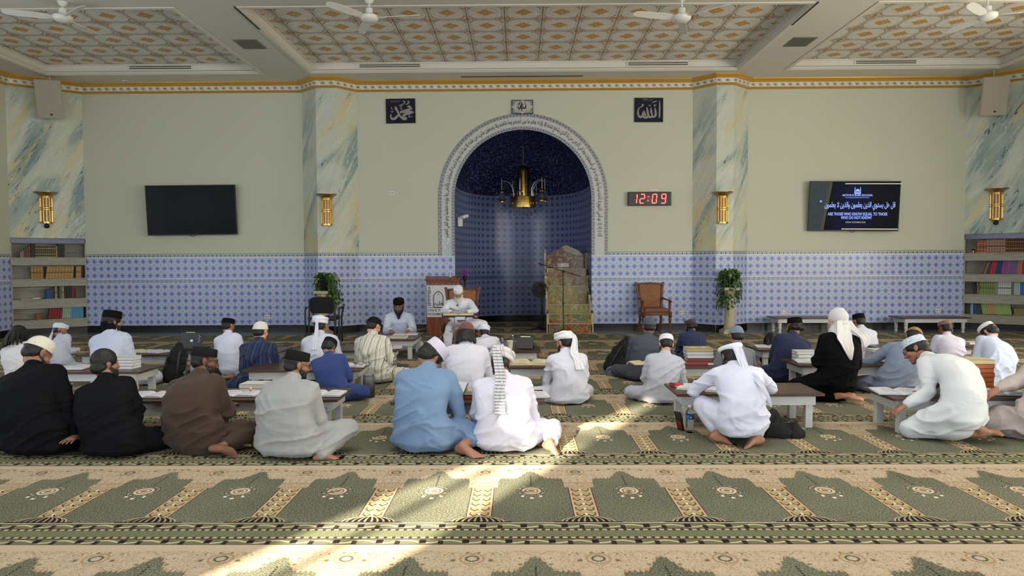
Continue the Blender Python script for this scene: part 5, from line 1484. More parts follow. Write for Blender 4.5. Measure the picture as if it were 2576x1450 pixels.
# ------------------------------------------------------------------ bags and coat
def blob(name, mb, mat, parent, voxel=.010, sm=5, seed=3, amp=.008):
    me = remesh(mb, voxel, sm); folds(me, seed, amp, .003); return link(name, me, mat, parent, True)
def backpack(label, loc, rz, s=1.0, lean=.5):
    t = thing('backpack', label, 'backpack', loc, rz)
    mb = MB(); sx = math.sin(lean); cx = math.cos(lean)
    for f, rx, ry in ((0.0, .16, .12), (.12, .165, .125), (.25, .15, .11), (.36, .12, .085), (.42, .07, .06)):
        mb.ell((f * sx * s, 0, (.10 + f * cx) * s), (rx * s, ry * s, .12 * s))
    mb.ell((.03 * s, -.10 * s, .12 * s), (.12 * s, .06 * s, .10 * s)); blob('body', mb, M_BLACKF, t, seed=21, amp=.010)
    for q in (-1, 1):
        mb = MB(); mb.tube([((.38 * sx + q * .05) * s, -.05 * s, (.12 + .40 * cx) * s), ((.30 * sx + q * .09) * s, -.14 * s, (.12 + .28 * cx) * s), ((.12 * sx + q * .11) * s, -.17 * s, .16 * s), (q * .12 * s, -.16 * s, .05 * s)], .014 * s, 8, flat=.4); mb.build('strap', M_BLACK, t, True)
    mb = MB(); mb.tube([((.40 * sx - .04) * s, 0, (.14 + .42 * cx) * s), (.42 * sx * s, 0, (.20 + .42 * cx) * s), ((.44 * sx + .04) * s, 0, (.14 + .42 * cx) * s)], .010 * s, 8); mb.build('handle', M_BLACK, t, True)
    return t
backpack('black backpack slumped on the carpet behind the brown robe', at_z(435, 962), R(0), .80, .25)
backpack('black backpack leaning towards the man in charcoal grey', at_z(1542, 936), R(0), .82, .55)
backpack('black bag with carry handle behind the table of the navy jacket', (at_y(1932, 880, 9.9).x, 9.9, 0), R(0), .72, .1)
backpack('black bag half hidden behind the striped hooded robe', (at_y(902, 870, 9.6).x - .02, 9.95, 0), R(0), .68, .3)
t = thing('lunch_bag', 'small grey-blue lunch bag with dark piping before the black backpack', 'bag', at_z(1548, 944))
mb = MB(); mb.prism([(-.12, .0), (-.125, .04), (-.10, .09), (-.03, .115), (.05, .11), (.11, .07), (.125, .02), (.12, .0)], -.05, .05); mb.build('body', plain('grey_blue_nylon', srgb(112, 122, 142), .7), t, bevel=.008)
mb = MB(); mb.tube([(-.12, -.052, .004), (-.122, -.052, .04), (-.098, -.052, .087), (-.03, -.052, .111), (.05, -.052, .106), (.106, -.052, .068), (.122, -.052, .02)], .004, 6); mb.build('piping', plain('dark_piping', srgb(40, 44, 60), .6), t)
t = thing('coat', 'crumpled black fluffy coat on the carpet right of the crouching man', 'coat', at_z(1948, 1108) + Vector((0, .12, 0)))
mb = MB()
for x, y, z, r in ((-.10, .05, .12, .14), (-.05, .0, .10, .13), (.02, 0, .07, .11), (.08, -.02, .05, .09), (.20, -.01, .03, .08), (.14, 0, .04, .06), (-.08, .06, .24, .07)): mb.ell((x, y, z), (r, r * .8, r * .8))
blob('cloth', mb, M_BLACKF, t, seed=8, amp=.03)

# ------------------------------------------------------------------ teacher, his chair and reading stand
def armchair(label, loc, rz, s=1.0):
    t = thing('armchair', label, 'chair', loc, rz)
    # faces local -y; back at +y
    mb = MB(); Rb = Matrix.Rotation(R(-9), 3, 'X')
    def B(x, z, y=0.0): return Vector((x, .22, .46)) + Rb @ Vector((0, y, z))
    for q in (-1, 1):
        mb.rings([[B(q * w_ + dx, z, dy) for dx, dy in ((-.024, -.02), (.024, -.02), (.024, .02), (-.024, .02))] for w_, z in ((.215, -.05), (.235, .15), (.255, .40), (.285, .58))])
    mb.rings([[B(x, zz + .012 * math.cos(x * 9), dy) for dy, zz in ((-.02, .525), (-.02, .56), (.02, .56), (.02, .525))] for x in [-.28 + .56 * k / 10 for k in range(11)]])
    mb.rings([[B(x, zz, dy) for dy, zz in ((-.018, .0), (-.018, .05), (.018, .05), (.018, .0))] for x in (-.22, .22)])
    mb.build('back_frame', M_CHAIRW, t, bevel=.006)
    n = 9; rs = []
    for k in range(n + 1):
        z = .04 + .49 * k / n; hw = .205 + .05 * (k / n); bul = .03 * math.sin(PI * k / n)
        rs.append([B(x, z, y) for x, y in [(-hw, .012), (-hw * .9, -.012 - bul * .5), (0, -.02 - bul), (hw * .9, -.012 - bul * .5), (hw, .012), (0, .022)]])
    mb = MB(); mb.rings(rs); mb.build('back_pad', M_LEATHER, t, True)
    mb = MB(); mb.box((0, -.02, .47), (.50, .48, .10)); mb.build('seat', M_LEATHER2, t, bevel=.035)
    mb = MB(); mb.box((0, -.255, .405), (.54, .03, .07)); mb.box((0, .215, .405), (.50, .03, .07))
    for q in (-1, 1): mb.box((q * .26, -.02, .405), (.03, .46, .07))
    mb.build('seat_rail', M_CHAIRW, t, bevel=.006)
    prof = [(.014, 0), (.017, .01), (.014, .03), (.028, .28), (.032, .30), (.022, .32), (.036, .345), (.036, .44)]
    for q in (-1, 1):
        mb = MB(); mb.lathe(prof, (q * .27, -.26, 0), 16); mb.build('leg', M_CHAIRW, t, True)
        mb = MB(); mb.rings([[Vector((q * x + dx, y + dy, z)) for dx, dy in ((-.022, -.022), (.022, -.022), (.022, .022), (-.022, .022))] for x, y, z in ((.225, .30, 0), (.22, .24, .25), (.215, .22, .46))]); mb.build('leg', M_CHAIRW, t)
        mb = MB(); mb.lathe([(.030, .44), (.020, .48), (.026, .52), (.018, .56), (.028, .60), (.026, .655)], (q * .275, -.22, 0), 14); mb.build('arm_post', M_CHAIRW, t, True)
        mb = MB(); mb.tube([(q * .245, .26, .70), (q * .27, .10, .685), (q * .285, -.10, .67), (q * .285, -.25, .665), (q * .28, -.275, .645)], .026, 10, flat=.6); mb.build('armrest', M_CHAIRW, t, True)
    return t
def mat_leather():
    m = Mat('embossed_brown_leather', .4); m.sep('OBJ'); n = m.noise(scale=14, detail=3, dist=2.5)
    k = (n * 6).fract()
    m.base(srgb(96, 54, 32)).over(k.smooth(.3, .5), srgb(140, 88, 50)).over(k < .12, srgb(176, 122, 74)); m.bump(k, .5, .006); return m.done()
M_LEATHER = mat_leather(); M_LEATHER2 = plain('brown_seat_leather', srgb(112, 70, 50), .5, var=.1)
armchair('brown carved armchair with tooled leather back standing empty by the tiles', (at_y(1646, 800, 14.2).x, 14.3, 0), R(4))
TX = at_y(1158, 800, 11.45).x
armchair('brown carved armchair the white-bearded teacher sits in', (TX, 11.62, 0), R(0))
def tea_extra():
    pass
person('white-bearded teacher in white robe and white cap, seated with one leg crossed, reading', (TX, 11.50, 0), (1153, 737), yaw=178, pose='chair', lean=.30, w=1.25, col=(216, 219, 232), skin='light',
       hpitch=.60, hyaw=4, cap=('kufi', (224, 226, 236), None, .002), hair='short', beard='long', glasses=True, size=None, bvox=.005, voxel=.010, fold=.012, hcurl=.5,
       hands=((-.13, .38, .67), (.14, .38, .67)), elbows=((-.9, -.1, -.4), (.9, -.1, -.4)),
       legs=dict(k=[(-.46, .34, .56), (.20, .44, .48)], a=[(.02, .50, .54), (.24, .50, .09)], t=[(.14, .54, .50), (.26, .66, .04)], hz=.53), hup=((0, -.3, 1), (0, -.3, 1)),
       extra=dict(face=True, haircol='white', hdir=((.5, .8, -.25), (-.4, .8, -.2))))
t = thing('reading_stand', 'grey steel tube reading stand before the teacher', 'stand', (TX + .02, 11.0, 0))
mb = MB()
for x in (-.07, .10):
    q = -1 if x < 0 else 1
    mb.tube([(x + q * .18, -.02, .605), (x + q * .03, -.02, .605), (x, -.02, .59), (x, -.02, .55), (x, -.02, .04), (x, -.02, .015), (x, .25, .012)], .012, 8)
mb.build('tube_frame', M_STEEL, t, True)
mb = MB(); mb.box((0, 0, .622), (.50, .30, .016)); mb.build('tray', M_BLACK, t, bevel=.004)
open_book('wide open book on the reading stand before the teacher', (TX + .01, 11.0, .6305), R(2), w=.235, h=.28, cream=True, thick=.022)
t = thing('lapel_microphone', 'tiny black microphone clipped on the teacher\'s robe', 'microphone', at_y(1149, 770, 11.18))
mb = MB(); mb.cap((0, 0, 0), .008, (.016, 0, .016), .010); mb.build('capsule', M_BLACK, t, True)

# ------------------------------------------------------------------ podium with banner
PX = at_y(1118, 800, 14.1).x
t = thing('podium', 'wooden podium with a white banner on its front, behind the teacher', 'podium', (PX - .02, 14.25, 0))
wd = .68
mb = MB(); mb.box((0, .0, .56), (wd, .36, 1.12), taper=.97); mb.build('cabinet', M_PODW, t, bevel=.006)
mb = MB(); Rp = Matrix.Rotation(R(8), 3, 'X'); mb.box((0, .0, 1.135), (wd + .02, .40, .03), Rp); mb.build('reading_top', M_PODW, t, bevel=.004)
mb = MB()
for q in (-1, 1): mb.prism([(q * (wd / 2), 1.10), (q * (wd / 2 - .03), 1.10), (q * (wd / 2 + .005), 1.19)], -.19, .12)
mb.build('side_rim', M_PODW, t)
mb = MB(); n = 8
for k in range(n):
    x = -wd / 2 + wd * (k + .5) / n
    mb.tube([(x - wd / n / 2, -.187, 1.04), (x, -.187, 1.085), (x + wd / n / 2, -.187, 1.04)], .006, 6)
mb.build('carved_frieze', plain('carved_dark_wood', srgb(96, 44, 20), .4), t)
BY = -.192
mb = MB(); mb.box((0, BY + .002, .68), (wd - .03, .006, .64)); ban = mb.build('banner', plain('white_banner', srgb(206, 208, 216), .6, var=.02), t)
mb = MB()
x0 = -.275
for z, ww in ((.90, .052), (.868, .036), (.838, .052), (.80, .040), (.768, .052), (.730, .040), (.700, .052), (.662, .045), (.632, .052), (.596, .045)):
    mb.box((x0 + ww / 2 - .026, BY - .002, z), (ww, .004, .012))
mb.box((x0 - .022, BY - .002, .75), (.010, .004, .32)); mb.box((x0 + .022, BY - .002, .875), (.010, .004, .06)); mb.box((x0 + .022, BY - .002, .615), (.010, .004, .04))
for k in range(4): mb.prism([(-.305 + k * .030, .545), (-.290 + k * .030, .545), (-.278 + k * .030, .562), (-.293 + k * .030, .562)], BY - .004, BY)
mb.box((-.10, BY - .002, .553), (.16, .004, .018))
def arc(cx, cz, r, a0, a1, th, n=16):
    for k in range(n):
        a, b = a0 + (a1 - a0) * k / n, a0 + (a1 - a0) * (k + 1) / n
        mb.prism([(cx + r * math.cos(a), cz + r * math.sin(a)), (cx + r * math.cos(b), cz + r * math.sin(b)), (cx + (r - th) * math.cos(b), cz + (r - th) * math.sin(b)), (cx + (r - th) * math.cos(a), cz + (r - th) * math.sin(a))], BY - .004, BY)
mb.box((-.19, BY - .002, .66), (.014, .004, .18)); arc(-.06, .75, .137, PI * .55, PI, .014); arc(-.13, .75, .137, 0, PI * .45, .014); mb.box((0.0, BY - .002, .66), (.014, .004, .18))
mb.build('banner_emblem', M_INK, ban)
mb = MB(); mb.prism([(x0 - .026, .925), (x0 + .026, .925), (x0 + .022, .955), (x0, .985), (x0 - .022, .955)], BY - .004, BY); mb.box((x0, BY - .002, 1.0), (.003, .004, .03)); mb.build('minaret_top', plain('grey_green_print', srgb(140, 146, 120), .6), ban)
mb = MB(); mb.prism([(-.135, .80), (-.095, .855), (-.055, .80), (-.085, .812), (-.105, .812)], BY - .004, BY); mb.build('gold_leaf', plain('olive_gold_print', srgb(170, 164, 84), .6), ban)
text('arabic_word', shape('التعليم')[:4], M_INK, (-.095, BY - .004, .60), .11, parent=ban, bold=.002)
text('banner_lettering', 'I N S T I T U T E', M_INK, (0, BY - .004, .475), .062, parent=ban, width=.60, bold=.0008)
text('banner_lettering', 'OF ISLAMIC EDUCATION', M_INK, (0, BY - .004, .400), .058, parent=ban, width=.62, bold=.0006)
t = thing('candle_holder', 'pale green glass holder with a white candle on the podium', 'candle', (at_y(1133, 700, 14.25).x, 14.25, 1.152))
mb = MB(); mb.lathe([(.03, 0), (.042, .02), (.036, .045), (.028, .05)], seg=16); mb.build('holder', plain('pale_green_glass', srgb(176, 196, 150), .2), t, True)
mb = MB(); mb.cyl((0, 0, .03), (0, 0, .125), .011); mb.build('candle', M_WHITEP, t)
t = thing('flower_vase', 'round bunch of purple flowers in a dark vase at the podium end', 'flowers', (at_y(1168, 700, 14.3).x, 14.45, 0))
mb = MB(); mb.lathe([(.05, 0), (.035, .06), (.012, .15), (.012, 1.02), (.035, 1.10), (.045, 1.18)], seg=14); mb.build('vase', M_BLACK, t, True)
rnd = random.Random(4); mb = MB()
for k in range(60):
    v = Vector((rnd.gauss(0, 1), rnd.gauss(0, 1), rnd.gauss(0, 1))).normalized()
    mb.ell(Vector((0, 0, 1.245)) + v * .055, (.016, .016, .014), seg=8, n=5)
mb.build('blossoms', plain('purple_petals', srgb(140, 62, 160), .7, var=.3, scale=60), t, True)
t = thing('wooden_branch', 'rough grey-brown wooden beam lying behind the assistant\'s table', 'wood', at_z(1056, 845) + Vector((0, .4, 0)), R(12))
mb = MB(); mb.tube([(-.22, 0, .05), (-.05, .01, .07), (.10, 0, .10), (.24, .02, .13)], [.035, .04, .038, .03], 10); mb.build('log', mat_wood('rough_grey_wood', (74, 62, 54), (118, 102, 90), .8), t, True)

# ------------------------------------------------------------------ onyx pulpit, microphone, fan
def mat_onyx(off, c1, c2, c3):
    m = Mat('onyx', .22); x, y, z = m.sep('OBJ')
    n = m.noise(m.comb(x * 2.2 + off, y, z * 2.6 + off), 1.2, 4, .55, 1.6); n2 = m.noise(m.comb(x * 2 + off + 5, y, z * 2.4), 1.5, 4, .55, 1.2)
    k = (n * 5.0).fract()
    m.base(srgb(*c1)).over(n2.smooth(.45, .58), srgb(*c2)).over(k.smooth(.45, .7) * .4, srgb(*c3)).over((n - .5).abs() < .006, srgb(196, 178, 130)).over((n2 - .47).abs() < .004, srgb(206, 190, 146))
    return m.done()
M_ON = [mat_onyx(1, (120, 62, 28), (108, 112, 84), (150, 98, 46)), mat_onyx(4, (112, 112, 84), (128, 64, 28), (150, 120, 66)), mat_onyx(9, (120, 118, 86), (138, 122, 70), (160, 150, 104)),
        mat_onyx(13, (128, 112, 68), (112, 112, 80), (152, 128, 74)), mat_onyx(17, (118, 112, 82), (112, 66, 36), (146, 128, 84)), mat_onyx(22, (82, 44, 24), (92, 52, 30), (104, 62, 36))]
M_ONW = plain('pale_onyx_post', srgb(176, 166, 132), .3, var=.2, scale=12)
t = thing('pulpit', 'tall stepped onyx pulpit with arched crest at the right of the niche', 'pulpit', (1.045, 14.3, 0))
zs = [0, .184, .368, .546, .929, 1.30]; ystep = .255
W2 = .455
for k in range(5):
    y0 = k * ystep; mb = MB(); z0 = zs[k]; z1 = zs[k + 1]
    mb.box((0, y0 + .02 + (.26 * (5 - k)) / 2, (z1) / 2 + z0 / 2), (W2 * 2 - .01 * k, .26 * (5 - k), z1 - z0))
    st = mb.build('riser', M_ON[k], t, bevel=.003)
    mb = MB(); mb.box((0, y0 + .13, z1 + .006), (W2 * 2 + .01 - .01 * k, .275, .016)); mb.build('tread', M_ONW, st, bevel=.003)
cr = [(-.42, 1.31), (.42, 1.31), (.42, 1.62), (.36, 1.64), (.28, 1.70), (.20, 1.745), (.10, 1.79), (.02, 1.83), (-.06, 1.80), (-.16, 1.74), (-.26, 1.70), (-.34, 1.62), (-.42, 1.60)]
mb = MB(); mb.prism(cr, 5 * ystep, 5 * ystep + .05); crest = mb.build('crest', M_ON[5], t)
mb = MB(); mb.prism([(-.08, 1.80), (.02, 1.83), (.10, 1.79), (.20, 1.745), (.28, 1.70), (.36, 1.64), (.32, 1.60), (.20, 1.62), (.10, 1.66), (.0, 1.68), (-.04, 1.74)], 5 * ystep - .004, 5 * ystep); mb.build('green_inlay', M_ON[2], crest)
for q in (-1, 1):
    for y0, z0, z1 in ((0, .0, .40), (.52, .36, .76), (1.02, .74, 1.16), (1.28, 1.20, 1.66)):
        mb = MB(); mb.box((q * (W2 + .0), y0 + .05, (z0 + z1) / 2), (.05, .06, z1 - z0)); p_ = mb.build('post', M_ONW, t, bevel=.006)
        mb = MB(); mb.ell((q * W2, y0 + .05, z1 + .035), (.026, .026, .038)); mb.build('finial', plain('brown_onyx', srgb(92, 52, 34), .3) if (y0 == 0 or q > 0) else M_ONW, p_, True)
    mb = MB(); mb.tube([(q * W2, .08, .34), (q * W2, .55, .68), (q * W2, 1.05, 1.08), (q * W2, 1.32, 1.52)], .018, 8); mb.build('handrail', M_ONW, t, True)
t2 = thing('no_phone_sign', 'small white sign asking to turn off cell phones on the pulpit back', 'sign', (1.045 + at_y(1419, 670, 15.57).x - at_y(1425, 670, 15.57).x, 14.3 + 5 * ystep - .006, 1.30 + .085), 0)
mb = MB(); mb.box((0, -.006, 0), (.235, .006, .082)); mb.build('plate', M_WHITEP, t2, bevel=.003)
mb = MB(); mb.tube([(-.08 + .028 * math.cos(a), -.0105, .028 * math.sin(a)) for a in [2 * PI * k / 20 for k in range(21)]], .003, 6); mb.tube([(-.10, -.0105, .02), (-.06, -.0105, -.02)], .003, 6); mb.box((-.08, -.0105, 0), (.012, .002, .03)); mb.build('prohibition_symbol', M_INK, t2)
text('sign_lettering', 'TURN OFF', M_INK, (.035, -.0105, .006), .026, parent=t2, bold=.0006); text('sign_lettering', 'CELL PHONE', M_INK, (.035, -.0105, -.026), .026, parent=t2, bold=.0006, width=.13)
mx = at_y(1417, 800, 14.0).x
t = thing('microphone_stand', 'black boom microphone stand before the onyx pulpit', 'microphone stand', (mx, 14.0, 0))
mb = MB(); mb.cyl((0, 0, .02), (0, 0, 1.26), .011); mb.cyl((0, 0, .60), (0, 0, .66), .017); mb.build('pole', M_BLACK, t, True)
for a in (0.2, 2.3, 4.4):
    mb = MB(); mb.tube([(0, 0, .12), (.10 * math.cos(a), .10 * math.sin(a), .06), (.27 * math.cos(a), .27 * math.sin(a), .012)], .010, 6); mb.build('leg', M_BLACK, t, True)
mb = MB(); mb.cyl((-.40, -.02, 1.40), (.36, .02, 1.16), .008); mb.ell((0, 0, 1.265), (.022, .022, .028)); mb.build('boom', M_BLACK, t, True)
mb = MB(); mb.cap((-.40, -.02, 1.40), .013, (-.47, -.02, 1.42), .020); mb.build('microphone', M_BLACK, t, True)
fx = at_y(1359, 740, 14.75).x
t = thing('pedestal_fan', 'black pedestal fan in the niche left of the pulpit', 'fan', (fx, 15.15, 0))
mb = MB(); mb.lathe([(.18, 0), (.18, .02), (.03, .05), (.022, .06)], seg=20); mb.build('base', M_BLACK, t, True)
mb = MB(); mb.cyl((.05, 0, .05), (.05, 0, .82), .022); mb.build('pole', M_BLACK, t, True)
mb = MB()
for r_ in (.18, .15, .11, .07): mb.tube([(0 + r_ * math.cos(a), -.10 if r_ < .16 else -.07, .86 + r_ * math.sin(a)) for a in [2 * PI * k / 24 for k in range(25)]], .005, 6)
for k in range(16): a = 2 * PI * k / 16; mb.tube([(.03 * math.cos(a), -.10, .86 + .03 * math.sin(a)), (.15 * math.cos(a), -.10, .86 + .15 * math.sin(a)), (.18 * math.cos(a), -.06, .86 + .18 * math.sin(a))], .0035, 5)
mb.build('guard', M_BLACK, t, True)
mb = MB()
for k in range(4):
    a = 2 * PI * k / 4 + .4; Rk = Matrix.Rotation(a, 3, 'Y') @ Matrix.Rotation(R(25), 3, 'X')
    mb.ell(Vector((0, -.06, .86)) + Matrix.Rotation(a, 3, 'Y') @ Vector((0, 0, .085)), (.055, .004, .075), Rk, 10, 6)
mb.build('blades', M_BLACK, t, True)
mb = MB(); mb.cyl((0, -.05, .86), (0, .12, .86), .06); mb.build('motor', M_BLACK, t, True)
mb = MB(); mb.prism([(-.17 * math.cos(k * PI / 8) , .86 + .17 * math.sin(k * PI / 8)) for k in range(16)], -.045, -.04); mb.build('rear_guard', M_BLACK, t)

# ------------------------------------------------------------------ black chair
t = thing('plastic_chair', 'black padded metal chair standing behind the white turban', 'chair', (at_y(811, 800, 12.5).x, 12.5, 0), R(2))
Rb = Matrix.Rotation(R(-8), 3, 'X')
mb = MB(); rs = []
for k in range(9):
    z = .56 + .29 * k / 8; hw = .19 + .03 * math.sin(PI * k / 8) - (.05 if k == 8 else 0) + (.012 * k / 8); 
    rs.append([Vector((hw * math.cos(a), -.02 + .035 * math.sin(a) - .03 * (1 - math.cos(a) ** 2) * .5 + (z - .56) * -.08, z)) for a in [2 * PI * j / 16 for j in range(16)]])
mb.rings(rs); mb.build('backrest', M_BLACKF, t, True)
mb = MB(); mb.box((0, .22, .45), (.46, .44, .06)); mb.build('seat', M_BLACKF, t, bevel=.02)
for q in (-1, 1):
    mb = MB(); mb.tube([(q * .235, -.04, 0), (q * .232, -.02, .45), (q * .215, -.03, .80)], .016, 8); mb.build('leg', M_BLACK, t, True)
    mb = MB(); mb.tube([(q * .25, .44, 0), (q * .25, .42, .45)], .016, 8); mb.build('leg', M_BLACK, t, True)
    mb = MB(); mb.tube([(q * .30, -.02, 0), (q * .30, -.02, .60), (q * .30, .05, .655), (q * .30, .36, .655), (q * .28, .42, .60), (q * .25, .42, .45)], .015, 8); mb.build('armrest', M_BLACK, t, True)
mb = MB(); mb.box((0, -.025, .47), (.50, .03, .05)); mb.build('cross_bar', M_BLACK, t)

# ------------------------------------------------------------------ plants on pedestals
M_LEAF2 = plain('pothos_leaf', srgb(42, 74, 26), .45, var=.45, scale=14)
M_LEAF3 = plain('light_pothos_leaf', srgb(112, 150, 42), .45, var=.3, scale=14)
M_PED = plain('carved_stone', srgb(178, 170, 148), .7, var=.15, scale=20, bump=.6, bscale=30)
def leaf(mb, p, d, n, L, mi):
    d = d.normalized(); n = (n - d * n.dot(d)).normalized(); s = d.cross(n)
    pts = [(0, 0), (.18, .30), (.42, .38), (.72, .22), (1, 0)]
    vs = [p + d * (x * L) + s * (w_ * L) - n * (.25 * w_ * L + .12 * x * x * L) for x, w_ in pts] + [p + d * (x * L) - s * (w_ * L) - n * (.25 * w_ * L + .12 * x * x * L) for x, w_ in pts[1:-1]]
    vs += [p + d * (x * L) - n * (.12 * x * x * L) for x in (.18, .42, .72)]
    mb.add(vs, [(0, 8, 1), (8, 9, 2, 1), (9, 10, 3, 2), (10, 4, 3), (0, 5, 8), (8, 5, 6, 9), (9, 6, 7, 10), (10, 7, 4)], mi)
def plant(label, cx, Y, ztop, side, seed, leans):
    t = thing('potted_plant', label, 'plant', (cx, Y, ztop))
    mb = MB(); mb.lathe([(.085, 0), (.10, .02), (.125, .20), (.135, .21), (.135, .225), (.115, .22), (.10, .19)], seg=20); mb.build('pot', M_BLACK, t, True)
    rnd = random.Random(seed); mb = MB(); st = MB()
    vines = []
    for k in range(34):
        a = rnd.uniform(0, 2 * PI); r = rnd.uniform(.10, .22) * (1 + leans * (1 if math.cos(a) * side > 0 else -.15))
        drop = rnd.uniform(.15, .62) * (1.0 if math.cos(a) * side > -.2 else .5)
        pts = [Vector((.06 * math.cos(a), .06 * math.sin(a), .2)), Vector((r * .7 * math.cos(a), r * .6 * math.sin(a), .27 + rnd.uniform(0, .12))), Vector((r * math.cos(a), r * .75 * math.sin(a), .15)),
               Vector((r * 1.15 * math.cos(a + .1), r * .8 * math.sin(a + .1), .05 - drop * .5)), Vector((r * 1.1 * math.cos(a + .2), r * .75 * math.sin(a + .2), .0 - drop))]
        st.tube(pts, .004, 5); vines.append(pts)
        for j in range(15):
            f = rnd.uniform(.2, 3.98); i = int(f); p = pts[i].lerp(pts[i + 1], f - i) + Vector((rnd.uniform(-.03, .03), rnd.uniform(-.03, .03), 0))
            out = Vector((p.x, p.y, 0)).normalized()
            d = Vector((rnd.uniform(-.6, .6), rnd.uniform(-.6, .6), -.9)) + out * .5; n = out + Vector((rnd.uniform(-.5, .5), rnd.uniform(-.8, .1), rnd.uniform(0, .8)))
            leaf(mb, p, d, n, rnd.uniform(.055, .095), 1 if rnd.random() < .16 else 0)
    for k in range(120):
        a = rnd.uniform(0, 2 * PI); r = rnd.uniform(0, .17); p = Vector((r * math.cos(a), r * math.sin(a), .22 + rnd.uniform(0, .17) * (1 - r * 3)))
        leaf(mb, p, Vector((math.cos(a) + rnd.uniform(-.5, .5), math.sin(a) + rnd.uniform(-.5, .5), rnd.uniform(-.5, .4))), Vector((rnd.uniform(-.4, .4), -.6, 1)), rnd.uniform(.06, .10), 1 if rnd.random() < .2 else 0)
    mb.build('foliage', [M_LEAF2, M_LEAF3], t, True, fix=False); st.build('vines', plain('green_stem', srgb(70, 90, 40), .6), t, True)
    return t
def pedestal(label, cx, Y, h):
    t = thing('pedestal', label, 'pedestal', (cx, Y, 0))
    mb = MB(); mb.box((0, 0, .03), (.34, .34, .06)); mb.box((0, 0, .075), (.28, .28, .03)); mb.build('plinth', M_PED, t, bevel=.006)
    mb = MB(); mb.lathe([(.12, .09), (.13, .11), (.115, .13), (.12, .15), (.105, .17), (.100, h * .75), (.105, h - .12), (.12, h - .10), (.115, h - .08), (.14, h - .05)], seg=28)
    mb.build('column', M_PED, t, True)
    mb = MB(); mb.box((0, 0, h - .03), (.30, .30, .055)); mb.build('capital', M_PED, t, bevel=.008)
plx = at_y(1836, 800, 14.15).x
pedestal('cream carved stone pedestal under the plant at the right pilaster', plx, 14.15, .93)
plant('trailing green pothos in a black pot on the pedestal at the right pilaster', plx, 14.15, .931, -1, 3, .15)
pl2 = at_y(812, 800, 14.1).x
pedestal('cream stone pedestal behind the black chair', pl2, 14.1, .90)
plant('trailing green pothos in a black pot behind the black chair', pl2 + .04, 14.1, .901, 1, 11, .45)
# ------------------------------------------------------------------ things on the walls
def frame3(t, x, z): pass
def tv(label, px, py, wpx, on, yawz, tiltx, roll):
    p = at_y(px, py, 14.62); W_, H_ = 1.86, 1.05
    W_ = wpx * 14.62 / F_PX; H_ = W_ * .565
    t = thing('television', label, 'television', p, 0); t.rotation_euler = (tiltx, roll, yawz)
    mb = MB(); mb.box((0, .02, 0), (W_, .045, H_)); mb.build('bezel', M_BLACK, t, bevel=.004)
    M_SCR = plain('dark_screen', srgb(7, 8, 9), .22, spec=.08, var=.02)
    if not on:
        mb = MB(); mb.box((0, -.004, .004), (W_ - .03, .004, H_ - .035)); mb.build('screen', M_SCR, t)
    else:
        m = Mat('lit_screen', .4, 0, .05); x, y, z = m.sep('OBJ')
        n = m.noise(m.comb(x * 9, 0.0, z * 9), 1.4, 3, .6, 2.0)
        lf = (x + .28 * W_ - (z * 1.6).sin() * .10)
        m.base(srgb(5, 9, 22)).over((x + .05).abs().smooth(.55, .0) * .8, srgb(10, 24, 58)).over((lf < -.05) , srgb(58, 68, 70)).over((lf < -.05) & ((n * 7).fract() > .6), srgb(74, 84, 84)).over(lf.near(-.05, .03), srgb(84, 84, 70))
        m.emit(.9); m.done(); m.b.inputs['Base Color'].default_value = (0, 0, 0, 1)
        for l in list(m.nt.links):
            if l.to_socket == m.b.inputs['Base Color']: m.nt.links.remove(l)
        mb = MB(); mb.box((0, -.004, .004), (W_ - .03, .004, H_ - .035)); scr = mb.build('screen', m.m, t)
        M_BL = emis('screen_blue_lettering', srgb(132, 156, 240), 1.0); M_GY = emis('screen_grey_lettering', srgb(150, 158, 150), .8); M_CR = emis('screen_cream_line', srgb(200, 196, 170), .8)
        cx = .05
        text('screen_lettering', shape('قل هل يستوي الذين يعلمون والذين لا يعلمون') , M_BL, (cx + .06, -.008, -.02), .15, parent=scr, width=1.42, bold=.003)
        text('screen_lettering', '"', M_BL, (-.68, -.008, .02), .13, parent=scr, bold=.003)
        text('screen_lettering', 'INSTITUTE OF ISLAMIC EDUCATION', M_BL, (cx, -.008, .205), .055, parent=scr, width=.60, bold=.0015)
        text('screen_lettering', 'ARE THOSE WHO KNOW EQUAL TO THOSE', M_BL, (cx + .02, -.008, -.19), .085, parent=scr, width=1.20, bold=.002)
        text('screen_lettering', 'WHO DO NOT KNOW?', M_BL, (cx, -.008, -.265), .085, parent=scr, width=.62, bold=.002)
        text('screen_lettering', 'SURAH AZ-ZUMAR (39:9)', M_GY, (cx - .01, -.008, -.345), .045, parent=scr, width=.40, bold=.0006)
        mb = MB()
        mb.box((cx, -.0075, .175), (.48, .002, .008)); mb.build('underline', M_BL, scr)
        mb = MB(); mb.box((.36, -.0075, H_ / 2 - .055), (W_ * .62, .002, .016)); mb.box((.33, -.0075, -H_ / 2 + .045), (W_ * .62, .002, .016)); mb.build('screen_line', M_CR, scr)
        mb = MB()
        for q in (-1, 1): mb.prism([(cx + q * .048, .255), (cx + q * .066, .255), (cx + q * .060, .385), (cx + q * .048, .385)], -.009, -.007)
        mb.prism([(cx - .05, .250), (cx + .05, .250), (cx + .05, .285), (cx - .05, .285)], -.009, -.007)
        mb.prism([(cx + .044 * math.cos(a), .300 + .055 * math.sin(a)) for a in [PI * k / 10 for k in range(11)]], -.009, -.007)
        mb.build('emblem', M_BL, scr)
    mb = MB(); mb.tube([(-.05 * W_, 0, -H_ / 2 + .01), (.0, .02, -H_ / 2 - .03), (.04 * W_, .03, -H_ / 2 + .01)], .006, 6); mb.build('cable', M_BLACK, t, True)
    mb = MB(); mb.box((0, .09, 0), (.4, .10, .3)); mb.build('wall_bracket', M_BLACK, t)
    return t
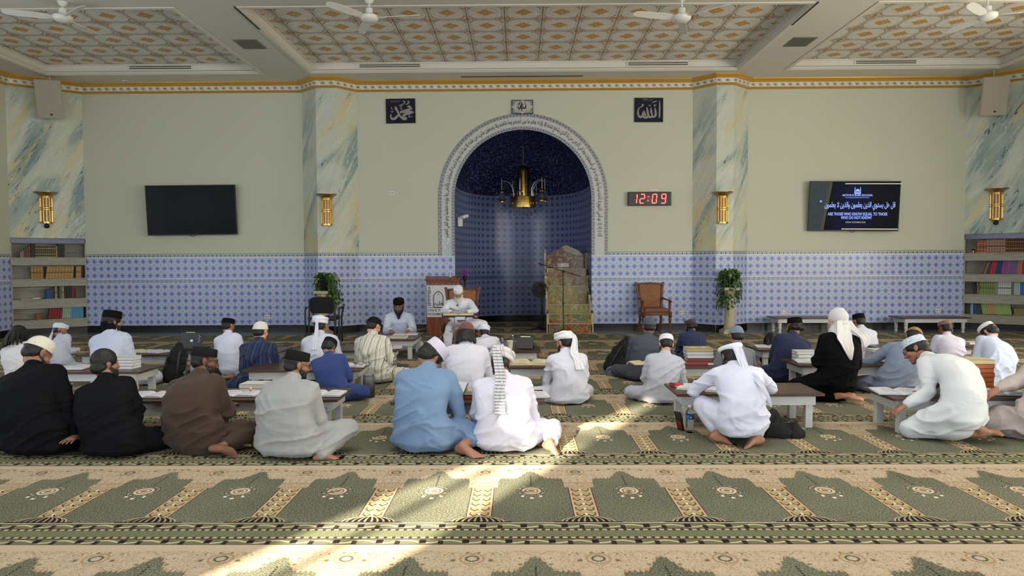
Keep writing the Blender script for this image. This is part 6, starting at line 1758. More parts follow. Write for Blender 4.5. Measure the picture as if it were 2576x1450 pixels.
tv('switched-off black television on the left wall', 481, 529, 222, False, R(3.0), R(3.5), R(-.6))
tv('television on the right wall showing blue writing', 2149, 519, 220, True, R(-3.0), R(3.5), R(.7))
# calligraphy panels
def fine(pts, wd, k=5):
    n = len(pts); o = []; w_ = []
    for i in range(n - 1):
        a, b, c, d = pts[max(i - 1, 0)], pts[i], pts[i + 1], pts[min(i + 2, n - 1)]
        for j in range(k):
            t = j / k; o.append(tuple(.5 * (2 * b[q] + (c[q] - a[q]) * t + (2 * a[q] - 5 * b[q] + 4 * c[q] - d[q]) * t * t + (3 * b[q] - a[q] - 3 * c[q] + d[q]) * t ** 3) for q in (0, 1)))
            w_.append(wd[i] * (1 - t) + wd[i + 1] * t)
    return o + [pts[-1]], w_ + [wd[-1]]
def strokes(mb, S, sx, sz, y, w0):
    for P0_, W0_ in S:
        pts, wd = fine(P0_, W0_)
        rs = []; n = len(pts); yy = y - .0012 * (S.index((P0_, W0_)) % 5)
        P_ = [Vector((q[0] * sx, q[1] * sz)) for q in pts]
        for i in range(n):
            d = (P_[min(i + 1, n - 1)] - P_[max(i - 1, 0)]).normalized(); nn = Vector((-d.y, d.x)) * wd[i] * w0 / 2
            rs.append([(P_[i].x + nn.x, yy - .004, P_[i].y + nn.y), (P_[i].x - nn.x, yy - .004, P_[i].y - nn.y), (P_[i].x - nn.x, yy + .001, P_[i].y - nn.y), (P_[i].x + nn.x, yy + .001, P_[i].y + nn.y)])
        mb.rings(rs)
MUH = [([(.47, .28), (.52, .36), (.60, .34), (.66, .26), (.66, .14), (.50, .08), (.20, -.02), (-.02, -.10)], [.3, .6, .9, 1, .9, .8, .9, .9]),
       ([(-.04, -.11), (.25, -.06), (.55, -.08), (.90, -.12)], [.9, 1.1, 1.0, .4]), ([(.90, -.12), (.60, -.20), (.30, -.30), (.15, -.42)], [.4, 1, 1, .9]),
       ([(.15, -.42), (.25, -.55), (.42, -.62)], [.8, 1, .9]),
       ([(-.36, .36), (-.30, .18), (-.20, -.04), (-.08, -.34), (.04, -.52), (.22, -.68), (.42, -.66)], [.5, 1.1, .9, .8, .9, .9, .5]),
       ([(-.12, -.24), (-.24, -.44), (-.40, -.60), (-.56, -.64), (-.66, -.54), (-.68, -.36), (-.64, -.24)], [.4, .9, 1.1, 1.0, .7, .6, .2]),
       ([(-.10, .42), (.14, .52), (.28, .62), (.26, .74), (.16, .82)], [.35, .4, .3, .3, .4]), ([(.28, .62), (.34, .80)], [.3, .2]), ([(.36, .50), (.56, .60), (.60, .72), (.52, .78), (.50, .66)], [.3, .4, .3, .4, .2]),
       ([(-.04, .30), (.12, .38)], [.35, .35]), ([(-.01, .12), (.0, .22), (.04, .14), (.09, .22), (.10, .12)], [.25] * 5), ([(-.62, .34), (-.60, .14), (-.52, .12)], [.2, .3, .3]), ([(-.68, -.02), (-.58, -.10), (-.50, .0)], [.3, .3, .3]),
       ([(.78, .26), (.76, .12), (.82, .10)], [.2, .3, .3]), ([(.66, -.34), (.56, -.42), (.58, -.52), (.84, -.46)], [.25, .3, .35, .15])]
ALL = [([(.74, .72), (.76, .2), (.74, -.50), (.70, -.66)], [.3, .6, .6, .25]), ([(.42, .18), (.46, -.10), (.48, -.40), (.36, -.58), (.24, -.52)], [.3, .8, .9, .7, .7]), ([(.24, -.52), (.16, -.10), (.14, .18)], [.5, .8, .3]),
       ([(.24, -.52), (.10, -.60), (-.02, -.50), (-.10, -.10), (-.14, .22)], [.7, .8, .8, .8, .3]), ([(-.02, -.50), (-.16, -.62), (-.34, -.60), (-.42, -.42), (-.34, -.10), (-.28, -.34), (-.20, -.58)], [.6, .9, .8, .8, .6, .7, .6]),
       ([(-.42, -.42), (-.56, -.60), (-.70, -.50), (-.76, -.20), (-.72, .06), (-.66, .12)], [.7, .9, .8, .7, .5, .2]), ([(-.70, .16), (-.46, .30), (-.38, .42), (-.46, .46), (-.50, .36)], [.25, .4, .35, .3, .2]),
       ([(.24, .60), (.54, .74)], [.3, .4]), ([(.34, .30), (.40, .42), (.42, .30), (.50, .44)], [.25, .35, .3, .3]), ([(.0, .30), (.04, .40), (.08, .30), (.12, .40)], [.25, .3, .25, .25])]
for label, px, py, w_, h_, S, extra in (('dark navy calligraphy panel left of the niche', 1008, 279.5, 73, 61, MUH, 'ﷺ'), ('dark navy calligraphy panel right of the niche', 1632, 277, 71, 60, ALL, shape('جل جلاله'))):
    p = at_y(px, py, YW - .02); W_ = w_ * YW / F_PX; H_ = h_ * YW / F_PX
    t = thing('calligraphy_panel', label, 'wall panel', p, 0); t.rotation_euler = (0, R(-.6 if px < 1300 else .5), 0)
    mb = MB(); mb.box((0, 0, 0), (W_, .02, H_)); mb.build('panel', M_LEAD, t, bevel=.002)
    mb = MB(); strokes(mb, S, W_ / 2, H_ / 2, -.0102, .052); mb.build('calligraphy', M_SILV, t)
    if extra != 'ﷺ': text('calligraphy_small', extra, M_SILV, (-.02 * 1, -.0105, .20), .06, parent=t)
    else: text('calligraphy_small', shape('صلى الله عليه وسلم'), M_SILV, (-.10, -.0105, .19), .055, parent=t, width=.20)
# tile picture above the arch
p = at_y(1314, 269.5, YW - .02); W_ = 53 * YW / F_PX; H_ = 35 * YW / F_PX
t = thing('tile_picture', 'small blue and white tile picture with black calligraphy above the arch', 'wall panel', p)
mb = MB(); mb.box((0, 0, 0), (W_, .03, H_)); mb.build('frame', M_INK, t, bevel=.002)
m = Mat('blue_scroll_tile', .25); x, y, z = m.sep('OBJ'); n = m.noise(m.comb(x * 20, 0.0, z * 20), 1.2, 3, .6, 2)
m.base(srgb(116, 134, 148)).over((n * 5).fract() > .5, srgb(150, 164, 172)).over(n > .62, srgb(84, 110, 132)); m.done()
mb = MB(); mb.box((0, -.016, 0), (W_ - .03, .004, H_ - .03)); mb.build('scroll_ground', m.m, t)
mb = MB(); pts = []
for k in range(48):
    a = 2 * PI * k / 48; r = 1 + .10 * math.cos(8 * a); pts.append((math.copysign(abs(math.cos(a)) ** 1.25, math.cos(a)) * W_ * .46 * r, math.copysign(abs(math.sin(a)) ** 1.1, math.sin(a)) * H_ * .46 * (1 + .06 * math.cos(8 * a))))
mb.prism(pts, -.0195, -.018); mb.build('cartouche', plain('cartouche', srgb(190, 184, 176), .3, var=.03), t)
S2 = [([(.30, .35), (.32, -.05), (.24, -.18), (.10, -.14), (.06, .0), (.02, .38)], [.5, .9, .9, .7, .7, .5]), ([(.10, -.14), (.0, -.22), (-.10, -.16), (-.06, .60)], [.7, .9, .8, .8]), ([(-.10, -.16), (-.20, .0), (-.10, .30)], [.6, .7, .4]), ([(-.18, -.10), (-.30, -.26), (-.40, -.10), (-.40, .10)], [.7, .9, .7, .4]),
      ([(-.42, .36), (-.22, .56)], [.4, .5]), ([(-.42, .20), (-.20, .42)], [.4, .5]), ([(.20, .52), (.26, .52)], [1, 1]), ([(-.06, -.2), (-.06, -.60)], [.6, .2]), ([(-.2, .62), (-.18, .78)], [.6, .3])]
mb = MB(); strokes(mb, S2, W_ / 2, H_ / 2 * 1.1, -.0198, .028); mb.build('calligraphy', M_INK, t)
text('calligraphy_small', shape('جل جلاله'), plain('grey_ink', srgb(96, 96, 92), .5), (0, -.0205, -.095), .06, parent=t, width=.26)
# digital clock
p = at_y(1633.5, 500.5, YW - .05)
t = thing('digital_clock', 'black digital clock with red figures reading 12:09', 'clock', p)
CW, CH = 107 * YW / F_PX, 34 * YW / F_PX
mb = MB(); mb.box((0, 0, 0), (CW, .07, CH)); mb.build('case', M_BLACK, t, bevel=.006)
mb = MB(); mb.box((0, -.037, 0), (CW - .03, .004, CH - .03)); mb.build('face', plain('dark_red_face', srgb(26, 4, 6), .25, var=.02), t)
M_RED = emis('red_led', (1.0, .06, .045), 6.5)
SEG = {'0': 'abcdef', '1': 'bc', '2': 'abged', '9': 'abcdfg'}
def digit(ch, x, parent):
    mb = MB(); w_, h_ = .085, .185; th = .020
    sg = {'a': (0, h_ / 2, w_, th), 'g': (0, 0, w_, th), 'd': (0, -h_ / 2, w_, th), 'f': (-w_ / 2, h_ / 4, th, h_ / 2), 'b': (w_ / 2, h_ / 4, th, h_ / 2), 'e': (-w_ / 2, -h_ / 4, th, h_ / 2), 'c': (w_ / 2, -h_ / 4, th, h_ / 2)}
    for c_ in SEG[ch]:
        a, b, ww, hh = sg[c_]; mb.box((x + a + b * .12, -.041, b), (max(ww - .012, th), .004, max(hh - .012, th)))
    mb.build('figure', M_RED, parent)
for ch, x in (('1', -.31), ('2', -.155), ('0', .10), ('9', .29)): digit(ch, x, t)
mb = MB(); mb.box((-.028, -.041, .04), (.02, .004, .02)); mb.box((-.036, -.041, -.04), (.02, .004, .02)); mb.build('colon', M_RED, t)
l = bpy.data.lights.new('clock_glow', 'POINT'); l.energy = 1.2; l.color = (1, .08, .03); l.shadow_soft_size = .1
lo = bpy.data.objects.new('clock_glow', l); C.objects.link(lo); lo.parent = t; lo.location = (0, -.12, 0)
# sconces
def sconce(label, p, rz, knob=False):
    t = thing('wall_sconce', label, 'wall lamp', p, rz)
    mb = MB(); n = 12
    def half(r, z): return [(r * math.cos(PI + PI * k / n), r * math.sin(PI + PI * k / n), z) for k in range(n + 1)] + [(r, 0, z), (-r, 0, z)]
    mb.rings([half(.105, -.30), half(.105, .24)]); mb.build('shade', M_SCG, t)
    mb = MB()
    for k in range(0, n + 1, 2):
        a = PI + PI * k / n; mb.cyl((.108 * math.cos(a), .108 * math.sin(a), -.30), (.108 * math.cos(a), .108 * math.sin(a), .24), .008, seg=6)
    for z in (-.30, -.28, -.03, .01, .22, .245): mb.tube([(.110 * math.cos(PI + PI * k / n), .110 * math.sin(PI + PI * k / n), z) for k in range(n + 1)], .011, 6)
    mb.build('brass_cage', M_BRASS, t, True)
    mb = MB(); mb.rings([half(.115, .25), half(.14, .28), half(.20, .31), half(.215, .325), half(.215, .335), half(.19, .33)]); mb.build('bowl_top', M_BRASS2, t)
    if knob:
        t2 = thing('security_camera', 'dark round camera under the brass wall lamp ' + knob, 'camera', Vector(p) + Vector((0, 0, -.36)), rz)
        mb = MB(); mb.ell((0, -.07, 0), (.05, .05, .05)); mb.build('lens_dome', M_BLACK, t2, True); mb = MB(); mb.cyl((0, 0, .02), (0, -.06, .01), .045); mb.build('mount', M_WHITEP, t2)
def mat_scg():
    m = Mat('amber_ribbed_glass', .25); x, y, z = m.sep('OBJ'); m.base(srgb(146, 104, 62)).over(m.noise(scale=9, detail=2), srgb(176, 132, 84)); return m.done()
M_SCG = mat_scg(); M_BRASS2 = plain('brushed_brass', (.45, .30, .15), .3, .9, var=.1)
px_ = at_y(822, 530, 14.4); sconce('brass wall lamp on the left pilaster', (-3.93, 14.41, px_.z), 0)
px_ = at_y(1817, 525, 14.4); sconce('brass wall lamp on the right pilaster', (at_y(1817, 525, 14.41).x, 14.41, px_.z), 0)
def on_diag(px, py, left):
    A = Vector((-XW, 14.0)) if left else Vector((9.33, YW)); B = Vector((-9.17, YW)) if left else Vector((XR, 14.0))
    lo, hi = 0, 1
    d = ray(px, py)
    for _ in range(40):
        m_ = (lo + hi) / 2; q = A.lerp(B, m_)
        if q.x / q.y < d.x / d.y: lo = m_
        else: hi = m_
    q = A.lerp(B, lo); return Vector((q.x, q.y, CAM_Z + d.z / d.y * q.y))
DR = math.atan2(.8, 1.03)
sconce('brass wall lamp above the left bookcase', on_diag(116, 525, True), DR, 'above the left bookcase')
sconce('brass wall lamp above the right bookcase', on_diag(2507, 516, False), -DR, 'above the right bookcase')
# loudspeakers
M_SPK = plain('beige_speaker_grille', srgb(172, 164, 150), .6, var=.04, scale=30); M_SPB = plain('beige_speaker_case', srgb(182, 176, 162), .5, var=.03)
for label, px, py, left, rr in (('beige loudspeaker high on the left marble corner', 126, 258, True, R(16)), ('beige loudspeaker high on the right marble corner', 2500, 250, False, R(-14))):
    p = on_diag(px, py, left); rz = (DR if left else -DR)
    nrm = Vector((math.sin(rz), -math.cos(rz), 0)); p = p + nrm * .36
    t = thing('loudspeaker', label, 'loudspeaker', p, 0); t.rotation_euler = (R(14), 0, rz * .35)
    mb = MB(); hw, hh = .235, .375
    mb.rings([[(-hw, -.14, z_), (hw, -.14, z_), (hw, -.10, z_), (.14, .16, z_), (-.14, .16, z_), (-hw, -.10, z_)] for z_ in (-hh, hh)]); mb.build('case', M_SPB, t, bevel=.008)
    mb = MB(); mb.box((0, -.144, 0), (hw * 2 - .02, .012, hh * 2 - .02)); g = mb.build('grille', M_SPK, t, bevel=.004)
    mb = MB(); mb.box((.02, -.152, -hh + .08), (.045, .006, .035)); mb.build('badge', M_BLACK, g)
    mb = MB(); mb.tube([(0, .14, .1), (0, .18, .11), (0, .26, .11)], .02, 8); mb.tube([(0, .05, hh), (0, .05, hh + .12)], .012, 6); mb.build('bracket', M_SPB, t)
# wall camera / light by the niche
t = thing('security_floodlight', 'small white twin-headed fitting on the left jamb of the niche', 'wall lamp', at_y(1158, 556, 15.05) + Vector((.0, 0, 0)))
mb = MB(); mb.box((0, 0, -.02), (.10, .06, .20)); mb.build('mount', M_WHITEP, t, bevel=.006)
for q, dz in ((.04, .09), (.10, .11)):
    mb = MB(); mb.cap((q - .02, -.05, dz - .01), .03, (q + .05, -.10, dz - .015), .04); mb.build('lamp_head', M_WHITEP, t, True)
# outlets
def outlet(label, p, rz=0.0):
    t = thing('wall_outlet', label, 'outlet', p, rz)
    mb = MB(); mb.box((0, 0, 0), (.12, .012, .075)); mb.build('plate', M_WHITEP, t, bevel=.003)
    mb = MB()
    for s in (-1, 1):
        mb.cyl((s * .028, -.006, 0), (s * .028, -.009, 0), .018)
    mb.build('sockets', plain('socket_grey', srgb(170, 168, 160), .5), t)
outlet('white wall outlet on the plain wall left of the niche', at_y(984, 486, YW - .007)); outlet('white wall outlet low on the tiles right of the empty armchair', at_y(1715, 787, YW - .007))
outlet('white wall outlet low on the tiles left of the black chair', at_y(672, 797, YW - .007)); outlet('white wall outlet on the tiles behind the black turban', at_y(257, 800, YW - .007))
outlet('white wall outlet above the left bench table', at_y(1972, 786, YW - .007)); outlet('white wall outlet above the right bench table', at_y(2360, 782, YW - .007))
outlet('white cable box behind the top of the digital clock', at_y(1646, 481, YW - .007))
# ceiling fittings
ZC = CEIL + .19
def vent_line(label, px0, px1, py, Y):
    a = at_y(px0, py, Y - .012); b = at_y(px1, py, Y - .012)
    t = thing('air_slot', label, 'vent', (a + b) / 2)
    mb = MB(); mb.box((0, 0, 0), (b.x - a.x + .06, .014, .085)); mb.build('frame', M_TRIM, t)
    for z in (-.019, .019):
        mb = MB(); mb.box((0, -.009, z), (b.x - a.x, .006, .017)); mb.build('slot', M_INK, t)
def tray_vent(label, px0, px1):
    a = at_y(px0, 177, TY1); b = at_y(px1, 177, TY1)
    t = thing('air_slot', label, 'vent', ((a.x + b.x) / 2, TY1 - .010, CEIL + .122))
    mb = MB(); mb.box((0, 0, 0), (b.x - a.x + .06, .014, .080)); mb.build('frame', M_TRIM, t)
    for z in (-.018, .018):
        mb = MB(); mb.box((0, -.009, z), (b.x - a.x, .006, .016)); mb.build('slot', M_INK, t)
tray_vent('double black air slot in the left tray', 327, 482); tray_vent('double black air slot at the left of the middle tray', 905, 1057)
tray_vent('double black air slot at the right of the middle tray', 1580, 1730); tray_vent('double black air slot in the right tray', 2152, 2303)
for label, x in (('long slanting air slot on the left side of the middle tray', TR[1][0] - .035), ('long slanting air slot on the right side of the middle tray', TR[1][1] + .035)):
    t = thing('air_slot', label, 'vent', (x, 10.9, CEIL - .014)); mb = MB(); mb.box((0, 0, 0), (.03, 1.0, .006)); mb.build('slot', M_INK, t)
a = at_z(1167, 216, CEIL); b = at_z(1458, 216, CEIL)
t = thing('air_slot', 'long thin dark air slot above the niche', 'vent', ((a.x + b.x) / 2, 14.42, CEIL - .004)); mb = MB(); mb.box((0, 0, 0), (b.x - a.x, .07, .006)); mb.build('slot', plain('brown_slot', srgb(84, 70, 60), .6), t)
def grille(label, px, py):
    p = at_z(px, py, CEIL); t = thing('ceiling_grille', label, 'vent', (p.x, p.y, CEIL - .006))
    mb = MB(); mb.box((0, 0, 0), (.40, .50, .008)); mb.build('frame', plain('grille_grey', srgb(110, 110, 100), .6), t)
    mb = MB()
    for k in range(11): mb.box((-.16 + k * .032, 0, -.006), (.010, .44, .008))
    mb.build('slats', plain('grille_slat', srgb(132, 132, 122), .6), t)
grille('grey return grille in the ceiling beam left of the middle tray', 629, 111); grille('grey return grille in the ceiling beam right of the middle tray', 2013, 105)
DL = [(315, 205, 'over the left wall'), (593, 207, 'left of the left pilaster'), (999, 209, 'left of the niche'), (1140, 210, 'above the left haunch of the arch'), (1486, 209, 'above the right haunch of the arch'), (1625, 208, 'above the right calligraphy panel'), (2035, 203, 'right of the right pilaster'), (2318, 199, 'over the right wall')]
for px, py, where in DL:
    p = at_z(px, py, CEIL); t = thing('downlight', 'small recessed ceiling downlight ' + where, 'ceiling lamp', (p.x, p.y, CEIL - .004))
    mb = MB(); mb.tube([(.065 * math.cos(a), .065 * math.sin(a), 0) for a in [2 * PI * k / 20 for k in range(21)]], .012, 6); mb.build('ring', M_TRIM, t, True)
    mb = MB(); mb.cyl((0, 0, 0), (0, 0, .003), .058, seg=20); mb.build('lamp', plain('downlight_recess', srgb(60, 56, 48), .4), t)
# ceiling fans
def fan(label, hubpx, hubpy, Y, ang, rodtop):
    p = at_y(hubpx, hubpy, Y)
    t = thing('ceiling_fan', label, 'ceiling fan', p)
    mb = MB(); mb.lathe([(.0, -.06), (.07, -.058), (.115, -.035), (.13, -.01), (.13, .02), (.11, .035), (.06, .045)], seg=28); mb.build('hub', M_WHITEP, t, True)
    mb = MB(); mb.lathe([(.052, .045), (.055, .06), (.05, .13), (.03, .145)], seg=20); mb.build('neck', M_WHITEP, t, True)
    mb = MB(); mb.cyl((0, 0, .14), (0, 0, rodtop - p.z), .014); mb.build('rod', M_WHITEP, t, True)
    mb = MB(); mb.lathe([(.03, 0), (.06, .03), (.07, .06)], (0, 0, rodtop - p.z - .06), 18); mb.build('canopy', M_WHITEP, t, True)
    for k in range(3):
        a = ang + k * 2 * PI / 3; Rk = Matrix.Rotation(a, 3, 'Z') @ Matrix.Rotation(R(20), 3, 'X')
        rs = []
        for x, w_ in ((.13, .03), (.18, .052), (.30, .062), (.55, .062), (.66, .055), (.72, .04), (.745, .012)):
            rs.append([Rk @ Vector((x, y, z)) for y, z in ((-w_, -.003), (w_, -.003), (w_, .003), (-w_, .003))])
        mb = MB(); mb.rings(rs); mb.build('blade', M_WHITEP, t)
ZT = CEIL + .19
fan('white ceiling fan over the middle tray, left', 929, 45, 10.2, R(-8), CEIL)
fan('white ceiling fan over the middle tray, right', 1715, 45, 10.2, R(75), CEIL)
fan('white ceiling fan over the left tray', 158, 45, 10.2, R(-38), CEIL)
fan('white ceiling fan over the right tray', 2484, 40, 10.2, R(100), CEIL)
# chandelier
cz = 0; p = at_y(1316.5, 505, 15.9); CX = p.x
t = thing('chandelier', 'brass chandelier with hanging glass lanterns in the niche', 'chandelier', (CX, 15.9, 0))
def zz(py): return at_y(1316, py, 15.9).z
def rr(px): return px * 15.9 / F_PX
mb = MB(); mb.cyl((0, 0, zz(418)), (0, 0, zz(352)), .006, seg=6); mb.tube([(0, 0, zz(350)), (0, 0, 4.16)], .008, 6); mb.build('chain', M_DBRASS, t)
mb = MB(); mb.lathe([(.01, zz(364)), (.06, zz(356)), (.075, zz(352)), (.04, zz(348))], seg=20); mb.build('canopy', M_DBRASS, t, True)
mb = MB(); mb.lathe([(rr(16), zz(492)), (rr(16), zz(430)), (rr(14), zz(424)), (rr(8), zz(418)), (.01, zz(415))], seg=28); mb.build('body_tube', M_DBRASS, t, True)
mb = MB(); mb.lathe([(rr(7.5), zz(500)), (rr(7.5), zz(432)), (rr(4), zz(426))], (0, -rr(11), 0), seg=20); mb.build('bright_tube', M_BRASS, t, True)
mb = MB(); mb.lathe([(rr(29), zz(524)), (rr(31), zz(523)), (rr(31), zz(497)), (rr(30), zz(495)), (rr(16), zz(494))], seg=36); mb.build('drum', M_BRASS, t, True)
M_FROST = glass('smoky_glass', (.62, .62, .66), .25, 1.2)
def lantern(x, y, z0, z1, s=1.0):
    mb = MB(); mb.lathe([(.045 * s, z0), (.062 * s, z0 + .03), (.062 * s, z1 - .03), (.045 * s, z1)], (x, y, 0), 18); g = mb.build('lantern', M_FROST, t, True)
    mb = MB(); mb.lathe([(.015, z0 - .035), (.05 * s, z0 - .015), (.055 * s, z0 + .015), (.045 * s, z0 + .02)], (x, y, 0), 18); mb.lathe([(.05 * s, z1 - .01), (.055 * s, z1 + .01), (.02, z1 + .04), (.008, z1 + .05)], (x, y, 0), 18); mb.build('lantern_cap', M_BRASS, g, True)
for k, (a, top) in enumerate(((PI, 455), (PI * 1.38, 448), (-.55, 455), (-.12, 458), (.9, 455), (2.1, 455))):
    R0, R1 = rr(24), rr(54 if k != 1 else 22); c_, s_ = math.cos(a), math.sin(a)
    zt = zz(456)
    mb = MB(); mb.tube([(R0 * c_, R0 * s_, zz(497)), (R0 * c_, R0 * s_, zz(478)), ((R0 + (R1 - R0) * .25) * c_, (R0 + (R1 - R0) * .25) * s_, zz(463)), ((R0 + (R1 - R0) * .6) * c_, (R0 + (R1 - R0) * .6) * s_, zt), (R1 * c_, R1 * s_, zt)], .014, 8)
    mb.tube([(R1 * c_, R1 * s_, zt + .05), (R1 * c_, R1 * s_, zz(482))], .008, 6); mb.build('arm', M_STEEL, t, True)
    lantern(R1 * c_, R1 * s_, zz(508), zz(484))
for x, y in ((-rr(22), -.06), (0, -.10), (rr(20), -.06), (rr(10), .15), (-rr(10), .15)): 
    mb = MB(); mb.lathe([(.028, zz(543)), (.035, zz(538)), (.032, zz(527)), (.030, zz(524))], (x, y, 0), 14); mb.build('lamp_glass', M_FROST, t, True)

# ------------------------------------------------------------------ bookcases in the corner niches
SHZ = [1.60, 1.165, .745, .325]
def bookcase(label, A, rz, L):
    t = thing('bookcase', label, 'bookcase', (A[0], A[1], 0), rz)
    D = .34
    mb = MB(); mb.box((L / 2, D + .01, 1.0), (L, .02, 1.98)); mb.build('back_panel', M_STONE, t)
    for x in (.01, L - .01):
        mb = MB(); mb.box((x, D / 2, 1.0), (.02, D, 1.98)); mb.build('side_panel', M_STONE, t)
    for z, th in zip(SHZ, (.16, .16, .19, .18)):
        mb = MB(); mb.box((L / 2, D / 2 - .012, z - th / 2), (L, D + .024, th)); mb.box((L / 2, -.022, z - .006), (L, .05, .012)); mb.build('shelf', M_STONE, t)
    mb = MB(); mb.box((L / 2, D / 2, .075), (L, D, .145)); mb.build('plinth', plain('black_tile', srgb(20, 20, 22), .3), t)
    mb = MB(); mb.box((L / 2, .06, 1.935), (L, .12, .09)); mb.build('mosaic_header', M_MOSB, t)
    mb = MB(); mb.box((L / 2, D / 2, 1.99), (L, D, .02)); mb.build('top_panel', M_STONE, t)
    return t
m = Mat('blue_mosaic_strip', .2); x, y, z = m.sep('OBJ'); v_ = m.voro(scale=45, out=1)
n = m.noise(scale=60, detail=1); m.base(srgb(22, 30, 86)).over(n > .60, srgb(44, 62, 136)).over(n > .70, srgb(150, 166, 206)); M_MOSB = m.done()
DL_ = math.hypot(1.03, .8)
bookcase('built-in grey stone bookcase in the left corner', (-XW, 14.0), DR, DL_)
bookcase('built-in grey stone bookcase in the right corner', (9.33, YW), -DR, DL_)
BK = {}
def shelf_book(label, group, A, rz, s, shelf, th, h, col, lean=0.0, d=.19, band=None):
    """one upright book on a bookcase shelf, s = distance along the shelf of its left bottom edge"""
    key = (round(th, 3), round(h, 3), col, band)
    if key not in BK:
        mb = MB(); n = 5
        poly = [(0, 0), (0, d)] + [(th, d), (th, 0)] + [(th / 2 + th / 2 * math.cos(PI * k / n), -.008 * math.sin(PI * k / n)) for k in range(1, n)]
        mb.add([(x, y, z) for z in (0, h) for x, y in poly], [tuple(range(len(poly)))[::-1], tuple(range(len(poly), 2 * len(poly)))] + [(i, (i + 1) % len(poly), len(poly) + (i + 1) % len(poly), len(poly) + i) for i in range(len(poly))])
        if band:
            m = Mat('book_spine', .5); x, y, z = m.sep('OBJ'); m.base(srgb(*col)).over(((z / h) * 4.2).fract().near(.2, .09), srgb(*band)).over((z / h).near(.5, .04), srgb(*[q * .5 for q in band])); mat = m.done()
        else: mat = bookmat(col)
        o = mb.build('book', mat); BK[key] = o; me = o
    else:
        o = BK[key].copy(); C.objects.link(o)
    z = SHZ[shelf] + .0008 + (max(0, -th * math.sin(lean)) if lean < 0 else th * math.sin(lean) * 0)
    M = Matrix.Translation((A[0], A[1], 0)) @ Matrix.Rotation(rz, 4, 'Z') @ Matrix.Translation((s, .07, z + (th * math.sin(lean) if lean > 0 else 0))) @ Matrix.Rotation(lean, 4, 'Y')
    o.matrix_world = M; tag(o, label, 'book', group)
    return o
LA, LR_ = (-XW, 14.0), DR; RA, RR_ = (9.33, YW), -DR
def sl(px): return (px - 19) / 192 * DL_
def sr(px): return (px - 2417.7) / 193.4 * DL_
def rowof(A, rz, shelf, s0, items, label=None, group=None):
    s = s0
    for it in items:
        lab, th, h, col = it[:4]; lean = it[4] if len(it) > 4 else 0; band = it[5] if len(it) > 5 else None; cnt = it[6] if len(it) > 6 else 1
        for k in range(cnt):
            shelf_book(lab, (group or lab) if cnt > 1 else None, A, rz, s, shelf, th, h, col, lean, band=band); s += th / math.cos(lean) + .0012
    return s
G = (186, 160, 100)
rowof(LA, LR_, 0, sl(43), [('smallest cream book, first on the left top shelf', .030, .11, (150, 132, 116)), ('second small pinkish book on the left top shelf', .032, .14, (150, 122, 120)), ('brown book third on the left top shelf', .034, .18, (96, 70, 56)), ('brown-grey book fourth on the left top shelf', .036, .22, (88, 76, 62)), ('red-brown book with round mark on the left top shelf', .036, .25, (104, 30, 28), 0, (190, 120, 70)),
      ('thick black book left of the gold row', .080, .28, (24, 22, 24)), ('gold-spined book in the row of ten on the left top shelf', .0345, .245, (70, 66, 40), 0, (206, 186, 120), 10), ('tan book ending the gold row', .03, .24, (160, 130, 84)), ('thick black book right of the gold row', .078, .28, (22, 22, 24)), ('thin dark book, left of a pair on the left top shelf', .024, .28, (40, 40, 38), 0, (120, 116, 90)), ('thin dark-green book, right of a pair on the left top shelf', .022, .28, (46, 56, 42), 0, (120, 116, 90))])
rowof(LA, LR_, 1, sl(68), [('tan book in the left four of the second shelf, left bookcase', .052, .245, (158, 118, 58), 0, (176, 138, 76), 4)])
rowof(LA, LR_, 1, sl(105), [('leaning tan book in the row of nine, second shelf, left bookcase', .052, .245, (166, 128, 68), R(7), (190, 156, 92), 9)])
rowof(LA, LR_, 1, sl(183), [('last thick tan book on the second shelf, left bookcase', .10, .245, (158, 120, 62), R(3), (186, 150, 86))])
rowof(LA, LR_, 2, sl(104), [('blue faced book on the third shelf, left bookcase', .105, .19, (30, 62, 128)), ('teal book right of the blue one', .022, .21, (42, 92, 110)), ('dark green book on the third left shelf', .03, .23, (30, 50, 44)), ('tan-spined book on the third left shelf', .042, .245, (156, 124, 78), 0, (200, 176, 130)), ('black book after the tan-spined one', .03, .23, (24, 26, 28)), ('olive green book on the third left shelf', .042, .25, (82, 100, 66)),
      ('cream-brown book on the third left shelf', .045, .25, (150, 128, 92), 0, (196, 180, 150)), ('dark book in the black group of the third left shelf', .045, .245, (30, 28, 28), 0, None, 3), ('magenta-red book on the third left shelf', .042, .245, (140, 24, 56)), ('last brown book on the third left shelf', .03, .2, (60, 44, 44))])
rowof(LA, LR_, 3, sl(108), [('red binder in the leaning red group, lowest left shelf', .048, .25, (128, 26, 38), R(8), None, 5), ('pale green book in the group of four, lowest left shelf', .036, .255, (148, 176, 148), R(4), None, 4), ('blue book in the group of six, lowest left shelf', .038, .275, (86, 146, 186), R(1), None, 6)])
t = thing('clay_pot', 'small orange clay pot on the lowest shelf of the left bookcase', 'pot', on_diag(96, 800, True) + Vector((-.05, .08, 0))); t.location.z = SHZ[3]
mb = MB(); mb.lathe([(.045, 0), (.065, .05), (.07, .11), (.075, .12), (.06, .12)], seg=16); mb.build('body', plain('terracotta', srgb(150, 100, 60), .7), t, True)
t = thing('table_ornament', 'tiny pale lamp-shaped ornament on the top shelf of the left bookcase', 'ornament', on_diag(195, 640, True) + Vector((-.05, .08, 0))); t.location.z = SHZ[0]
mb = MB(); mb.lathe([(.03, 0), (.008, .01), (.008, .08), (.05, .09), (.03, .13), (.01, .135)], seg=14); mb.build('body', plain('pale_ornament', srgb(150, 138, 110), .5), t, True)
t = thing('paper_sheaf', 'loose papers lying on the third shelf of the left bookcase', 'papers', on_diag(75, 750, True) + Vector((-.08, .12, 0)), DR); t.location.z = SHZ[2] + .001
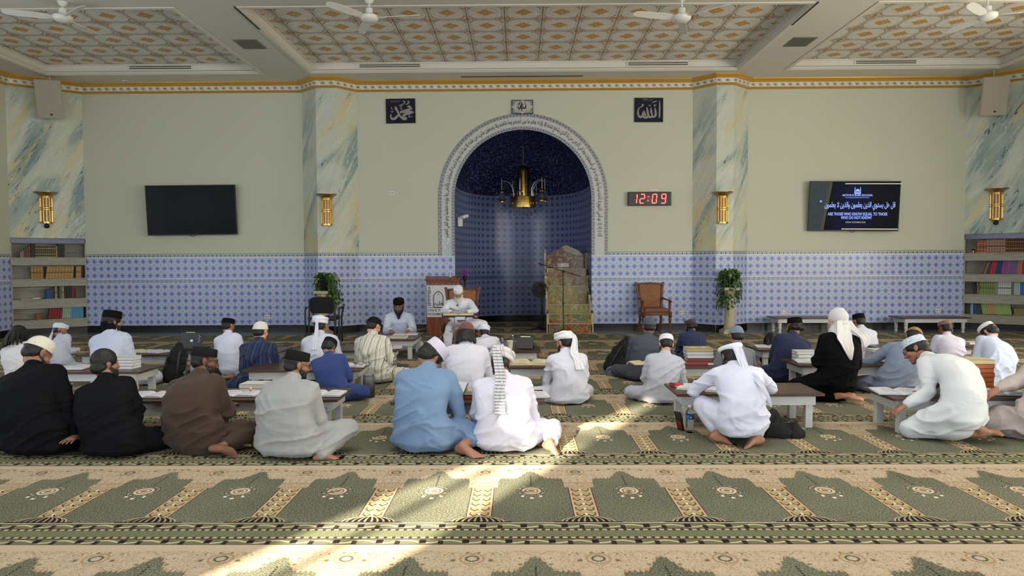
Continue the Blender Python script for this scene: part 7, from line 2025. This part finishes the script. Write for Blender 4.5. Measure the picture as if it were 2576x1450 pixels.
mb = MB(); mb.box((0, 0, .006), (.30, .20, .012)); mb.box((.12, .02, .02), (.14, .16, .016)); mb.build('sheets', M_PAPERC, t)
rowof(RA, RR_, 0, sr(2450), [('orange-red book with gold bands, right top shelf', .052, .255, (150, 72, 44), 0, (196, 150, 84), 3), ('faded red-grey book in the row of seven, right top shelf', .046, .275, (150, 122, 96), 0, (150, 84, 70), 7), ('dark red and gold book in the row of eight, right top shelf', .036, .29, (72, 28, 18), 0, (196, 140, 60), 8), ('black book with gold bands at the end of the right top shelf', .036, .29, (30, 28, 24), 0, (150, 130, 70), 4)])
rowof(RA, RR_, 1, sr(2457), [('thin grey book first on the second right shelf', .018, .235, (120, 120, 120), R(20)), ('maroon book with round mark, second right shelf', .052, .26, (128, 40, 46), R(17)), ('bright green book, second right shelf', .03, .255, (92, 150, 44), R(17)), ('dark purple book of a pair, second right shelf', .032, .26, (84, 48, 84), R(15), None, 2), ('bright red book of a pair, second right shelf', .042, .262, (176, 34, 44), R(12), None, 2),
      ('deep blue book of three, second right shelf', .036, .265, (34, 56, 120), R(9), None, 3), ('magenta book of three, second right shelf', .038, .27, (150, 70, 130), R(6), None, 3), ('violet-grey book of four, second right shelf', .034, .27, (112, 96, 150), R(5), None, 4), ('salmon book of a pair, second right shelf', .038, .275, (190, 108, 88), R(4), None, 2), ('wine-red book with round mark at the end, second right shelf', .05, .275, (130, 34, 48), R(2))])
rowof(RA, RR_, 2, sr(2443), [('black book of a pair leaning left, third right shelf', .03, .235, (36, 36, 34), R(-7), None, 2), ('brown-grey book, third right shelf', .036, .25, (120, 104, 84), R(-3)), ('yellow-green patterned book of seven, third right shelf', .037, .26, (112, 130, 66), 0, (160, 172, 100), 7), ('grey book with dark mark, third right shelf', .055, .27, (138, 128, 120)), ('white book of six, third right shelf', .036, .265, (196, 200, 192), 0, (176, 184, 180), 6),
      ('brown-grey book after the white ones, third right shelf', .04, .25, (110, 100, 90)), ('pale grey-blue book of three, third right shelf', .034, .25, (168, 186, 194), 0, None, 3), ('strong blue book of a pair, third right shelf', .036, .26, (46, 110, 170), 0, None, 2), ('green book of three at the end, third right shelf', .036, .25, (60, 120, 72), 0, None, 3)])
rowof(RA, RR_, 3, sr(2436), [('pale blue book, first on the lowest right shelf', .05, .27, (120, 158, 180)), ('navy book, second on the lowest right shelf', .06, .265, (34, 58, 118)), ('dark grey book of three on the lowest right shelf', .03, .24, (60, 60, 64), R(-4), None, 3)])
rowof(RA, RR_, 3, sr(2468), [('pale green leaning booklet, left group on the lowest right shelf', .030, .27, (150, 172, 112), R(-9), None, 3), ('peach leaning booklet on the lowest right shelf', .032, .268, (188, 150, 108), R(-9), None, 4), ('pale green leaning booklet, right group on the lowest right shelf', .032, .262, (156, 182, 112), R(-9), None, 8)])
t = thing('paper_stack', 'brown stack of loose papers at the end of the lowest right shelf', 'papers', (0, 0, 0), RR_); pp = Matrix.Translation((RA[0], RA[1], 0)) @ Matrix.Rotation(RR_, 4, 'Z') @ Vector((sr(2566), .17, SHZ[3] + .001)); t.location = pp
mb = MB()
for k in range(9): mb.box((random.uniform(-.01, .01), random.uniform(-.01, .01), .008 + k * .0165), (.27, .22, .015))
mb.build('sheets', plain('kraft_paper', srgb(150, 124, 84), .8, var=.15, scale=8), t)
t = thing('table_ornament', 'tiny gold mushroom-shaped ornament on the top right shelf', 'ornament', (0, 0, 0)); pp = Matrix.Translation((RA[0], RA[1], 0)) @ Matrix.Rotation(RR_, 4, 'Z') @ Vector((sr(2440), .10, SHZ[0] + .001)); t.location = pp
mb = MB(); mb.lathe([(.025, 0), (.008, .01), (.008, .05), (.045, .055), (.02, .08), (.005, .085)], seg=14); mb.build('body', M_BRASS, t, True)

# crisp edges on smooth-shaded turned shapes
for me in SHARP:
    if len(me.vertices) < 20000 and not any(a.name == 'sharp_edge' for a in me.attributes): me.set_sharp_from_angle(angle=R(42))
